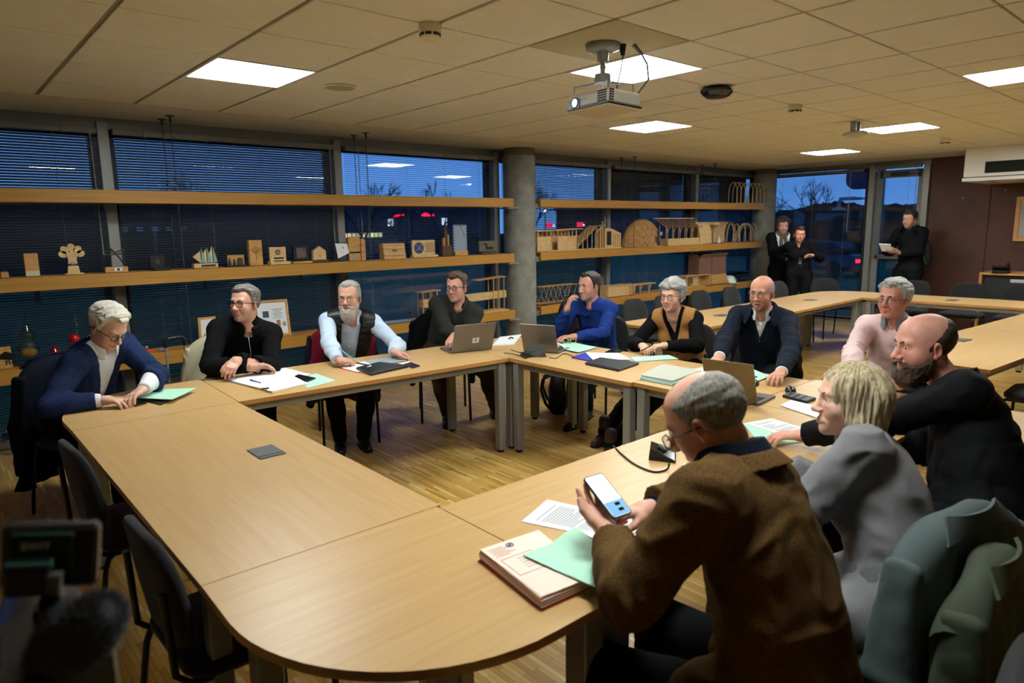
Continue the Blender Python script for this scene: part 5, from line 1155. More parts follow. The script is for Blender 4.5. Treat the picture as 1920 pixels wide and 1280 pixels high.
# 7 man in navy ribbed jumper
PEOPLE.append(dict(label='bald man in a navy ribbed zip jumper, speaking, hand on a mouse', yaw=-160, pelvis=(4.90, 2.64, .55), eye=(4.57, 2.515, 1.188), head=(-172, -4, 0), gaze=(-2, -2), skin=(206, 148, 124), mouth_open=.7, stubble=.2, s=1.03,
  arms=dict(R=dict(w=(4.06, 2.49, .80), d=(-.85, -.1, -.22), n=(0, .1, -1), curl=.45, pole=(.2, .9, -.5)), L=dict(w=(3.94, 1.985, .79), d=(-.85, -.2, -.06), n=(0, 0, -1), curl=.3, spread=.16, pole=(.5, -.8, -.3))),
  hair=dict(mat=H_LGREY, t=.0035, rough=.001, recede=.02, edge=.05, bald=lambda ax, y, z: z-(.055-.55*y)), brow_mat=H_DKGR, glasses=dict(mat=GM, r=.0010, w=.044, h=.026, rim=True),
  wear=[dict(kind='top', name='jumper', mat=C_RIB, o=.020, fold=.004, rib=.0011, cuff=.014, h=.0062, v=(.66, 1.0, .055), sub=[strip_on('zip_pull', C_ZIP, .62, .66, w=.004, n=3)]), dict(kind='top', name='shirt', mat=C_WHITE, o=.010, fold=.003, low=1, cuff=.004, sub=[strip_on('button', C_BTN, .70, .95, w=.005, n=4, dots=True)]), col(C_WHITE, open_deg=24), dict(kind='collar', name='jumper_collar', mat=C_RIB, r=.078, hh=.046, flare=.6, point=.045, th=.006, open_deg=38, down=.0), trs(), shs()]))
# 8 man in pink shirt
PEOPLE.append(dict(label='man with thick grey hair and glasses in a pale pink shirt', yaw=-176, pelvis=(4.96, 1.70, .55), eye=(4.72, 1.695, 1.196), head=(170, 4, 0), gaze=(6, 2), skin=(206, 146, 124), ruddy=1.4,
  arms=dict(R=dict(w=(4.16, 1.66, .80), d=(-.8, -.5, 0), n=(0, -.2, -1), curl=.4, pole=(0, 1, -.6)), L=dict(w=(4.06, 1.36, .80), d=(-.72, .60, .12), n=(-.3, .6, -.5), curl=.35, pole=(.3, -1, -.5))),
  hair=dict(mat=H_LGREY, t=lambda x, y, z: .011+.014*sstep(.0, .08, z)+.004*sstep(.02, .07, y)*sstep(.05, .09, z), rough=.006, recede=.012, edge=.040, jag=.012, flow=(80, 18, 60)), brow_mat=H_DKGR, glasses=dict(mat=GM, r=.0012, w=.044, h=.030, rad=.013),
  wear=[dict(kind='top', name='shirt', mat=C_PINK, o=.016, fold=.008, cuff=.01, sub=[strip_on('button', C_BTN, .45, .95, w=.005, n=6, dots=True)]), col(C_COLGREY, open_deg=20, hh=.042), trs(), shs()]))
# 9 bearded man in black softshell
def mark9(go, J):
    m = MB()
    for (a, b, c_, d) in (((-.045, .34), (-.015, .26), (.01, .16), (-.025, .21)), ((.01, .29), (.03, .17), (.055, .12), (.042, .225))):
        pts = []
        for (x, uu) in (a, b, c_, d):
            p = J['pel']+J['u']*(uu+.10)*J['Ls']+J['r']*x-J['f']*.4; pts.append(on_surface(J['F'], p, -J['f'], .002))
        for th in (0, .0015): pass
        nrml = nrm(np.cross(pts[1]-pts[0], pts[2]-pts[0])); 
        if nrml @ J['f'] > 0: nrml = -nrml
        m.add([tuple(p+nrml*.002) for p in pts]+[tuple(p-nrml*.006) for p in pts], [(0, 1, 2, 3), (7, 6, 5, 4)]+[(i, (i+1) % 4, (i+1) % 4+4, i+4) for i in range(4)])
    m.build('reflective_mark', mat('reflective_grey', (150, 152, 156), .5), go)
PEOPLE.append(dict(label='large bearded man in a black softshell jacket, leaning on the table', yaw=112, pelvis=(2.90, .66, .57), eye=(2.955, .995, 1.198), head=(138, -3, 0), gaze=(6, 4), skin=(216, 158, 140), ruddy=1.6, nb=(.05, -.07, -.045), fat=1.08, girth=1.30, sw=.20, s=1.07, hs=1.04, smile=.5, handh=.0031,
  arms=dict(R=dict(w=(3.30, 1.22, .79), d=(-.4, .9, 0), n=(0, 0, -1), pole=(.8, -.4, -.9)), L=dict(w=(2.83, 1.30, .785), d=(-.45, .72, -.06), n=(0, 0, -1), curl=.3, pole=(-.5, -.4, -1))),
  hair=dict(mat=H_DKB, t=.006, rough=.002, recede=.0, edge=.035, bald=lambda ax, y, z: z-(.028-1.05*y)), brow_mat=H_BEARDB, beard=dict(mat=H_BEARDB, t=.016, len=.012),
  wear=[dict(kind='top', name='softshell_jacket', mat=C_SOFT, o=.024, fold=.009, cuff=.0, h=.0085, sleeve_fat=1.10, seed=4, sub=[mark9]), dict(kind='collar', name='stand_collar', mat=C_SOFT, r=.082, hh=.060, flare=.3, fold_over=False, th=.007, open_deg=28, down=-.004, fy=.0), trs(), shs()]))
# 10 blonde woman
def bob(sp):
    F = Field((-.15, -.17, -.20), (.15, .13, .17), .0030)
    F.ell((0, -.020, .034), (.095, .112, .103), .02)
    for sx in (-1, 1):
        F.rc((sx*.062, .010, .050), (sx*.083, .006, -.062), .040, .029, .03); F.rc((sx*.060, -.05, .02), (sx*.078, -.042, -.078), .048, .034, .03); F.rc((sx*.083, .006, -.062), (sx*.080, .012, -.094), .027, .014, .02); F.rc((sx*.078, -.042, -.078), (sx*.076, -.036, -.108), .032, .016, .02)
    F.rc((0, -.080, .0), (0, -.078, -.080), .060, .046, .04); F.rc((0, -.078, -.08), (0, -.072, -.112), .044, .020, .02)
    F.ell((0, .115, -.035), (.060, .078, .118), .018, op='-'); F.ell((0, .03, -.11), (.066, .075, .08), .02, op='-'); F.rc((0, -.03, -.09), (0, -.04, -.2), .052, .056, .015, op='-')
    idx, p = F.near(.05); x, y, z = p[:, 0], p[:, 1], p[:, 2]; a = np.arctan2(x, -y-.02); s1 = vnoise(np.stack([a*16, z*9, x*0], 1)+3); s2 = vnoise(np.stack([a*42, z*16, x*0+4], 1)); s3 = vnoise(np.stack([a*80, z*20, x*0+9], 1))
    F.F[idx] -= .007*(s1-.5)*2*sstep(.13, .05, z)+.0045*(s2-.5)*2+.002*(s3-.5)-.008*sstep(-.085, -.12, z)*s1
    return F
H_BLOND2 = mat('hair_blond_streak', (232, 219, 182), .36, var=(3.4, .4), col2=(164, 138, 98), stretch=(34, 34, 5), bump=(50, .8, .003), spec=.5)
PEOPLE.append(dict(label='blonde woman with a short bob in a grey jumper, seen in profile', female=True, yaw=112, pelvis=(2.10, .68, .55), eye=(2.195, .962, 1.128), head=(131, 4, 4), cyaw=78, gaze=(8, 4), skin=(232, 186, 164), hs=.97, ruddy=.8, girth=1.02, sw=.165, handh=.0031, brow_mat=hair_mat('brow_blond', (150, 116, 76), (110, 84, 56)),
  arms=dict(R=dict(w=(2.42, 1.18, .79), d=(-.6, .7, 0), n=(0, 0, -1), pole=(.8, -.3, -1)), L=dict(w=(2.02, 1.17, .80), d=(.5, .8, 0), n=(0, 0, -1), pole=(-.8, -.2, -1))),
  hair=dict(mat=H_BLOND2, field=bob), wear=[dict(kind='top', name='jumper', mat=C_GREYK, o=.020, fold=.009, cuff=.01, h=.0075, sleeve_fat=1.15, seed=2, neck=.22, skirt=.22), trs(fab('grey_trouser', (104, 104, 108))), shs()]))
# 11 old man in tweed
PEOPLE.append(dict(label='elderly balding man in a brown tweed jacket reading his phone', yaw=97, pelvis=(1.47, .68, .55), eye=(1.495, 1.040, 1.146), head=(108, -30, 0), gaze=(0, -15), eye_open=.6, skin=(216, 162, 140), ruddy=1.2, cf=-.20, girth=1.16, sw=.185, s=1.02, hh=.0026, hairh=.0029, handh=.0027, nose=1.1,
  arms=dict(L=dict(w=(1.372, 1.160, .838), d=(.30, .78, .47), n=(-.06, -.50, .86), curls=[.12, .14, .16, .20], spread=.16, thumb=.75, tc=.25, pole=(-.9, -.2, -.9)), R=dict(w=(1.578, 1.185, .855), d=(-.80, .30, .02), n=(-.15, -.1, -1), curls=[.22, .62, .8, .9], thumb=.35, tc=.55, pole=(.9, .25, -.25))),
  hair=dict(mat=hair_mat('old_grey', (176, 170, 160), (92, 84, 76)), t=lambda x, y, z: .0055+.005*sstep(-.02, -.09, y), rough=.0018, recede=.03, edge=.036, jag=.006, flow=(50, 26, 60), bald=lambda ax, y, z: np.where(z > .03, (1-np.sqrt((ax/.060)**2+((y-.045)/.105)**2))*.06, -1)), glasses=dict(mat=GT, r=.0019, w=.048, h=.036, dz=-.012, dy=.112),
  wear=[dict(kind='top', name='tweed_jacket', mat=C_TWEED, o=.026, fold=.009, cuff=.022, h=.0072, v=(.42, 1.0, .07), lapel=.006, skirt=.30, sleeve_fat=1.25, seed=1), dict(kind='top', name='shirt', mat=C_DKNAVY, o=.010, fold=.003, low=1, cuff=.012), dict(kind='collar', name='jacket_collar', mat=C_TWEED, r=.084, hh=.030, flare=.7, point=.05, th=.006, open_deg=46, down=-.002, fy=.0), dict(kind='collar', name='navy_collar', mat=C_DKNAVY, r=.069, hh=.052, flare=.35, point=.02, th=.006, open_deg=34, down=-.012, fy=.004), trs(), shs()]))
# standing people
PEOPLE.append(dict(label='curly-haired man with scarf and dark coat standing by the far column', stand=True, yaw=-132, pelvis=(10.44, 5.36, .93), eye=(10.38, 5.31, 1.636), head=(-140, -4, 0), skin=(212, 158, 138), stubble=.4, s=1.0, hh=.0042, gh=.012, handh=.0045,
  arms=dict(R=dict(w=(10.30, 5.16, 1.27), d=(.5, -.1, .5), n=(.5, .5, .0), curl=.4, pole=(-.5, .2, -1)), L=dict(w=(10.56, 5.08, 1.03), d=(-.2, -.6, .05), n=(.2, .2, 1), curl=.5, pole=(.6, .6, -1))),
  hair=dict(mat=H_DKGR, t=lambda x, y, z: .022+.018*sstep(.0, .08, z), rough=.014, edge=.012, jag=.02, flow=(55, 55, 55)),
  wear=[dict(kind='top', name='coat', mat=C_SOFT, o=.030, fold=.008, v=(.10, 1.0, .10), skirt=.45, gap=.02, open=True, sleeve_fat=1.2), dict(kind='top', name='shirt', mat=C_WHITE, o=.010, fold=.003), dict(kind='scarf', name='scarf', mat=C_SCARF), trs(), shs()]))
PEOPLE.append(dict(label='dark-haired woman in black standing by the end window, holding keys', female=True, stand=True, yaw=-148, pelvis=(10.42, 5.04, .88), eye=(10.38, 5.03, 1.51), head=(-140, -6, 0), skin=(214, 150, 126), ruddy=1.3, s=.95, girth=1.08, hh=.0042, gh=.012, handh=.0045,
  arms=dict(R=dict(w=(10.44, 5.26, 1.12), d=(-.3, -.5, .1), n=(0, 0, 1), curl=.6, pole=(.4, 1, -1)), L=dict(w=(10.33, 4.80, 1.20), d=(-.35, .45, .05), n=(-.2, -.2, -.8), curl=.5, pole=(.4, -.9, -1))),
  hair=dict(mat=H_BLACK, t=lambda x, y, z: .012+.012*sstep(.02, .10, z)+.03*np.exp(-((y+.07)**2+(z-.09)**2)/.0012), rough=.005, edge=.018, front=-.004),
  wear=[dict(kind='top', name='cardigan', mat=C_BLACK, o=.018, fold=.006, v=(.80, 1.0, .04)), trs(), shs()]))
PEOPLE.append(dict(label='young man in a black hoodie with a green backpack, holding paper', stand=True, yaw=172, pelvis=(11.20, 3.74, .95), eye=(11.10, 3.80, 1.714), head=(166, -3, 0), skin=(214, 160, 138), stubble=.35, stubble_col=(110, 84, 66), s=1.03, hh=.0042, gh=.012, handh=.0045,
  arms=dict(R=dict(w=(11.00, 3.92, 1.24), d=(-.6, .3, .15), n=(0, -.3, 1), curl=.5, pole=(.5, .8, -1)), L=dict(w=(11.02, 3.82, 1.23), d=(-.6, .5, .15), n=(.0, .3, .7), curl=.5, pole=(.6, -.9, -.9))),
  hair=dict(mat=H_DKB, t=lambda x, y, z: .010+.016*sstep(.02, .10, z), rough=.005, recede=.012, edge=.016),
  wear=[dict(kind='top', name='hoodie', mat=C_SOFT, o=.024, fold=.008, skirt=.2, sleeve_fat=1.15), dict(kind='collar', name='hood', mat=C_SOFT, r=.085, hh=.05, flare=.7, point=.02, th=.012, open_deg=30, down=.0), trs(), shs()]))
_sp = PEOPLE[11]
for k_ in ('eye', 'pelvis'): v = _sp[k_]; _sp[k_] = (v[0]+.37, v[1]+.19, v[2])
for k_ in 'RL': v = _sp['arms'][k_]['w']; _sp['arms'][k_]['w'] = (v[0]+.37, v[1]+.19, v[2])
SEATS = ['chair of the white-haired man, with a dark coat over its back', 'chair of the black-jumper man, with a beige coat over its back', 'chair of the man writing, with a dark red coat over its back', 'chair of the man in dark fleece, hung with a black coat', 'chair of the blue-shirted man, its rounded back showing beside him', 'chair of the grey-haired woman in the camel vest', 'chair of the bald man in the navy jumper', 'chair of the man in the pink shirt', 'chair of the bearded man, mostly hidden by his jacket', 'chair of the blonde woman, with grey-green coats over its back', 'chair of the old man in tweed, hidden beneath him']
ONLY = None
for i, sp in enumerate(PEOPLE):
    if ONLY is not None and i not in ONLY: continue
    person(sp)
    if i < len(SEATS): sit(sp, SEATS[i])
# ------------------------------------------------------------------ papers, folders, devices on the tables
M_INK = mat('print_ink', (120, 124, 130), .8); M_PEACH = mat('peach_card', (244, 222, 206), .75); M_PINKE = mat('pink_edge', (226, 150, 150), .75); M_REDC = mat('red_card', (196, 40, 48), .6); M_YEL = mat('yellow_card', (236, 196, 60), .6); M_BLUEC = mat('blue_card', (32, 46, 168), .5); M_CYAN = mat('cyan_card', (176, 224, 226), .7); M_STONE = mat('grey_folder', (178, 180, 166), .8); M_LAPG = mat('laptop_grey', (120, 116, 112), .38, .6); M_LAPD = mat('laptop_dark', (40, 42, 45), .4, .3); M_LAPGOLD = mat('laptop_bronze', (132, 118, 92), .35, .6); M_SCREEN = mat('screen_black', (10, 11, 14), .12); M_PHONE = mat('phone_black', (12, 13, 16), .15); M_PENB = mat('pen_blue', (30, 44, 120), .3); M_KEY = mat('keys_dark', (34, 35, 38), .5)
def quad3(pxs, z): return [ZP(a, b, z) for a, b in pxs]
def bil(P, u, v): return (P[0]*(1-u)+P[1]*u)*(1-v)+(P[3]*(1-u)+P[2]*u)*v
def sheet(name, label, cat, pxs, z, mt, th=.0012, curl=0.0, lines=0, group=None, parent=None, pcorner=None, ink=None):
    """a sheet lying on the table: four corners, slight curl, printed lines as thin strips"""
    P = quad3(pxs, z) if not isinstance(pxs[0], Vector) else pxs; c = sum(P, Vector())/4; Q = [p-c for p in P]
    def fn(u, v):
        p = bil(Q, u, v); k = 4*u*(1-u)*v*(1-v); lift = curl*((2*u-1)**2*.6+(2*v-1)**2*.4); 
        if pcorner is not None: lift += pcorner[1]*max(0, 1-((u-pcorner[0][0])**2+(v-pcorner[0][1])**2)*5)
        return p+Vector((0, 0, lift))
    m = MB(); m.grid(fn, 8, 8, th); o = m.build(name, mt, parent)
    if parent is None: o.location = c; set_props(o, label, cat, group)
    else: o.location = c-parent.location
    if lines:
        m = MB(); rr = random.Random(int(c.x*1000))
        for k in range(lines):
            v = .14+.74*k/lines; u1 = .86 if rr.random() > .25 else rr.uniform(.4, .7)
            if rr.random() < .1: continue
            a, b, c2, d = fn(.14, v), fn(u1, v), fn(u1, v+.26/lines), fn(.14, v+.26/lines); up = Vector((0, 0, th/2+.0005)); m.add([a+up, b+up, c2+up, d+up], [(0, 1, 2, 3)])
        if m.f: q = m.build('printed_text', ink or M_INK, o); q['kind'] = 'stuff'
    return o
def stack(name, label, cat, pxs, z, layers, group=None):
    """a pile of card folders: layers = [(thickness, inset, material)] from the bottom"""
    P = quad3(pxs, z); c = sum(P, Vector())/4; t = empty(name, label, cat, (c.x, c.y, z), 0, group); zz = 0; rr = random.Random(len(label))
    for (th, ins, mt, pn) in layers:
        Q = [(p-c)*(1-ins)+Vector((rr.uniform(-.004, .004), rr.uniform(-.004, .004), 0)) for p in P]; m = MB(); n = 4
        vs = [Vector((q.x, q.y, zz+.0003)) for q in Q]+[Vector((q.x, q.y, zz+th)) for q in Q]; m.add(vs, [(3, 2, 1, 0), (4, 5, 6, 7)]+[(i, (i+1) % 4, (i+1) % 4+4, i+4) for i in range(4)]); m.build(pn, mt, t); zz += th
    return t, zz, c
def slab(name, label, cat, pxs, z, th, mt, group=None, ch=True):
    P = quad3(pxs, z); c = sum(P, Vector())/4; t = empty(name, label, cat, (c.x, c.y, z), 0, group); m = MB(); e = .97
    ring = lambda s_, zz: [Vector(((p-c).x*s_, (p-c).y*s_, zz)) for p in P]
    vs = ring(e, 0)+ring(1, th*.3)+ring(1, th*.75)+ring(e, th); m.add(vs, [(3, 2, 1, 0), (12, 13, 14, 15)]+[(k*4+i, k*4+(i+1) % 4, k*4+4+(i+1) % 4, k*4+4+i) for k in range(3) for i in range(4)]); m.build('body', mt, t)
    return t, [p-Vector((c.x, c.y, z)) for p in P]
def phone(label, pxs, z=TZ):
    t, Q = slab('mobile_phone', label, 'phone', pxs, z, .008, M_PLASTIC); m = MB(); m.add([q*.9+Vector((0, 0, .0085)) for q in Q], [(0, 1, 2, 3)]); m.add([q*.9+Vector((0, 0, .0079)) for q in Q], [(3, 2, 1, 0)]); m.build('screen', M_PHONE, t); return t
def pen(label, p0, p1, mt, z=TZ):
    a = ZP(p0[0], p0[1], z+.006); b = ZP(p1[0], p1[1], z+.006); t = empty('pen', label, 'pen', V3((a+b)/2)); d = (b-a)/2; m = MB(); m.cyl(-d, d*.9, .0048, n=10); m.build('barrel', mt, t); m = MB(); m.cyl(d*.9, d, .0042, .001, 10); m.build('tip', M_ALU, t); m = MB(); m.box(-d*.7+Vector((0, 0, .006)), (.02, .003, .002), math.atan2(d.y, d.x)); m.build('clip', M_ALU, t); return t
def V3(v): return (v[0], v[1], v[2])
def laptop(label, hl, hr, side, depth, ang, mt_lid, mt_base, sticker=None, group=None, lid_h=None):
    """hinge ends hl, hr (world), side = +-1 picks the keyboard side, ang = lid opening"""
    hl = Vector(hl); hr = Vector(hr); c = (hl+hr)/2; e = (hr-hl); L = e.length; e.normalize(); n = Vector((-e.y, e.x, 0))*side; t = empty('laptop', label, 'laptop', (c.x, c.y, TZ), 0, group)
    M = Matrix(((e.x, n.x, 0, 0), (e.y, n.y, 0, 0), (0, 0, 1, 0), (0, 0, 0, 1))); m = MB(); m.box((0, depth/2, .008), (L, depth, .014), ch=.003, M=M); m.build('base', mt_base, t)
    m = MB(); m.box((0, depth*.36, .0155), (L*.88, depth*.46, .002), M=M); kb = m.build('keyboard', M_KEY, t); m = MB(); m.box((0, depth*.78, .0155), (L*.3, depth*.28, .0016), M=M); m.build('touchpad', mt_lid, t)
    m = MB()
    for r_ in range(5):
        for k in range(13): m.box((-L*.42+L*.84*(k+.5)/13, depth*(.16+.088*r_), .0172), (L*.84/13*.82, depth*.07, .002), M=M)
    q = m.build('keys', M_PLASTIC, kb); q['kind'] = 'stuff'
    lh = lid_h or depth; A = Matrix.Rotation(math.radians(180-ang), 4, 'X') ; LM = M @ Matrix.Translation((0, 0, .014)) @ Matrix.Rotation(math.radians(ang), 4, 'X')
    m = MB(); m.box((0, lh/2, .004), (L, lh, .007), ch=.0025, M=LM); m.build('lid', mt_lid, t); m = MB(); m.box((0, lh/2, -.0002), (L*.95, lh*.9, .0014), M=LM); m.build('screen', M_SCREEN, t)
    if sticker: m = MB(); m.box((sticker[0]*L, lh*sticker[1], .0078), (.055, .045, .0008), M=LM); q = m.build('sticker', M_WHITE, t); m = MB(); m.box((sticker[0]*L, lh*sticker[1]-.006, .0084), (.036, .007, .0006), M=LM); m.box((sticker[0]*L, lh*sticker[1]+.008, .0084), (.02, .012, .0006), M=LM); m.build('sticker_print', M_INK, q)
    return t
def cable(label, pts, r=.0035, mt=None, name='cable'):
    P = [Vector(p) for p in pts]; c = P[0].copy(); S_ = []
    for i in range(len(P)-1):
        p0, p1, p2, p3 = P[max(i-1, 0)], P[i], P[i+1], P[min(i+2, len(P)-1)]
        for k in range(6): u = k/6; S_.append(.5*((2*p1)+(-p0+p2)*u+(2*p0-5*p1+4*p2-p3)*u*u+(-p0+3*p1-3*p2+p3)*u**3))
    S_.append(P[-1]); m = MB(); m.tube([p-c for p in S_], r, 7); o = m.build(name, mt or M_PLASTIC); o.location = c; return set_props(o, label, 'cable')
# in front of the white-haired man
slab('tablet', 'black tablet in a case half under the pale green folder', 'tablet', [(252, 748), (300, 735), (318, 752), (302, 760)], TZ, .012, M_LAPD); phone('phone under the hand of the white-haired man', [(243, 757), (263, 752), (275, 757), (254, 763)])
sheet('card_folder', 'pale green folder before the white-haired man', 'folder', [(248, 746), (296, 731), (369, 728), (322, 750)], TZ+.022, M_GREENP, .003, .004)
# in front of the black jumper man
t, zz, c = stack('folder_stack', 'open white notebook on a yellow folder before the black-jumper man', 'notebook', [(420, 713), (533, 691), (584, 704), (470, 727)], TZ, [(.004, 0, M_GREY, 'cover'), (.006, .02, M_WHITE, 'pages')])
t, zz, c = stack('folder_stack', 'yellow-edged folder of white papers beside the blue pen', 'folder', [(459, 724), (545, 706), (578, 722), (510, 738)], TZ, [(.003, 0, M_YEL, 'cover'), (.010, .03, M_WHITE, 'papers'), (.0015, .0, M_WHITE, 'top_sheet')])
sheet('paper_sheet', 'pale green sheet under the phone of the black-jumper man', 'paper', [(555, 712), (592, 700), (629, 713), (577, 727)], TZ+.001, M_GREENP); phone('thick phone lying on the green sheet by the notebook', [(547, 709), (560, 703), (592, 710), (577, 716)], TZ+.003)
pen('blue pen lying on the open notebook', (469, 712), (490, 718), M_PENB, TZ+.010); pen('small dark pen on the yellow folder', (490, 729), (505, 727), M_PLASTIC, TZ+.016)
# in front of the writing man
t, zz, c = stack('folder_stack', 'red folder with the white sheet the bearded man writes on', 'folder', [(636, 690), (690, 676), (745, 685), (668, 699)], TZ, [(.003, 0, M_REDC, 'cover'), (.002, .04, M_WHITE, 'sheet')])
slab('notepad', 'grey notepad with a dark edge near the writing man', 'notepad', [(683, 678), (735, 669), (762, 677), (706, 687)], TZ+.001, .008, mat('pad_grey', (150, 160, 160), .6)); pen('black pen lying on the red folder', (668, 680), (690, 684), M_PLASTIC, TZ+.006)
t, Q = slab('laptop', 'closed black laptop near the inner table edge by the writing man', 'laptop', [(668, 694), (712, 683), (766, 689), (695, 705)], TZ, .022, M_LAPD); m = MB(); m.add([q*.985+Vector((0, 0, .0145)) for q in Q], [(0, 1, 2, 3)]); m.build('lid_seam', M_PLASTIC, t); m = MB(); m.add([(Q[0]*.6+Q[1]*.2+Q[3]*.25)*f_+Vector((0, 0, .0225)) for f_ in (.8,)]+[(Q[0]*.35+Q[1]*.35+Q[2]*.0)+Vector((0, 0, .0225)), (Q[0]*.3+Q[1]*.2+Q[3]*.1)+Vector((0, 0, .0225))], [(0, 1, 2)]); m.build('sticker', M_WHITE, t)
phone('phone at the elbow of the writing man', [(757, 684), (770, 680), (788, 687), (773, 691)]); sheet('paper_note', 'tiny white note under the phone near the writing man', 'paper', [(743, 682), (768, 677), (775, 681), (752, 685)], TZ+.001, M_WHITE)
m = MB(); p0 = Vector((2.285, 4.33, .775)); m.cyl((0, 0, 0), (-.10, .035, .095), .0045, .0042, 10); t = empty('pen', 'teal pen in the hand of the man with the white beard', 'pen', V3(p0)); m.build('barrel', mat('pen_teal', (110, 190, 200), .3), t); m = MB(); m.cyl((0, 0, 0), (.014, -.005, -.012), .0035, .0008, 8); m.build('tip', M_ALU, t)
# laptop of the man in fleece, papers behind it
laptop('open grey laptop with a white sticker, in front of the man in fleece', ZP(846, 660, .744), ZP(922, 652, .744), 1, .24, 112, M_LAPG, M_LAPG, (.05, .38))
t, zz, c = stack('paper_pile', 'pile of white papers with a dark clip near the round column', 'papers', [(924, 648), (936, 633), (978, 628), (962, 646)], TZ, [(.006, 0, M_WHITE, 'sheets'), (.003, .05, M_WHITE, 'sheets'), (.001, .1, M_WHITE, 'sheets')]); m = MB(); m.tube([(.02, .0, .012), (.05, .01, .022), (.075, .0, .014)], .006, 6); m.build('clip', M_PLASTIC, t)
# device cluster on the corner
laptop('open grey laptop among cables, in front of the blue-shirted man', ZP(982, 655, .744), ZP(1047, 660, .744), 1, .225, 106, M_LAPG, M_LAPG, None)
a = ZP(1001, 668, TZ); 
t = empty('tablet_stand', 'grey wedge stand beside the cables and laptop', 'stand', (a.x+.02, a.y+.0, TZ), math.radians(-38)); m = MB(); m.prism([(-.035, 0), (.035, 0), (-.01, .085), (-.022, .085)], -.07, .07, Matrix.Rotation(math.pi/2, 4, 'Z') @ Matrix.Rotation(math.pi/2, 4, 'X')); m.build('wedge', mat('wedge_grey', (70, 72, 74), .5), t); m = MB(); m.box((0, -.004, .004), (.15, .10, .004), ch=.001); m.build('base', M_PLASTIC, t)
rr = random.Random(3)
for k, lb in enumerate(('black cable looping left of the wedge stand', 'black cable arching over the laptop lid corner', 'black cable running right of the wedge stand')):
    b = [(945, 665), (958, 660), (1030, 668)][k]; pts = [ZP(b[0]+i*(16 if k < 2 else 13), b[1]+rr.uniform(-7, 7), TZ+.004+(.10 if (k == 1 and i in (1, 2, 3)) else rr.choice([0, .012]))) for i in range(5)]; cable(lb, pts, .0032)
t, Q = slab('power_adapter', 'small black power adapter among the cables', 'adapter', [(976, 668), (990, 663), (998, 668), (984, 673)], TZ, .028, M_PLASTIC)
sheet('card_folder', 'curled green folder before the blue-shirted man', 'folder', [(1043, 652), (1062, 640), (1118, 652), (1084, 662)], TZ+.004, M_GREENP, .002, .008, 0, None, None, ((0, 0), .03)); sheet('paper_sheet', 'white sheet with red print under the curled green folder', 'paper', [(1038, 648), (1052, 638), (1078, 644), (1060, 654)], TZ+.001, M_WHITE, lines=5, ink=M_REDC)
t = empty('round_spectacles', 'pale round spectacles lying before the blue-shirted man', 'spectacles', V3(ZP(1068, 645, TZ)), math.radians(-25)); M_BEIGE = mat('pale_horn', (222, 200, 150), .35)
for sx in (-1, 1): m = MB(); m.tube([(sx*.035+.024*math.cos(a*.3927), .004, .028+.024*math.sin(a*.3927)) for a in range(16)], .0038, 6, True); m.build('rim', M_BEIGE, t); m = MB(); m.tube([(sx*.058, .004, .034), (sx*.055, .06, .03), (sx*.03, .11, .006)], .003, 6); m.build('temple', M_BEIGE, t)
m = MB(); m.tube([(-.012, .004, .032), (0, .004, .036), (.012, .004, .032)], .003, 6); m.build('bridge', M_BEIGE, t)
t, zz, c = stack('card_folder', 'blue and red folder under the white sheet', 'folder', [(1071, 671), (1098, 662), (1130, 669), (1104, 678)], TZ, [(.004, 0, M_REDC, 'back_cover'), (.005, .02, M_BLUEC, 'front_cover')]); sheet('paper_sheet', 'large white sheet over the blue folder', 'paper', [(1098, 661), (1160, 662), (1184, 674), (1112, 675)], TZ+.012, M_WHITE, .002, .002)
phone('phone lying flat between the blue-shirted man and the woman', [(1134, 661), (1146, 656), (1169, 658), (1157, 664)])
t, Q = slab('laptop', 'closed dark grey laptop on the table before the woman', 'laptop', [(1097, 684), (1125, 674), (1198, 684), (1160, 697)], TZ, .020, M_LAPD); m = MB(); m.add([q*.985+Vector((0, 0, .0135)) for q in Q], [(0, 1, 2, 3)]); m.build('lid_seam', M_PLASTIC, t)
t, zz, c = stack('card_folder', 'pale green folder in front of the woman in camel', 'folder', [(1182, 671), (1254, 667), (1272, 674), (1190, 679)], TZ, [(.002, 0, M_GREENP, 'back_cover'), (.004, .03, M_WHITE, 'papers'), (.002, .0, M_GREENP, 'front_cover')])
pen('black pen held by the woman in camel', (1203, 657), (1222, 647), M_PLASTIC, TZ+.075)
t, zz, c = stack('folder_stack', 'thick grey folder on pale blue folders at the table seam', 'folder', [(1199, 712), (1240, 689), (1318, 703), (1262, 724)], TZ, [(.003, 0, M_DARKSTEEL, 'tray'), (.008, .01, M_CYAN, 'blue_folder'), (.004, .02, M_WHITE, 'papers'), (.003, .01, M_CYAN, 'blue_folder'), (.014, .06, M_STONE, 'grey_folder')])
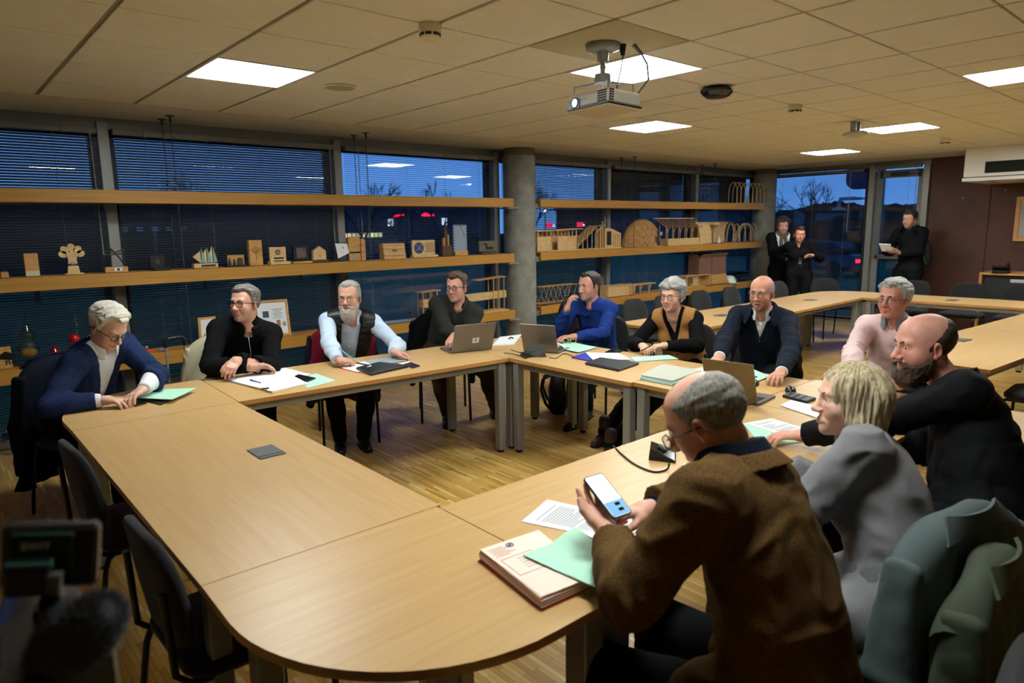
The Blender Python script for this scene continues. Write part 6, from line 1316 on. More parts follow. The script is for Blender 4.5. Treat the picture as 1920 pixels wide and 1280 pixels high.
# before the man in the navy jumper
sheet('paper_sheet', 'white sheets under the hand of the bald man', 'paper', [(1300, 694), (1345, 681), (1400, 697), (1352, 712)], TZ+.003, M_WHITE, .003, .004); sheet('card_folder', 'pale green folder behind the bronze laptop', 'folder', [(1376, 704), (1408, 692), (1445, 706), (1405, 720)], TZ+.005, M_GREENP, .003, .006)
pen('black pen on the green folder by the laptop', (1402, 708), (1420, 706), M_PLASTIC, TZ+.012); laptop('open bronze-backed laptop before the bald man', ZP(1326, 741, .744), ZP(1421, 757, .744), 1, .24, 108, M_LAPGOLD, M_LAPG, None)
cable('thin black cable at the corner of the bronze laptop', [ZP(1427, 756, TZ+.01), ZP(1412, 757, TZ+.02), ZP(1400, 761, TZ+.004), ZP(1394, 764, TZ+.004)], .0025)
def mouse(label, px, py, rz):
    c = ZP(px, py, TZ); t = empty('computer_mouse', label, 'mouse', V3(c), rz); F = Field((-.04, -.06, -.01), (.04, .06, .05), .004); F.ell((0, 0, .008), (.031, .052, .030), .01); sl, g = F.win((-9,)*3, (9,)*3); F.F = np.maximum(F.F, .001-g[2]+0*F.F); P, Q = F.mesh(); np_obj('shell', P, Q, mat('mouse_black', (22, 23, 26), .35), t); m = MB(); m.cyl((-.004, .028, .033), (.004, .028, .033), .007, n=12); m.build('wheel', M_RUBBER, t); m = MB(); m.box((0, .032, .0325), (.0012, .03, .002)); m.build('button_gap', M_RUBBER, t)
mouse('black mouse under the hand of the bald man', 1413, 722, math.radians(110)); mouse('black mouse lying free near the blonde woman', 1482, 735, math.radians(120))
t, Q = slab('calculator', 'black calculator on the table behind the blonde woman', 'calculator', [(1467, 745), (1480, 738), (1530, 750), (1512, 757)], TZ, .016, M_PLASTIC); m = MB()
for a in range(5):
    for b in range(3): p = bil(Q, .1+.17*a, .2+.25*b); m.box((p.x, p.y, .0165), (.012, .010, .003))
q = m.build('keys', M_KEY, t); q['kind'] = 'stuff'
sheet('paper_sheet', 'white sheet on a dark pad in front of the blonde woman', 'paper', [(1463, 760), (1483, 750), (1560, 768), (1535, 784)], TZ+.004, M_WHITE, .003)
# before the blonde woman
sheet('card_folder', 'open pale green folder in front of the blonde woman', 'folder', [(1392, 794), (1440, 788), (1520, 826), (1432, 838)], TZ+.001, M_GREENP, .002, .002); sheet('paper_sheet', 'printed white sheet on the green folder of the blonde woman', 'paper', [(1398, 793), (1446, 784), (1520, 806), (1480, 820)], TZ+.004, M_WHITE, lines=14)
sheet('paper_sheet', 'white sheet before the bearded man', 'paper', [(1640, 762), (1663, 744), (1720, 750), (1700, 772)], TZ+.001, M_WHITE, lines=8); slab('phone_case', 'dark phone case beside the bearded man', 'phone', [(1646, 772), (1668, 764), (1705, 770), (1690, 782)], TZ, .014, M_LAPD)
t, Q = slab('laptop', 'thin closed silver laptop at the far right table end', 'laptop', [(1850, 790), (1860, 778), (1890, 783), (1896, 790)], TZ, .014, M_ALU)
# nearest: papers, files, speaker
sheet('paper_sheet', 'printed white letter in front of the old man', 'paper', [(977, 978), (1026, 937), (1190, 972), (1128, 1008)], TZ+.001, M_WHITE, .0015, .001, 22); sheet('paper_sheet', 'white sheet under the hands of the old man', 'paper', [(1100, 1004), (1170, 972), (1265, 1000), (1215, 1060)], TZ+.004, M_WHITE, .0015, .002, 10)
L_ = [(.004, 0, M_REDC, 'folder')]+[(.004, .004, [M_PINKE, M_WHITE][k % 2], 'file') for k in range(6)]+[(.003, .0, M_REDC, 'folder'), (.004, .006, M_PEACH, 'file'), (.0025, -.01, M_PEACH, 'cover')]
t, zz, c = stack('file_stack', 'stack of peach and red paper files at the near table corner', 'files', [(899, 1052), (1008, 1014), (1112, 1103), (1016, 1144)], TZ, L_)
P = [p-Vector((c.x, c.y, TZ)) for p in quad3([(899, 1052), (1008, 1014), (1112, 1103), (1016, 1144)], TZ)]; m = MB()
def fl(u, v): p = bil(P, u, v); return Vector((p.x, p.y, zz+.0006))
for (u0, v0, u1, v1) in ((.08, .30, .60, .30), (.60, .30, .60, .62), (.60, .62, .08, .62), (.08, .62, .08, .30)): m.tube([fl(u0, v0), fl(u1, v1)], .0007, 4)
for k in range(7): v = .08+.026*k; m.tube([fl(.06+.03*(k % 2), v), fl(.3+.06*(k % 3), v)], .0007, 4)
for k in range(5): v = .36+.045*k; m.tube([fl(.3, v), fl(.5, v)], .0006, 4)
q = m.build('printed_form', mat('form_ink', (190, 130, 120), .8), t); q['kind'] = 'stuff'; m = MB(); m.tube([fl(.42, .1)+Vector((.011*math.cos(a*.5236), .011*math.sin(a*.5236), 0)) for a in range(12)], .0018, 5, True); m.box(fl(.42, .1), (.010, .008, .001)); m.build('round_stamp', mat('stamp_blue', (60, 70, 100), .7), t)
sheet('card_folder', 'pale green folder lying on the stack of files', 'folder', [(980, 1042), (1078, 1002), (1150, 1030), (1146, 1116)], TZ+zz+.003, M_GREENP, .002, .004, 0, None, None, ((1, 0), .02))
sheet('card_folder', 'olive folder edge sticking out under the file stack', 'folder', [(1020, 1090), (1090, 1050), (1150, 1095), (1105, 1118)], TZ+.002, mat('olive_card', (150, 150, 70), .7), .002)
c0 = ZP(1242, 856, TZ); t = empty('conference_speaker', 'black wedge-shaped conference unit with a dial and cable', 'speakerphone', V3(c0), math.radians(35)); m = MB(); m.prism([(-.075, -.055), (.075, -.055), (.055, .055), (-.055, .055)], 0, .012); m.add([(-.07, -.05, .012), (.07, -.05, .012), (.05, .05, .05), (-.05, .05, .05), (.055, .055, .012), (-.055, .055, .012)], [(0, 1, 2, 3), (1, 4, 2), (0, 3, 5), (3, 2, 4, 5)]); m.build('housing', M_SCREEN, t); m = MB(); m.cyl((.01, 0, .033), (.01, -.004, .040), .022, .021, 24); m.build('dial', M_DARKSTEEL, t); m = MB(); m.box((.01, -.005, .041), (.036, .004, .002), .8); m.build('dial_mark', M_ALU, t)
cable('black cable curling from the wedge unit over the table edge', [ZP(1255, 868, TZ+.03), ZP(1250, 880, TZ+.006), ZP(1225, 884, TZ+.004), ZP(1190, 870, TZ+.004), ZP(1162, 848, TZ+.004), ZP(1152, 838, TZ-.01), ZP(1150, 835, TZ-.06)], .0042)
t, Q = slab('eraser', 'tiny white object beside the wedge unit', 'eraser', [(1279, 874), (1284, 871), (1291, 874), (1286, 878)], TZ, .008, M_WHITE)
# phone held by the old man
pc = Vector((1.430, 1.226, .926)); t = empty('mobile_phone', 'lit smartphone held by the old man in tweed', 'phone', V3(pc)); 
_ex = Vector((.84, -.10, .0)).normalized(); _ey0 = Vector((-.05, .72, .42)); _ey = (_ey0-_ex*_ey0.dot(_ex)).normalized(); _ez = _ex.cross(_ey); PM = Matrix(((_ex.x, _ey.x, _ez.x, 0), (_ex.y, _ey.y, _ez.y, 0), (_ex.z, _ey.z, _ez.z, 0), (0, 0, 0, 1)))
m = MB(); m.prism(rrect(.074, .155, .010, 4), -.004, .004, PM); m.build('body', M_PLASTIC, t); m = MB(); m.prism(rrect(.068, .148, .008, 4), .0041, .0046, PM); m.build('screen', mat('phone_screen_white', (240, 248, 255), .2, emit=.9), t); m = MB(); m.box((0, -.048, .0048), (.066, .050, .0006), M=PM); m.build('lower_screen', mat('phone_screen_blue', (120, 170, 210), .2, emit=.45), t)
for k in range(2): m = MB(); m.box((.008+.0*k, -.036-.020*k, .0053), (.018, .010, .0005), M=PM); m.build('dark_tile', M_PHONE, t)
# ------------------------------------------------------------------ awards and models on the shelves
W1 = wood('award_oak', (214, 164, 96), (190, 138, 74), (8, 8, 30), .5); W2 = wood('award_pale', (228, 194, 140), (210, 172, 116), (8, 8, 30), .55); W3 = wood('award_dark', (96, 62, 36), (70, 44, 26), (8, 8, 30), .5); W4 = wood('model_ply', (218, 184, 130), (198, 160, 106), (10, 10, 24), .6); W5 = wood('card_brown', (186, 140, 88), (170, 124, 76), (6, 6, 6), .8)
SY = 6.26; S2 = 1.3845; S3 = .7085; S1 = 2.0305
def ax(px, py=470): return YP(px, py, SY).x
def az(px, py): return YP(px, py, SY).z
def award(name, label, px0, px1, ptop, cat='award', base=S2, y=SY, pyb=480):
    x0, x1 = ax(px0, pyb), ax(px1, pyb); w = x1-x0; h = max(az((px0+px1)/2, ptop)-base, .02); t = empty(name, label, cat, ((x0+x1)/2, y, base)); return t, w, h
t, w, h = award('wooden_award', 'plain upright wooden block with a pale strip, leftmost award', 40, 73, 475); m = MB(); m.box((0, 0, h/2), (w*.82, .05, h), ch=.003); m.build('block', W1, t); m = MB(); m.box((0, -.027, .022), (w*.8, .006, .036)); m.build('label_strip', mat('strip_pale', (206, 198, 170), .5), t)
t, w, h = award('small_award', 'sliver of an orange wooden award at the far left edge', 0, 6, 510); m = MB(); m.box((0, 0, h/2), (.05, .08, h), ch=.004); m.build('block', W1, t); m = MB(); m.box((0, 0, h+.004), (.04, .06, .008)); m.build('top', W3, t)
t, w, h = award('hand_award', 'wooden award shaped like a hand of five spoon leaves', 113, 156, 460); m = MB(); m.box((0, 0, .005), (w*.85, .09, .010), ch=.002); m.build('base', W2, t); m = MB(); m.prism([(-.042, .0), (.042, 0), (.028, .10), (.036, .16), (-.036, .16), (-.028, .10)], -.012, .012, Matrix.Translation((0, 0, .01)) @ Matrix.Rotation(math.pi/2, 4, 'X')); m.build('wrist', W2, t)
for a, L in ((-68, .6), (-34, .85), (0, .95), (32, .85), (66, .62)):
    A = math.radians(a); L *= (h-.13); M = Matrix.Translation((.02*math.sin(A), 0, .14)) @ Matrix.Rotation(A, 4, 'Y'); m = MB(); m.prism([(-.010, 0), (.010, 0), (.012, L*.45)]+[(.026*math.cos(math.radians(b)), L*.75+.032*math.sin(math.radians(b))) for b in range(-50, 231, 20)]+[(-.012, L*.45)], -.008, .008, M @ Matrix.Rotation(math.pi/2, 4, 'X')); m.build('leaf', W2, t)
m = MB(); m.box((0, -.002, .075), (.075, .034, .014), ch=.004); m.build('strap', M_PLASTIC, t); m = MB(); m.box((.0, -.022, .085), (.03, .006, .016)); m.build('clip', M_ALU, t)
t, w, h = award('metal_award', 'black wire A-shaped award on a wooden base with oval badge', 193, 236, 466); m = MB(); m.box((0, 0, .022), (w, .07, .044), ch=.002); m.build('base', W1, t); m = MB(); m.box((.01, -.037, .024), (.055, .004, .026)); q = m.build('badge', M_WHITE, t); m = MB(); m.cyl((.01, -.039, .024), (.01, -.0405, .024), .011, n=20); m.build('badge_oval', M_BLUEC, q)
for pts in ([(-.075, 0, .04), (-.06, 0, .10), (-.02, 0, h)], [(-.02, 0, h), (.03, 0, .12), (.075, 0, .04)], [(-.07, 0, .14), (.07, 0, .15)], [(-.07, 0, .17), (.01, 0, .16), (.08, 0, .185)]): m = MB(); m.tube(pts, .006, 6); m.build('bar', M_PLASTIC, t)
t, w, h = award('boxed_medal', 'open black presentation box standing on the middle shelf', 281, 313, 478); m = MB(); m.box((-.006, .03, h/2+.01), (w*.9, .02, h-.02), ch=.004); m.build('lid', M_PLASTIC, t); m = MB(); m.box((0, -.03, .012), (w, .10, .024), ch=.003); m.build('tray', M_PLASTIC, t); m = MB(); m.cyl((-.006, .017, h*.55), (-.006, .02, h*.55), .02, n=20); m.build('medal', M_DARKSTEEL, t)
t, w, h = award('sail_award', 'award of three small wooden sails on a pale base', 360, 405, 462); m = MB(); m.box((0, 0, .02), (w, .07, .038), ch=.002); m.build('base', W2, t); m = MB(); m.box((.02, -.037, .02), (w*.6, .003, .02)); m.build('name_plate', W3, t)
for k, x in enumerate((-.05, .0, .05)):
    m = MB(); m.prism([(x-.045+.01*k, .05+.05*(k == 0)), (x+.02, .04), (x+.02, h*.8+.02*k), (x-.005, h*.7)], -.004, .004, Matrix.Rotation(math.pi/2, 4, 'X')); m.build('sail', W2, t); m = MB(); m.prism([(x+.022, .045), (x+.055, .05), (x+.024, h*.98)], .012, .016, Matrix.Rotation(math.pi/2, 4, 'X')); m.build('glass_sail', mat('pale_teal', (130, 180, 180), .2), t)
t, w, h = award('scene_plaque', 'small wooden plaque with tiny black figures before it', 421, 460, 478); m = MB(); m.box((.01, .02, h/2), (w*.8, .02, h), ch=.002); m.build('plaque', W1, t)
for k, (x, hh) in enumerate(((-.06, .07), (-.02, .06), (.02, .065))): m = MB(); m.lathe([(.014, 0), (.012, hh*.5), (.006, hh*.6), (.009, hh*.75), (0, hh)], c=(x, -.03, .012), n=10); m.build('figure', M_PLASTIC, t)
m = MB(); m.box((0, -.02, .006), (w, .10, .012)); m.build('base', M_PLASTIC, t); m = MB(); m.box((.045, .005, .045), (.045, .012, .06)); m.build('brown_square', W3, t)
t, w, h = award('tree_plaque', 'tall wooden plaque carved with a tree', 464, 493, 450); m = MB(); m.box((0, 0, h/2), (w*.85, .05, h), ch=.004); m.build('block', W1, t); m = MB(); m.tube([(0, -.027, .05), (.002, -.027, h*.45)], .004, 5)
for a in range(-4, 5): m.tube([(0, -.027, h*.42), (.025*a*.4, -.027, h*.6), (.012*a, -.027, h*.78-abs(a)*.006)], .0022, 4)
q = m.build('carved_tree', wood('carving', (180, 130, 60), (160, 112, 50)), t); q['kind'] = 'stuff'
t, w, h = award('sun_plaque', 'pale wooden plaque with a dark sun mark and two bars', 504, 541, 463); m = MB(); m.box((0, 0, .014), (w, .08, .028), ch=.002); m.build('base', W2, t); m = MB(); m.box((-.006, .012, h/2+.014), (w*.82, .022, h-.028), ch=.002); m.build('plaque', W2, t); m = MB()
for k in range(8): a = k*math.pi/4; m.tube([(-.006+.010*math.cos(a), -.001, h*.7+.010*math.sin(a)), (-.006+.028*math.cos(a), -.001, h*.7+.028*math.sin(a))], .004, 5)
q = m.build('sun_mark', M_PLASTIC, t); q['kind'] = 'stuff'
for k in range(2): m = MB(); m.box((0, -.001, h*.36-.028*k), (w*.5, .004, .014)); m.build('bar_mark', M_PLASTIC, t)
t, w, h = award('framed_plaque', 'black square frame with a rocky picture on a wooden foot', 547, 582, 462); m = MB(); m.box((0, 0, .010), (w, .08, .02), ch=.002); m.build('foot', W1, t)
m = MB(); m.box((0, .01, h/2+.02), (w*.82, .03, h-.02), ch=.003); m.build('frame', M_PLASTIC, t); m = MB(); m.box((0, -.007, h/2+.02), (w*.5, .004, h*.6)); m.build('picture', mat('rock_print', (120, 100, 80), .6, var=(30, .5), col2=(60, 70, 90)), t)
t, w, h = award('house_award', 'small house-shaped wooden award on a dark block', 582, 614, 461); m = MB(); m.box((0, 0, .013), (w, .07, .026), ch=.002); m.build('block', W3, t); m = MB(); ww = w*.74; m.prism([(-ww/2, .026), (ww/2, .026), (ww/2, h*.7), (0, h), (-ww/2, h*.7)], -.02, .02, Matrix.Rotation(math.pi/2, 4, 'X')); m.build('house', W2, t); m = MB(); m.cyl((0, -.0205, h*.42), (0, -.022, h*.42), .016, n=20); m.build('engraving', W1, t)
t, w, h = award('acrylic_award', 'slanted clear and white acrylic award on the middle shelf', 622, 656, 453, y=6.22); m = MB(); m.prism([(-.06, 0), (.075, 0), (.05, h*.98), (-.085, h)], -.006, .006, Matrix.Rotation(math.pi/2, 4, 'X')); m.build('acrylic_plate', glass_mat('acrylic', (.8, .85, .85)), t); m = MB(); m.prism([(-.055, .03), (.068, h*.42), (.05, h*.9), (-.08, h*.93)], .007, .008, Matrix.Rotation(math.pi/2, 4, 'X')); m.build('white_face', M_WHITE, t); m = MB(); m.box((0, -.010, h*.7), (.012, .002, .014)); m.build('mark', M_INK, t)
t, w, h = award('arched_award', 'tall arched wooden award with a black band, next to the clear one', 650, 684, 443); m = MB(); m.prism([(-w*.42, 0), (w*.22, 0), (w*.22, h*.9), (w*.1, h*.98), (-w*.1, h), (-w*.3, h*.97), (-w*.42, h*.88)], -.02, .02, Matrix.Rotation(math.pi/2, 4, 'X')); m.build('arch', W1, t); m = MB(); m.prism([(w*.25, 0), (w*.48, 0), (w*.48, h*.86), (w*.25, h*.9)], -.03, .03, Matrix.Rotation(math.pi/2, 4, 'X')); m.build('side_block', W1, t); m = MB(); m.box((-w*.1, -.021, h*.34), (w*.62, .004, .016)); m.build('band', M_PLASTIC, t); m = MB(); m.cyl((-w*.1, -.021, h*.16), (-w*.1, -.023, h*.16), .018, n=18); m.build('badge', mat('badge_blue', (150, 170, 210), .5), t)
t, w, h = award('slanted_box', 'wooden box with a slanted front panel', 714, 759, 456); m = MB(); m.prism([(.05, 0), (-.05, 0), (-.02, h), (.05, h)], -w*.45, w*.45, Matrix.Rotation(math.pi/2, 4, 'Z') @ Matrix.Rotation(math.pi/2, 4, 'X')); m.build('box', W1, t); m = MB(); m.box((0, -.042, h*.55), (.05, .004, .022), R=rot3(-.3, 0, 0)); m.build('dark_plate', M_PLASTIC, t)
for k in range(2): m = MB(); m.box((0, -.05+.014*k*1.2, h*(.3+.4*k)), (w*.88, .006, .02), R=rot3(-.3, 0, 0)); m.build('board', W1, t)
t, w, h = award('blue_disc_plaque', 'wooden plaque with a blue disc and engraved text', 772, 818, 450); m = MB(); m.box((.005, 0, .012), (w, .07, .022), ch=.002); m.build('base', W2, t); m = MB(); m.box((0, .012, h/2), (w*.92, .022, h), ch=.002); m.build('plaque', W2, t); m = MB(); m.cyl((-w*.2, -.001, h*.55), (-w*.2, -.003, h*.55), h*.33, n=32); q = m.build('blue_disc', mat('disc_blue', (44, 62, 120), .5), t)
m = MB(); m.tube([(-w*.3, -.005, h*.4), (-w*.1, -.005, h*.72)], .004, 5); m.tube([(-w*.1, -.005, h*.4), (-w*.3, -.005, h*.72)], .004, 5); m.build('cross_mark', W2, q); m = MB()
for k in range(6): m.box((w*.25, -.001, h*(.82-.1*k)), (w*(.3+.06*(k % 3)), .003, .006))
q = m.build('engraved_text', W3, t); q['kind'] = 'stuff'
t, w, h = award('stepped_award', 'dark stepped wooden tower award', 826, 847, 424); m = MB(); m.box((0, 0, h*.18), (w*.85, .06, h*.36), ch=.002); m.build('plinth', W3, t)
for k, (x, hh, mt) in enumerate(((-.03, .62, W1), (-.012, .98, W3), (.008, .86, W3), (.028, .72, W1))): m = MB(); m.box((x, 0, h*(.36+hh)/2), (.017, .03, h*(hh-.36)), ch=.001); m.build('step', mt, t)
t, w, h = award('brick_slab', 'tall pale slab with a brick pattern on a wooden foot', 849, 877, 421); m = MB(); m.box((0, 0, .025), (w*.86, .06, .05), ch=.003); m.build('foot', W1, t); m = MB(); m.box((0, .0, h/2+.025), (w*.9, .012, h-.05)); m.build('slab', mat('slab_joint', (110, 130, 150), .6), t); m0 = MB(); m0.box((0, 0, 0), (w*.9/4-.003, .004, .0135)); me = m0.mesh('brick', mat('slab_brick', (156, 172, 186), .6))
nr = int((h-.06)/.0165)
for r_ in range(nr):
    for k in range(4 if r_ % 2 == 0 else 3): link_mesh('brick', me, t, (-w*.45+w*.9/4*(k+.5+(.5 if r_ % 2 else 0)), -.007, .058+r_*.0165))
m = MB(); m.tube([(.0, -.012, h), (.06, -.012, h*.62)], .002, 4); m.build('thread', M_PLASTIC, t)
t, w, h = award('text_plaque', 'dark grey plaque with black lettering at the shelf end', 898, 931, 452); m = MB(); m.box((.0, 0, .014), (w*.8, .06, .028), ch=.002); m.build('foot', W3, t); m = MB(); m.box((0, .0, h/2+.02), (w, .022, h-.03), ch=.002); m.build('plaque', mat('plaque_grey', (96, 92, 78), .6), t); txt('Bois', .07, M_PLASTIC, t, (.015, -.013, h*.5)); txt('dans', .03, M_PLASTIC, t, (-.04, -.013, h*.78))
# low left shelf
t, w, h = award('orange_plaque', 'orange wooden plaque with black letters at the left edge', -12, 25, 650, base=S3, pyb=690); m = MB(); m.box((0, .0, h/2), (w, .022, h), ch=.002); m.build('plaque', W1, t); txt('ne', .075, M_PLASTIC, t, (.05, -.013, h*.3)); m = MB(); m.prism([(-.05, .08), (.06, .06), (.09, .10), (.02, .13)], .012, .014, Matrix.Rotation(math.pi/2, 4, 'X')); m.build('bird_shape', M_PLASTIC, t)
t, w, h = award('drop_trophy', 'tall glass teardrop trophy on a dark base', 37, 78, 590, base=S3, pyb=684); m = MB(); m.box((0, 0, .012), (w*.8, .07, .024), ch=.003); m.build('base', W3, t); m = MB(); m.lathe([(.018, .024), (.014, .05), (.02, .056)], n=12); m.build('stem', M_ALU, t); m = MB()
H_ = h-.05; m.tube([(.072*math.sin(a)*(1 if a < 3.14 else 1)*(1-.62*max(0, math.cos(a/2)*-1+0))*(1 if True else 0)*(.9 if True else 1), 0, .05+H_*.5-H_*.5*math.cos(a) if False else .05+.075-.075*math.cos(a) if a < 2.4 else .05+.13+(H_-.13)*(a-2.4)/.75) for a in [k*3.15/20 for k in range(21)]], .006, 6); 
m = MB(); pr = []
for k in range(13):
    q_ = k/12; r_ = .075*math.sin(math.pi*min(q_*1.9, 1)**.9) if q_ < .5 else .06*(1-(q_-.5)*2)**1.5+.003; pr.append((max(r_, .003), .055+H_*q_*.98))
m.lathe(pr, n=20); m.build('drop', glass_mat('drop_glass', (.86, .84, .74), 1.5), t); m = MB(); m.lathe([(.004, .065), (.05, .085), (.055, .11), (.03, .13), (.002, .135)], n=14); m.build('gold_flakes', mat('gold_leaf', (190, 160, 80), .3, .8, bump=(90, 1, .02)), t)
t, w, h = award('red_drop', 'dark red glass drop ornament on the low shelf', 95, 116, 646, 'ornament', base=S3, pyb=680); m = MB(); m.lathe([(.0, .0), (.035, .012), (.045, .04), (.036, .075), (.012, .12), (.002, h)], n=18); m.build('drop', mat('red_glass', (140, 12, 26), .1), t); m = MB(); m.lathe([(.03, .0), (.032, .006), (0, .008)], n=16); m.build('foot', M_ALU, t)
t, w, h = award('red_bauble', 'round shiny red bauble on a slim stem', 137, 153, 626, 'ornament', base=S3, pyb=680); m = MB(); m.cyl((0, 0, 0), (0, 0, h-.06), .003, n=6); m.cyl((0, 0, 0), (0, 0, .006), .03, n=16); m.build('stem', M_DARKSTEEL, t); m = MB(); m.ball((0, 0, h-.035), .038); m.build('ball', mat('bauble_red', (190, 20, 34), .08), t)
t, w, h = award('orange_tray', 'small orange tray with two chrome balls', 256, 285, 645, 'ornament', base=S3, pyb=660); m = MB(); m.prism([(-w*.5, -.04), (w*.5, -.04), (w*.4, .04), (-w*.4, .04)], 0, .022); m.build('tray', mat('tray_orange', (214, 84, 30), .4), t)
for k in (-1, 1): m = MB(); m.ball((k*.03-.01, 0, .036), .015); m.build('chrome_ball', M_CHR, t)
for k, (a, b, lb) in enumerate(((293, 312, 'small folded flyer on the low shelf'), (705, 770, 'pale blue papers lying on the low shelf behind the vest man'))):
    x0, x1 = ax(a, 655 if k == 0 else 600), ax(b, 655 if k == 0 else 600); P = [Vector((x0, 6.17, S3+.004)), Vector((x1-.03, 6.18, S3+.004)), Vector((x1, 6.33, S3+.004)), Vector((x0+.04, 6.34, S3+.004))]; sheet('flyer', lb, 'paper', P, 0, mat('flyer_%d' % k, [(150, 130, 150), (150, 175, 205)][k], .6), .003, .006)
t = empty('picture_frame', 'wooden picture frame with a printed certificate, leaning on the shelf', 'picture frame', (ax(512, 600), 6.25, S3), math.radians(-7)); w = ax(543, 600)-ax(482, 600); h = az(512, 562)-S3; RM = Matrix.Rotation(math.radians(-10), 4, 'X')
for sx in (-1, 1): m = MB(); m.box((sx*(w/2-.011), 0, h/2), (.022, .02, h), ch=.002, M=RM); m.build('frame_side', W1, t); m = MB(); m.box((0, 0, h/2+sx*(h/2-.011)), (w-.044, .02, .022), ch=.002, M=RM); m.build('frame_side', W1, t)
m = MB(); m.box((0, .004, h/2), (w-.03, .008, h-.03), M=RM); q = m.build('certificate', M_WHITE, t)
for (x, z, ww, hh, c_) in ((-.05, .62, .055, .06, (60, 90, 110)), (-.045, .35, .05, .045, (50, 90, 180)), (-.02, .26, .03, .05, (180, 40, 50)), (.045, .36, .035, .06, (180, 130, 60)), (.09, .33, .03, .04, (170, 175, 175))): m = MB(); m.box((x*w/.27, -.001, h*z), (ww, .003, hh), M=RM); m.build('printed_picture', mat('print_%d_%d_%d' % c_, c_, .6, var=(40, .4)), q)
m = MB()
for k in range(7): m.box((.05, -.001, h*(.75-.04*k)), (.10-.02*(k % 3), .003, .004), M=RM)
o = m.build('printed_text', M_INK, q); o['kind'] = 'stuff'
t = empty('picture_frame', 'corner of a small gilt frame behind the black-jumper man', 'picture frame', (ax(392, 620), 6.30, S3), .1); m = MB(); m.box((0, 0, .12), (.16, .015, .24), ch=.003); m.build('frame', W1, t); m = MB(); m.box((0, -.009, .12), (.12, .003, .2)); m.build('print', M_WHITE, t)
# long footbridge model on the low left shelf
t = empty('bridge_model', 'long wooden footbridge model on stilts beside the column', 'model', (ax(862, 560), 6.24, S3)); x0 = ax(782, 560)-t.location.x; x1 = ax(944, 560)-t.location.x; zt = az(930, 520)-S3; zd = az(930, 553)-S3
m = MB(); m.box((0, 0, .006), (x1-x0+.05, .2, .012)); m.build('base', W4, t); m = MB(); m.prism([(x0+.04, zd-.055), (x1, zd-.03), (x1, zd+.055), (x0+.04, zd+.03)], -.035, .035, Matrix.Rotation(math.pi/2, 4, 'X')); m.build('deck', W4, t)
for xx, dz in ((x0+.03, -.09), (x0+.13, -.09), (x0+.22, -.09), (x1-.21, 0), (x1-.13, 0), (x1-.05, 0)):
    for yy in (-.05, .05): m = MB(); m.cyl((xx, yy, .01), (xx, yy, zt+dz), .006, n=6); m.build('post', W1, t)
for a, b, dz in ((x0, x0+.26, -.09), (x1-.46, x1-.02, 0)): m = MB(); m.box(((a+b)/2, 0, zt+dz), (b-a, .13, .008), R=rot3(0, -.05, 0)); m.build('roof', W1, t)
m = MB(); m.box((x0-.02, 0, zd-.09), (.2, .1, .012)); m.build('landing', W3, t)
# right shelf models
def model(name, label, px0, px1, ptop, base=S2, pyb=465): return award(name, label, px0, px1, ptop, 'model', base, 6.25, pyb)
t, w, h = model('cabin_model', 'flat-roofed wooden cabin model, first on the right shelf', 998, 1078, 430); D_ = .17
m = MB(); m.box((0, 0, .008), (w*.96, D_+.02, .014)); m.build('floor_board', W4, t); m = MB(); m.box((.0, 0, h*.97), (w*1.06, D_+.06, .012), R=rot3(0, -.03, 0)); m.build('roof', W4, t)
for a, b in ((-.48, -.17), (-.02, .40)): m = MB(); m.box(((a+b)/2*w, -D_/2+.01, .015+h*.32), ((b-a)*w, .008, h*.62)); m.build('wall_board', W4, t)
m = MB(); m.box((0, D_/2-.01, .015+h*.45), (w*.9, .008, h*.88)); m.build('back_wall', W4, t)
for k in range(11): m = MB(); m.box((-w*.46+w*.87*k/10, -D_/2+.012, h*.80), (.008, .010, h*.30)); m.build('stud', W4, t)
for x in (-.49, -.18, -.03, .41): m = MB(); m.box((x*w, -D_/2+.006, h*.48), (.012, .012, h*.95)); m.build('post', W4, t)
m = MB(); m.box((0, -D_/2+.008, h*.66), (w*.9, .01, .012)); m.build('beam', W4, t)
t, w, h = model('ramp_model', 'wooden model with a shingled slope and open frame', 1068, 1127, 421); m = MB(); m.box((.02, .0, .006), (w*.9, .16, .010)); m.build('floor_board', W4, t)
A_ = math.atan2(h*.92, w*.70); L_ = math.hypot(h*.92, w*.70); m0 = MB(); m0.box((0, 0, 0), (L_/9*1.15, .028, .006)); me = m0.mesh('shingle', W5); me2 = MB(); me2.box((0, 0, 0), (L_/9*1.15, .028, .006)); me2 = me2.mesh('shingle', W2)
for k in range(9):
    for q_ in range(5): o = link_mesh('shingle', [me, me2][(k+q_) % 2], t, (-w*.5+math.cos(A_)*L_*(k+.5)/9, -.065+.032*q_, .012+math.sin(A_)*L_*(k+.5)/9+.003*(k % 2))); o.rotation_euler = (0, -A_, 0)
for k in range(6):
    x = -w*.25+w*.72*k/5; hh = min(h*.95, (x+w*.5)*math.tan(A_)) if x < w*.2 else h*.95
    for yy in (-.08, .08): m = MB(); m.box((x, yy, hh/2), (.007, .007, hh)); m.build('stud', W4, t)
m = MB(); m.tube([(-w*.45, -.08, .02), (w*.22, -.08, h*.95), (w*.47, -.08, h*.97)], .004, 4); m.build('rail', W4, t)
t, w, h = model('shed_model', 'wooden shed model with a half gable roof', 1105, 1157, 427); m = MB(); m.box((0, 0, .006), (w, .17, .012)); m.build('floor_board', W2, t); m = MB(); m.prism([(-w*.1, .012), (w*.48, .012), (w*.48, h*.72), (w*.1, h*.98), (-w*.1, h*.98)], -.07, .07, Matrix.Rotation(math.pi/2, 4, 'X')); m.build('walls', W4, t)
for k in range(5): m = MB(); m.box((-w*.46+w*.34*k/4, -.075, h*(.36+.1*k)), (.007, .007, h*(.70+.2*k))); m.build('stud', W2, t)
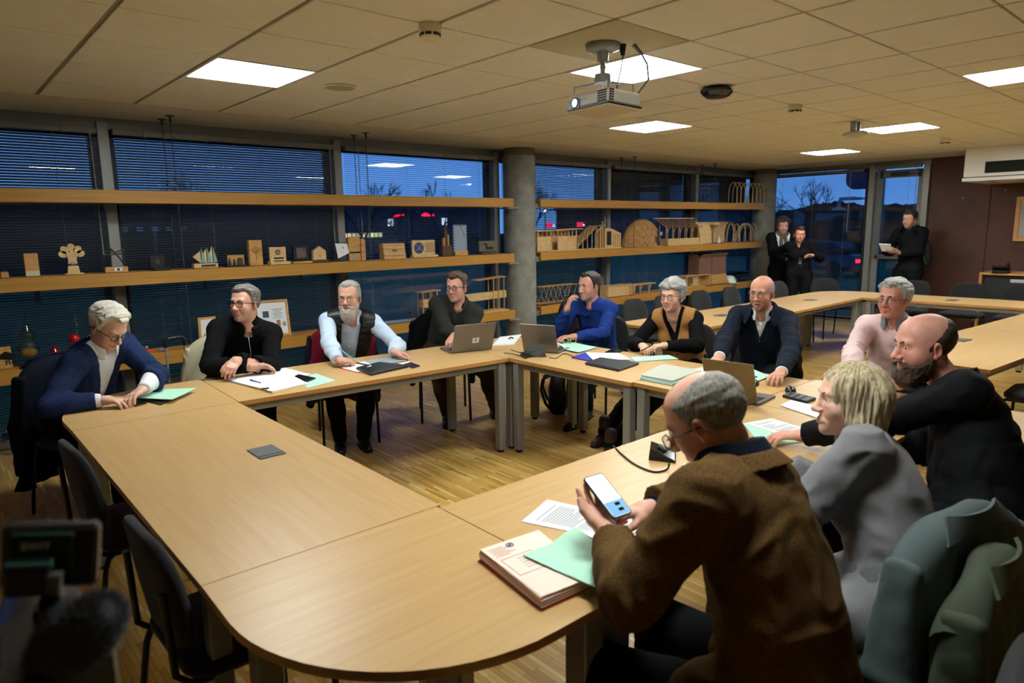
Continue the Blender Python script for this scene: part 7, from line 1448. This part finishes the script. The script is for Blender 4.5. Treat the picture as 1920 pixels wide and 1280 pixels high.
m = MB(); m.tube([(-w*.46, -.075, h*.72), (-w*.1, -.075, h*1.18)], .005, 4); m.build('rafter', W2, t); m = MB(); m.box((.02, -.071, h*.5), (w*.16, .004, h*.66)); m.build('doorway', M_PLASTIC, t)
for k in range(5): m = MB(); m.box((w*(.2+.07*k), -.071, h*.37), (.0025, .004, h*.68)); m.build('board_joint', W3, t)
# geodesic dome of hexagon panels
t, w, h = model('dome_model', 'brown dome model built of hexagon panels', 1164, 1238, 410); R_ = w*.47; RY = .135; bm = bmesh.new(); bmesh.ops.create_icosphere(bm, subdivisions=3, radius=1.0); bm.normal_update(); c0 = Matrix.Rotation(.55, 3, 'X') @ Matrix.Rotation(.4, 3, 'Z')
for v in bm.verts:
    cen = c0 @ v.co
    if cen.z < -.12: continue
    pts = [c0 @ (f.calc_center_median().normalized()) for f in v.link_faces]; n_ = cen.normalized(); u_ = n_.orthogonal().normalized(); w_ = n_.cross(u_); pts.sort(key=lambda p: math.atan2((p-cen).dot(w_), (p-cen).dot(u_)))
    if cen.x > .45 and cen.y < -.45 and cen.z < .4: continue
    P_ = [cen+(p-cen)*.95 for p in pts]; k = len(P_); zs = h/R_
    f3 = lambda p, s_: Vector((p.x*R_*s_, p.y*RY*s_, max(p.z*h*s_, .002))); m = MB(); m.add([f3(p, 1.0) for p in P_]+[f3(p, .95) for p in P_], [tuple(range(k)), tuple(range(k, 2*k))[::-1]]+[((i+1) % k, i, i+k, (i+1) % k+k) for i in range(k)]); m.build('panel', W5, t)
bm.free(); m = MB(); m.ball((0, 0, 0), (R_*.93, R_*.93, h*.93), 20, 12); 
m = MB(); pr = [(R_*.93*math.cos(a*.1571), h*.93*math.sin(a*.1571)) for a in range(10)]+[(.001, h*.93)]; m.lathe(pr, n=24, M=Matrix.Diagonal((1, RY/R_, 1, 1))); m.build('inner_shell', W3, t); m = MB(); m.box((R_*.55, -RY*.92, .004), (R_*.4, .02, .008)); m.build('step', W2, t); m = MB(); m.prism([(-.03, 0), (.03, 0), (.02, h*.55), (-.02, h*.55)], -.02, .02, Matrix.Translation((R_*.62, -RY*.66, 0)) @ Matrix.Rotation(.7, 4, 'Z') @ Matrix.Rotation(math.pi/2, 4, 'X')); m.build('doorway', M_PLASTIC, t)
t, w, h = model('pavilion_model', 'open wooden pavilion model with a tilted slatted roof', 1236, 1312, 408); m = MB(); m.box((-.03, 0, .055), (w*.78, .16, .09), ch=.002); m.build('base_box', W4, t); m = MB(); m.box((-.03, -.02, .006), (w*.85, .2, .01)); m.build('floor_board', W4, t)
for k in range(13):
    x = -w*.46+w*.86*k/12; m = MB(); m.box((x, 0, h*.78+.0), (.010, .24, .008), R=rot3(.55, 0, 0)); m.build('roof_slat', W1, t)
for k in range(6):
    x = -w*.42+w*.76*k/5
    for yy in (-.07, .07): m = MB(); m.box((x, yy, .1+(h*.6+.5*yy)/2*.7), (.007, .007, h*.45+.5*yy)); m.build('post', W4, t)
    m = MB(); m.tube([(x, -.07, h*.45), (x+.03, -.08, h*.62)], .003, 4); m.tube([(x, -.07, h*.45), (x-.03, -.08, h*.62)], .003, 4); m.build('brace', W4, t)
m = MB(); m.box((-.02, .12, h*.98), (w*.98, .012, .014)); m.build('ridge_beam', W2, t); m = MB(); m.tube([(w*.48, -.03, h*.8), (w*.28, -.06, .02)], .0035, 4); m.build('stay', W4, t)
t, w, h = model('barrel_model', 'faceted half-barrel shelter model with triangular openings', 1300, 1370, 416); m = MB(); m.box((0, 0, .004), (w, .2, .008)); m.build('floor_board', W3, t); pr = [(.095*math.cos(math.radians(a)), h*.97*math.sin(math.radians(a))) for a in range(0, 181, 30)]
for k in range(3):
    xa = -w*.48+w*.3*k; xb = xa+w*.3
    for q_ in range(6):
        if k == 1 and q_ in (4, 5): continue
        if k == 2 and q_ in (3, 4, 5): continue
        a, b = pr[q_], pr[q_+1]; m = MB(); P_ = [Vector((xa, a[0], a[1]+.008)), Vector((xb-.003, a[0], a[1]+.008)), Vector((xb-.003, b[0], b[1]+.008)), Vector((xa, b[0], b[1]+.008))]; m.grid(lambda u, v: bil(P_, u, v), 1, 1, .004, False); m.build('panel', W4, t)
for k in range(4): x = -w*.48+w*.32*k; m = MB(); m.tube([(x, a, b+.008) for a, b in pr], .005, 5); m.build('rib', W2, t)
m = MB(); m.prism([(0, .01), (.09, .01), (.045, .12)], -.002, .002, Matrix.Translation((-.02, -.09, 0)) @ Matrix.Rotation(math.pi/2, 4, 'X')); m.build('white_flap', M_WHITE, t)
t, w, h = model('vault_model', 'small wooden vault model with crossing arches', 1366, 1412, 417); m = MB(); m.box((0, 0, .005), (w*1.1, .18, .008)); m.build('floor_board', W3, t)
for k in range(5):
    x = -w*.46+w*.92*k/4; m = MB(); m.tube([(x+.03*math.cos(math.radians(a)), .085*math.cos(math.radians(a)), .008+h*.92*math.sin(math.radians(a))) for a in range(0, 181, 20)], .006, 5); m.build('arch', W2, t)
for k in range(3): m = MB(); m.tube([(-w*.46+w*.92*q_/8, -.09+.03*k, .01+h*.92*abs(math.sin(math.pi*q_/8))) for q_ in range(9)], .005, 5); m.build('arch', W4, t)
t, w, h = model('ribbed_model', 'ribbed arched tunnel model alone on the top shelf', 1370, 1433, 343, S1, 378)
for k in range(9): x = -w*.46+w*.92*k/8; m = MB(); m.tube([(x, .08*math.cos(math.radians(a)), .002+min(h*.98*math.sin(math.radians(a))**.5 if 0 < a < 180 else 0, h)) for a in range(0, 181, 15)], .006, 5); m.build('rib', W2, t)
m = MB(); m.box((0, 0, .004), (w, .18, .007)); m.build('floor_board', W4, t); m = MB(); m.tube([(-w*.46, 0, h*.98), (w*.46, 0, h*.98)], .005, 5); m.build('ridge', W2, t)
# low right shelf
t, w, h = model('truss_model', 'dark lattice bridge model behind the backpack', 1002, 1078, 531, S3, 560)
for yy in (-.05, .05):
    for z in (.02, h*.9): m = MB(); m.tube([(-w*.48, yy, z), (w*.48, yy, z)], .005, 5); m.build('chord', W1, t)
    for k in range(8): x = -w*.46+w*.92*k/8; m = MB(); m.tube([(x, yy, .02 if k % 2 else h*.9), (x+w*.115, yy, h*.9 if k % 2 else .02)], .003, 4); m.build('diagonal', W4, t)
m = MB(); m.box((0, 0, .006), (w, .12, .008)); m.build('deck', W3, t)
t, w, h = model('tower_model', 'slender lattice tower model behind the blue-shirted man', 1118, 1132, 517, S3, 556)
for sx in (-1, 1):
    for sy in (-1, 1): m = MB(); m.tube([(sx*.04, sy*.04, 0), (sx*.015, sy*.015, h)], .003, 4); m.build('leg', W2, t)
for k in range(6): z0, z1 = h*k/6, h*(k+1)/6; a = .04-.025*k/6; b = .04-.025*(k+1)/6; m = MB(); m.tube([(-a, -a, z0), (b, -b, z1)], .002, 4); m.tube([(a, a, z0), (-b, b, z1)], .002, 4); m.build('brace', W2, t)
m = MB(); m.box((0, 0, .003), (.11, .11, .006)); m.build('base', W4, t)
t, w, h = model('box_model', 'pale boxy wooden model on the low right shelf', 1130, 1186, 533, S3, 556); m = MB(); m.box((-w*.13, 0, h*.48), (w*.7, .15, h*.9), ch=.002); m.build('box', W2, t); m = MB(); m.prism([(w*.22, 0), (w*.46, 0), (w*.5, h*.95), (w*.22, h*.95)], -.05, .05, Matrix.Rotation(math.pi/2, 4, 'X')); m.build('side_box', W1, t); m = MB(); m.box((-w*.13, 0, h*.96), (w*.74, .17, .008)); m.build('lid', W4, t)
for k in range(7): m = MB(); m.box((-w*.46+w*.66*k/6, -.076, h*.48), (.004, .003, h*.86)); m.build('batten', W4, t)
t, w, h = model('arcade_model', 'small tabletop arcade model with tapered legs', 1175, 1222, 531, S3, 550); m = MB(); m.box((0, 0, h*.92), (w, .12, .012)); m.build('slab', W4, t)
for x in (-.36, .0, .36): m = MB(); m.lathe([(.008, 0), (.014, h*.3), (.045, h*.88)], c=(x*w, 0, 0), n=8); m.build('leg', W4, t)
t, w, h = model('open_box_model', 'wooden open-fronted box model under the cardboard box', 1278, 1323, 515, S3, 540); m = MB()
for sx in (-1, 1): m.box((sx*w*.47, 0, h/2), (.012, .16, h))
m.box((0, 0, h*.97), (w, .17, .012)); m.box((0, .07, h/2), (w*.9, .01, h)); m.box((0, 0, .005), (w, .17, .010)); m.build('shell', W4, t)
for k in range(4): m = MB(); m.box((-w*.12, -.07, h*(.2+.2*k)), (w*.2, .012, .02)); m.build('plank', W2, t)
t, w, h = model('plinth_model', 'tapered wooden plinth under the brown cardboard box', 1318, 1358, 512, S3, 538); m = MB(); m.prism([(-w*.5, .010), (w*.5, .010), (w*.34, h), (-w*.34, h)], -.07, .07, Matrix.Rotation(math.pi/2, 4, 'X')); m.build('plinth', W1, t); m = MB(); m.box((0, 0, .005), (w*1.2, .2, .01)); m.build('base', M_PLASTIC, t); plz = S3+h
t = empty('cardboard_box', 'open brown cardboard box on the low right shelf', 'box', (ax(1327, 500), 6.27, plz)); w = ax(1352, 500)-ax(1302, 500); h = az(1327, 482)-plz; M_CARD = mat('cardboard', (128, 92, 74), .85, var=(3, .1))
for sy in (-1, 1): m = MB(); m.box((0, sy*.10, h/2), (w, .006, h)); m.build('side', M_CARD, t); m = MB(); m.box((sy*w/2, 0, h/2), (.006, .20, h)); m.build('side', M_CARD, t); m = MB(); m.box((0, sy*.13, h+.03), (w*.96, .004, .08), R=rot3(-sy*.7, 0, 0)); m.build('flap', M_CARD, t); m = MB(); m.box((sy*(w/2+.02), 0, h+.03), (.004, .18, .07), R=rot3(0, sy*.5, 0)); m.build('flap', M_CARD, t)
m = MB(); m.box((0, 0, .004), (w, .2, .006)); m.build('bottom', M_CARD, t)
t = empty('safety_helmet', 'white safety helmet with a green label on the low shelf', 'helmet', (ax(1364, 525), 6.22, S3)); m = MB(); m.lathe([(.112, 0), (.114, .006), (.104, .014), (.100, .05), (.085, .09), (.05, .118), (0, .125)], n=28); m.build('shell', mat('helmet_white', (214, 224, 230), .3), t); m = MB(); m.prism([(-.06, -.10), (.06, -.10), (.045, -.15), (-.045, -.15)], .0, .008); m.build('peak', mat('helmet_white', (214, 224, 230), .3), t); m = MB(); m.box((.02, -.099, .05), (.055, .006, .03), R=rot3(-.15, 0, 0)); m.build('green_label', mat('label_green', (120, 190, 70), .5), t)
t = empty('printer', 'black printer at the far end of the low shelf', 'printer', (ax(1388, 515), 6.30, S3)); m = MB(); m.box((0, 0, .07), (.42, .2, .14), ch=.01); m.build('body', M_PLASTIC, t); m = MB(); m.box((-.02, -.02, .165), (.44, .22, .02), R=rot3(-.08, .05, 0), ch=.004); m.build('scanner_lid', M_PLASTIC, t); m = MB(); m.box((0, -.11, .05), (.3, .03, .02)); m.build('paper_slot', M_DARKSTEEL, t)
# ------------------------------------------------------------------ coats, bags, suitcase
def coat(label, x, y, yaw, mt, z0=.32, w=.50, top=.90, seed=0, sleeves=True, off=0.0, thick=.07, mt2=None, side=1):
    """coat hung over a chair back; local frame of the chair"""
    t = empty('coat', label, 'coat', (x, y, 0), math.radians(yaw-90))
    yb = -.235-off; rr = random.Random(seed); ph = [rr.uniform(0, 6.28) for _ in range(6)]
    def fn(u, v):
        a = 2*u-1; tz = top-.13*abs(a)**2.6; k = v
        if v < .28: s_ = 1-v/.28; z = tz-.012-s_*s_*.02-s_*.26; y_ = yb+.040+.02*s_+.006*math.sin(9*u+ph[0]); x_ = a*w*.46
        elif v < .40: q_ = (v-.28)/.12*math.pi; z = tz-.012+.030*math.sin(q_); y_ = yb+.040*math.cos(q_); x_ = a*w*.46
        else:
            s_ = (v-.40)/.60; z = tz-.012-s_*(tz-z0)+.02*math.sin(7*u+ph[1])*s_; fo = math.sin(17*u+ph[2]+1.5*math.sin(5*v+ph[3]))*.034+math.sin(41*u+ph[4]+3*v)*.014
            y_ = yb-.042-.035*s_+fo*min(1, s_*1.8)-.03*(1-abs(a))*math.sin(math.pi*s_); x_ = a*w*(.46+.07*s_)
        x_ += .006*math.sin(31*v+ph[5]+6*u); return (x_, y_+.008*math.sin(23*v+11*u+ph[0]), z)
    m = MB(); m.grid(fn, 44, 44, .014); m.build('drape', mt, t)
    if sleeves:
        for sx in (-1, 1):
            F = Field((-.5, -.6, z0-.1), (.5, .1, top+.1), .0085); a = np.array((sx*w*.42, yb-.004, top-.09)); b = np.array((sx*(w*.485), yb-.012, top-.38)); c = np.array((sx*w*.46, yb-.035, top-.66))
            for k in range(3): o3 = np.array((0, (k-1)*.036, 0)); F.rc(a+o3*.8, b+o3, .024, .036, .02); F.rc(b+o3, c+o3*.9, .036, .030, .02)
            idx, p = F.near(.04); F.F[idx] -= .010*(np.abs(2*vnoise(p*np.array((12, 12, 9), np.float32)+seed)-1)-.45)+.003*(vnoise(p*40)-.5); P, Q = F.mesh(); np_obj('sleeve', P, Q, mt2 or mt, t)
    m = MB(); m.grid(lambda u, v: ((2*u-1)*.12*(1+.35*v), yb-.02-.035*v-.03*(1-(2*u-1)**2)*(1-v), top+.004+.022*(1-v)-.030*v+.008*math.sin(5*u+ph[1])*v), 16, 5, .010); m.build('collar', mt2 or mt, t)
    return t
def backpack(label, c, rz, mt, s_=1.0, mt2=None, tilt=0.0):
    t = empty('backpack', label, 'backpack', c, rz); t.rotation_euler = (tilt, 0, rz); F = Field((-.22*s_, -.17*s_, -.02), (.22*s_, .17*s_, .56*s_), .010); F.ell((0, 0, .23*s_), (.155*s_, .095*s_, .25*s_), .05); F.ell((0, -.02*s_, .12*s_), (.15*s_, .10*s_, .14*s_), .05); idx, p = F.near(.04); F.F[idx] -= .010*(np.abs(2*vnoise(p*14)-1)-.45); P, Q = F.mesh(); np_obj('main_bag', P, Q, mt, t)
    F = Field((-.2*s_, -.2*s_, 0), (.2*s_, .05, .35*s_), .009); F.ell((0, -.085*s_, .15*s_), (.115*s_, .045*s_, .12*s_), .03); P, Q = F.mesh(); np_obj('front_pocket', P, Q, mt2 or mt, t)
    m = MB(); m.tube([(-.03*s_, .05*s_, .46*s_), (-.02*s_, .055*s_, .51*s_), (.02*s_, .055*s_, .51*s_), (.03*s_, .05*s_, .46*s_)], .008, 6); m.build('grab_handle', mt, t)
    for sx in (-1, 1): m = MB(); m.tube([(sx*.06*s_, .06*s_, .44*s_), (sx*.085*s_, .15*s_, .40*s_), (sx*.09*s_, .17*s_, .28*s_), (sx*.10*s_, .12*s_, .13*s_), (sx*.11*s_, .06*s_, .06*s_)], .013, 6); m.build('shoulder_strap', mt2 or mt, t)
    m = MB(); m.tube([(-.11*s_, -.05*s_, .33*s_), (0, -.075*s_, .42*s_), (.11*s_, -.05*s_, .33*s_)], .003, 5); m.build('zip', M_DARKSTEEL, t)
    return t
C_BEIGE = fab('beige_coat', (196, 186, 158)); C_MAROON = fab('maroon_coat', (110, 22, 40)); C_GREYG = fab('grey_green_coat', (86, 98, 98)); C_OLIVEC = fab('olive_coat', (74, 82, 68), .7); C_BKBAG = mat('bag_black', (16, 17, 19), .7, bump=(200, .3, .002)); C_GREENB = mat('bag_green', (44, 84, 72), .75, bump=(200, .3, .002))
def at_chair(i): sp = PEOPLE[i]; a = math.radians(sp.get('cyaw', sp['yaw'])); cf = sp.get('cf', .06); return sp['pelvis'][0]+cf*math.cos(a), sp['pelvis'][1]+cf*math.sin(a), sp.get('cyaw', sp['yaw'])
coat('dark navy coat hung over the chair of the white-haired man', *at_chair(0), C_DKNAVY, .18, .50, .93, 1); coat('beige coat hung over the chair of the black-jumper man', *at_chair(1), C_BEIGE, .40, .60, .92, 2); coat('dark red and navy coat over the chair of the writing man', *at_chair(2), C_MAROON, .25, .60, .90, 3, True, 0, .07, C_DKNAVY); coat('black coat over the chair of the man in fleece', *at_chair(3), C_BLACK, .30, .62, .92, 4)
coat('black padded jacket over the chair of the bald man', *at_chair(6), C_QUILT, .40, .56, .88, 5, False); x, y, a = at_chair(9); coat('grey-green wool coat over the chair of the blonde woman', x, y, a, C_GREYG, .15, .62, .91, 6, True); coat('olive raincoat laid over the grey coat at the lower right', x-.12, y-.09, a+12, C_OLIVEC, .20, .50, .84, 8, True)
chair(4.98, 4.72, -140, 'black chair beside the round column, with a backpack on its back'); backpack('black backpack hanging on the chair by the round column', (5.10, 4.86, .52), math.radians(-140-90), C_BKBAG, 1.0); backpack('black backpack standing on the floor under the corner table', (4.30, 4.30, .0), math.radians(40), C_BKBAG, .82)
backpack('dark green backpack worn by the standing young man', (11.42, 3.66, 1.00), math.radians(172-90), C_BKBAG, .95, C_GREENB)
t = empty('trolley_suitcase', 'trolley suitcase with raised handle behind the white-haired man', 'suitcase', (1.42, 5.55, 0), math.radians(8)); m = MB(); m.box((0, .05, .30), (.36, .22, .54), ch=.03); m.build('case', M_PLASTIC, t)
for sx in (-1, 1): m = MB(); m.cyl((sx*.072, -.02, .5), (sx*.072, -.02, .86), .009, n=8); m.build('handle_tube', M_ALU, t); m = MB(); m.cyl((sx*.14, .12, .03), (sx*.17, .12, .03), .03, n=14); m.build('wheel', M_RUBBER, t)
m = MB(); m.tube([(-.072, -.02, .84), (-.072, -.02, .885), (-.05, -.02, .905), (.05, -.02, .905), (.072, -.02, .885), (.072, -.02, .84)], .015, 8); m.build('grip', M_PLASTIC, t)
# things held by the standing people
sheet('paper_sheet', 'white papers held by the curly-haired man', 'paper', [Vector((10.77, 5.35, 1.00)), Vector((10.84, 5.21, 1.05)), Vector((10.73, 5.15, 1.17)), Vector((10.66, 5.29, 1.02))], 0, M_WHITE, .002, .01); sheet('paper_sheet', 'folded white paper held by the backpack man', 'paper', [Vector((10.88, 4.02, 1.26)), Vector((10.94, 3.90, 1.26)), Vector((10.86, 3.90, 1.36)), Vector((10.80, 4.04, 1.37))], 0, M_WHITE, .012, .0)
t = empty('key_ring', 'bunch of keys hanging from the hand of the standing woman', 'keys', (10.24, 4.95, 1.16)); m = MB(); m.tube([(.0, .02*math.cos(a*.5236), .02*math.sin(a*.5236)-.02) for a in range(12)], .002, 5, True); m.build('ring', M_ALU, t)
for k in range(3): m = MB(); m.box((-.004*k, -.012+.012*k, -.07), (.003, .016, .05), R=rot3(.3*(k-1), 0, 0)); m.build('key', M_CHR, t)
# ------------------------------------------------------------------ the camcorder in the near left corner
t = empty('video_camera', 'dark video camera with field monitor on a tripod, lower left corner', 'video camera', (.05, .94, 0)); o_ = Vector((.05, .94, 0))
cm = DP(95, 1042, .80)-o_; rzc = math.radians(12); MM = Matrix.Translation(cm) @ Matrix.Rotation(math.radians(-22), 4, 'Z') @ Matrix.Rotation(math.radians(8), 4, 'Y')
m = MB(); m.box((0, .006, 0), (.098, .022, .078), ch=.005, M=MM); m.build('monitor', M_PLASTIC, t); M_TEALP = mat('teal_plate', (36, 74, 72), .45); m = MB(); m.box((-.008, -.008, .006), (.066, .008, .05), ch=.003, M=MM); q = m.build('battery_plate', mat('dark_teal', (20, 38, 38), .5), t)
m = MB(); m.box((-.014, -.022, -.016), (.046, .028, .036), ch=.004, M=MM); m.build('battery', M_PLASTIC, t); m = MB(); m.box((-.014, -.022, .004), (.046, .027, .005), ch=.001, M=MM); m.build('battery_top', M_TEALP, t); m = MB(); m.box((-.006, -.011, .031), (.06, .003, .004), M=MM); m.build('plate_rim', M_TEALP, t)
lo = txt('SWIT', .0125, mat('logo_pale', (235, 250, 250), .5), t, (0, 0, 0), name='brand_lettering', ext=.0004); lo.matrix_local = MM @ Matrix.Translation((-.012, -.0128, .0175)) @ Matrix.Rotation(math.pi/2, 4, 'X')
m = MB(); m.box((.012, -.030, -.018), (.014, .014, .022), M=MM); m.build('label', mat('label_dim', (90, 90, 86), .6), t)
pb_ = DP(90, 1130, .80)-o_; m = MB(); m.cyl(cm+Vector((0, 0, -.035)), pb_, .011, n=12); m.cyl(pb_, pb_-Vector((0, 0, .03)), .017, n=16); m.cyl(pb_-Vector((0, 0, .03)), DP(85, 1215, .82)-o_, .013, n=12); m.build('mount_arm', mat('gloss_black', (14, 14, 16), .12), t)
bd = DP(30, 1285, .82)-o_; m = MB(); m.box(bd, (.16, .17, .09), .4, ch=.012); m.build('camera_body', M_PLASTIC, t); m = MB(); m.cyl(bd+Vector((-.03, -.02, .04)), bd+Vector((-.03, -.02, .075)), .022, n=18); m.build('dial', mat('gloss_black', (14, 14, 16), .12), t); m = MB(); m.cyl(bd+Vector((.02, .08, 0)), bd+Vector((.05, .2, 0)), .045, .05, 20); m.build('lens_barrel', M_PLASTIC, t)
for a in (90, 210, 330): e = Vector((.42*math.cos(math.radians(a)), .42*math.sin(math.radians(a)), 0)); m = MB(); m.cyl(Vector((bd.x, bd.y, bd.z-.06)), Vector((bd.x, bd.y, 0))+e, .014, .010, 10); m.build('tripod_leg', M_BLACKMET, t)
m = MB(); m.cyl(bd-Vector((0, 0, .045)), bd-Vector((0, 0, .10)), .03, .035, 16); m.build('tripod_head', M_BLACKMET, t)
# furry microphone windshield: a fuzzy ellipsoid with real hairs
a0 = DP(95, 1230, .80); a1 = DP(195, 1150, .78); t = empty('microphone', 'grey furry microphone windshield on the video camera', 'microphone', V3((a0+a1)/2)); d = (a1-a0); Lm = d.length; d.normalize(); u_ = d.orthogonal().normalized(); w_ = d.cross(u_); m = MB(); n1, n2 = 28, 14; M_FUR = mat('fur_grey', (92, 96, 102), .95)
c_ = Vector((0, 0, 0)); rad = .031; hl = Lm*.5+.012
def pt(i, j): ph = math.pi*i/n2; th = 2*math.pi*j/n1; return d*(-hl*math.cos(ph))+(u_*math.cos(th)+w_*math.sin(th))*rad*math.sin(ph)**.7
vs = [pt(i, j) for i in range(n2+1) for j in range(n1)]; m.add(vs, [(i*n1+j, i*n1+(j+1) % n1, (i+1)*n1+(j+1) % n1, (i+1)*n1+j) for i in range(n2) for j in range(n1)], True); m.build('windshield', M_FUR, t)
m = MB(); rr = random.Random(9)
for k in range(5200):
    ph = math.acos(rr.uniform(-1, 1)); th = rr.uniform(0, 6.283); p = d*(-hl*math.cos(ph))+(u_*math.cos(th)+w_*math.sin(th))*rad*math.sin(ph)**.7; nn = (p/ (rad*1.2)).normalized(); b = Vector((rr.gauss(0, 1), rr.gauss(0, 1), rr.gauss(0, 1)-.3)).normalized(); s1 = nn.cross(b).normalized()*.0006; mid = p+nn*.007+b*.002; tip = p+nn*.012+b*.006; m.add([p-s1, p+s1, mid+s1*.7, mid-s1*.7, tip], [(0, 1, 2, 3), (3, 2, 4)])
o = m.build('fur', M_FUR, t); o['kind'] = 'stuff'; m = MB(); m.cyl(d*(-hl), d*(-hl-.05), .010, n=10); m.build('capsule', M_PLASTIC, t)
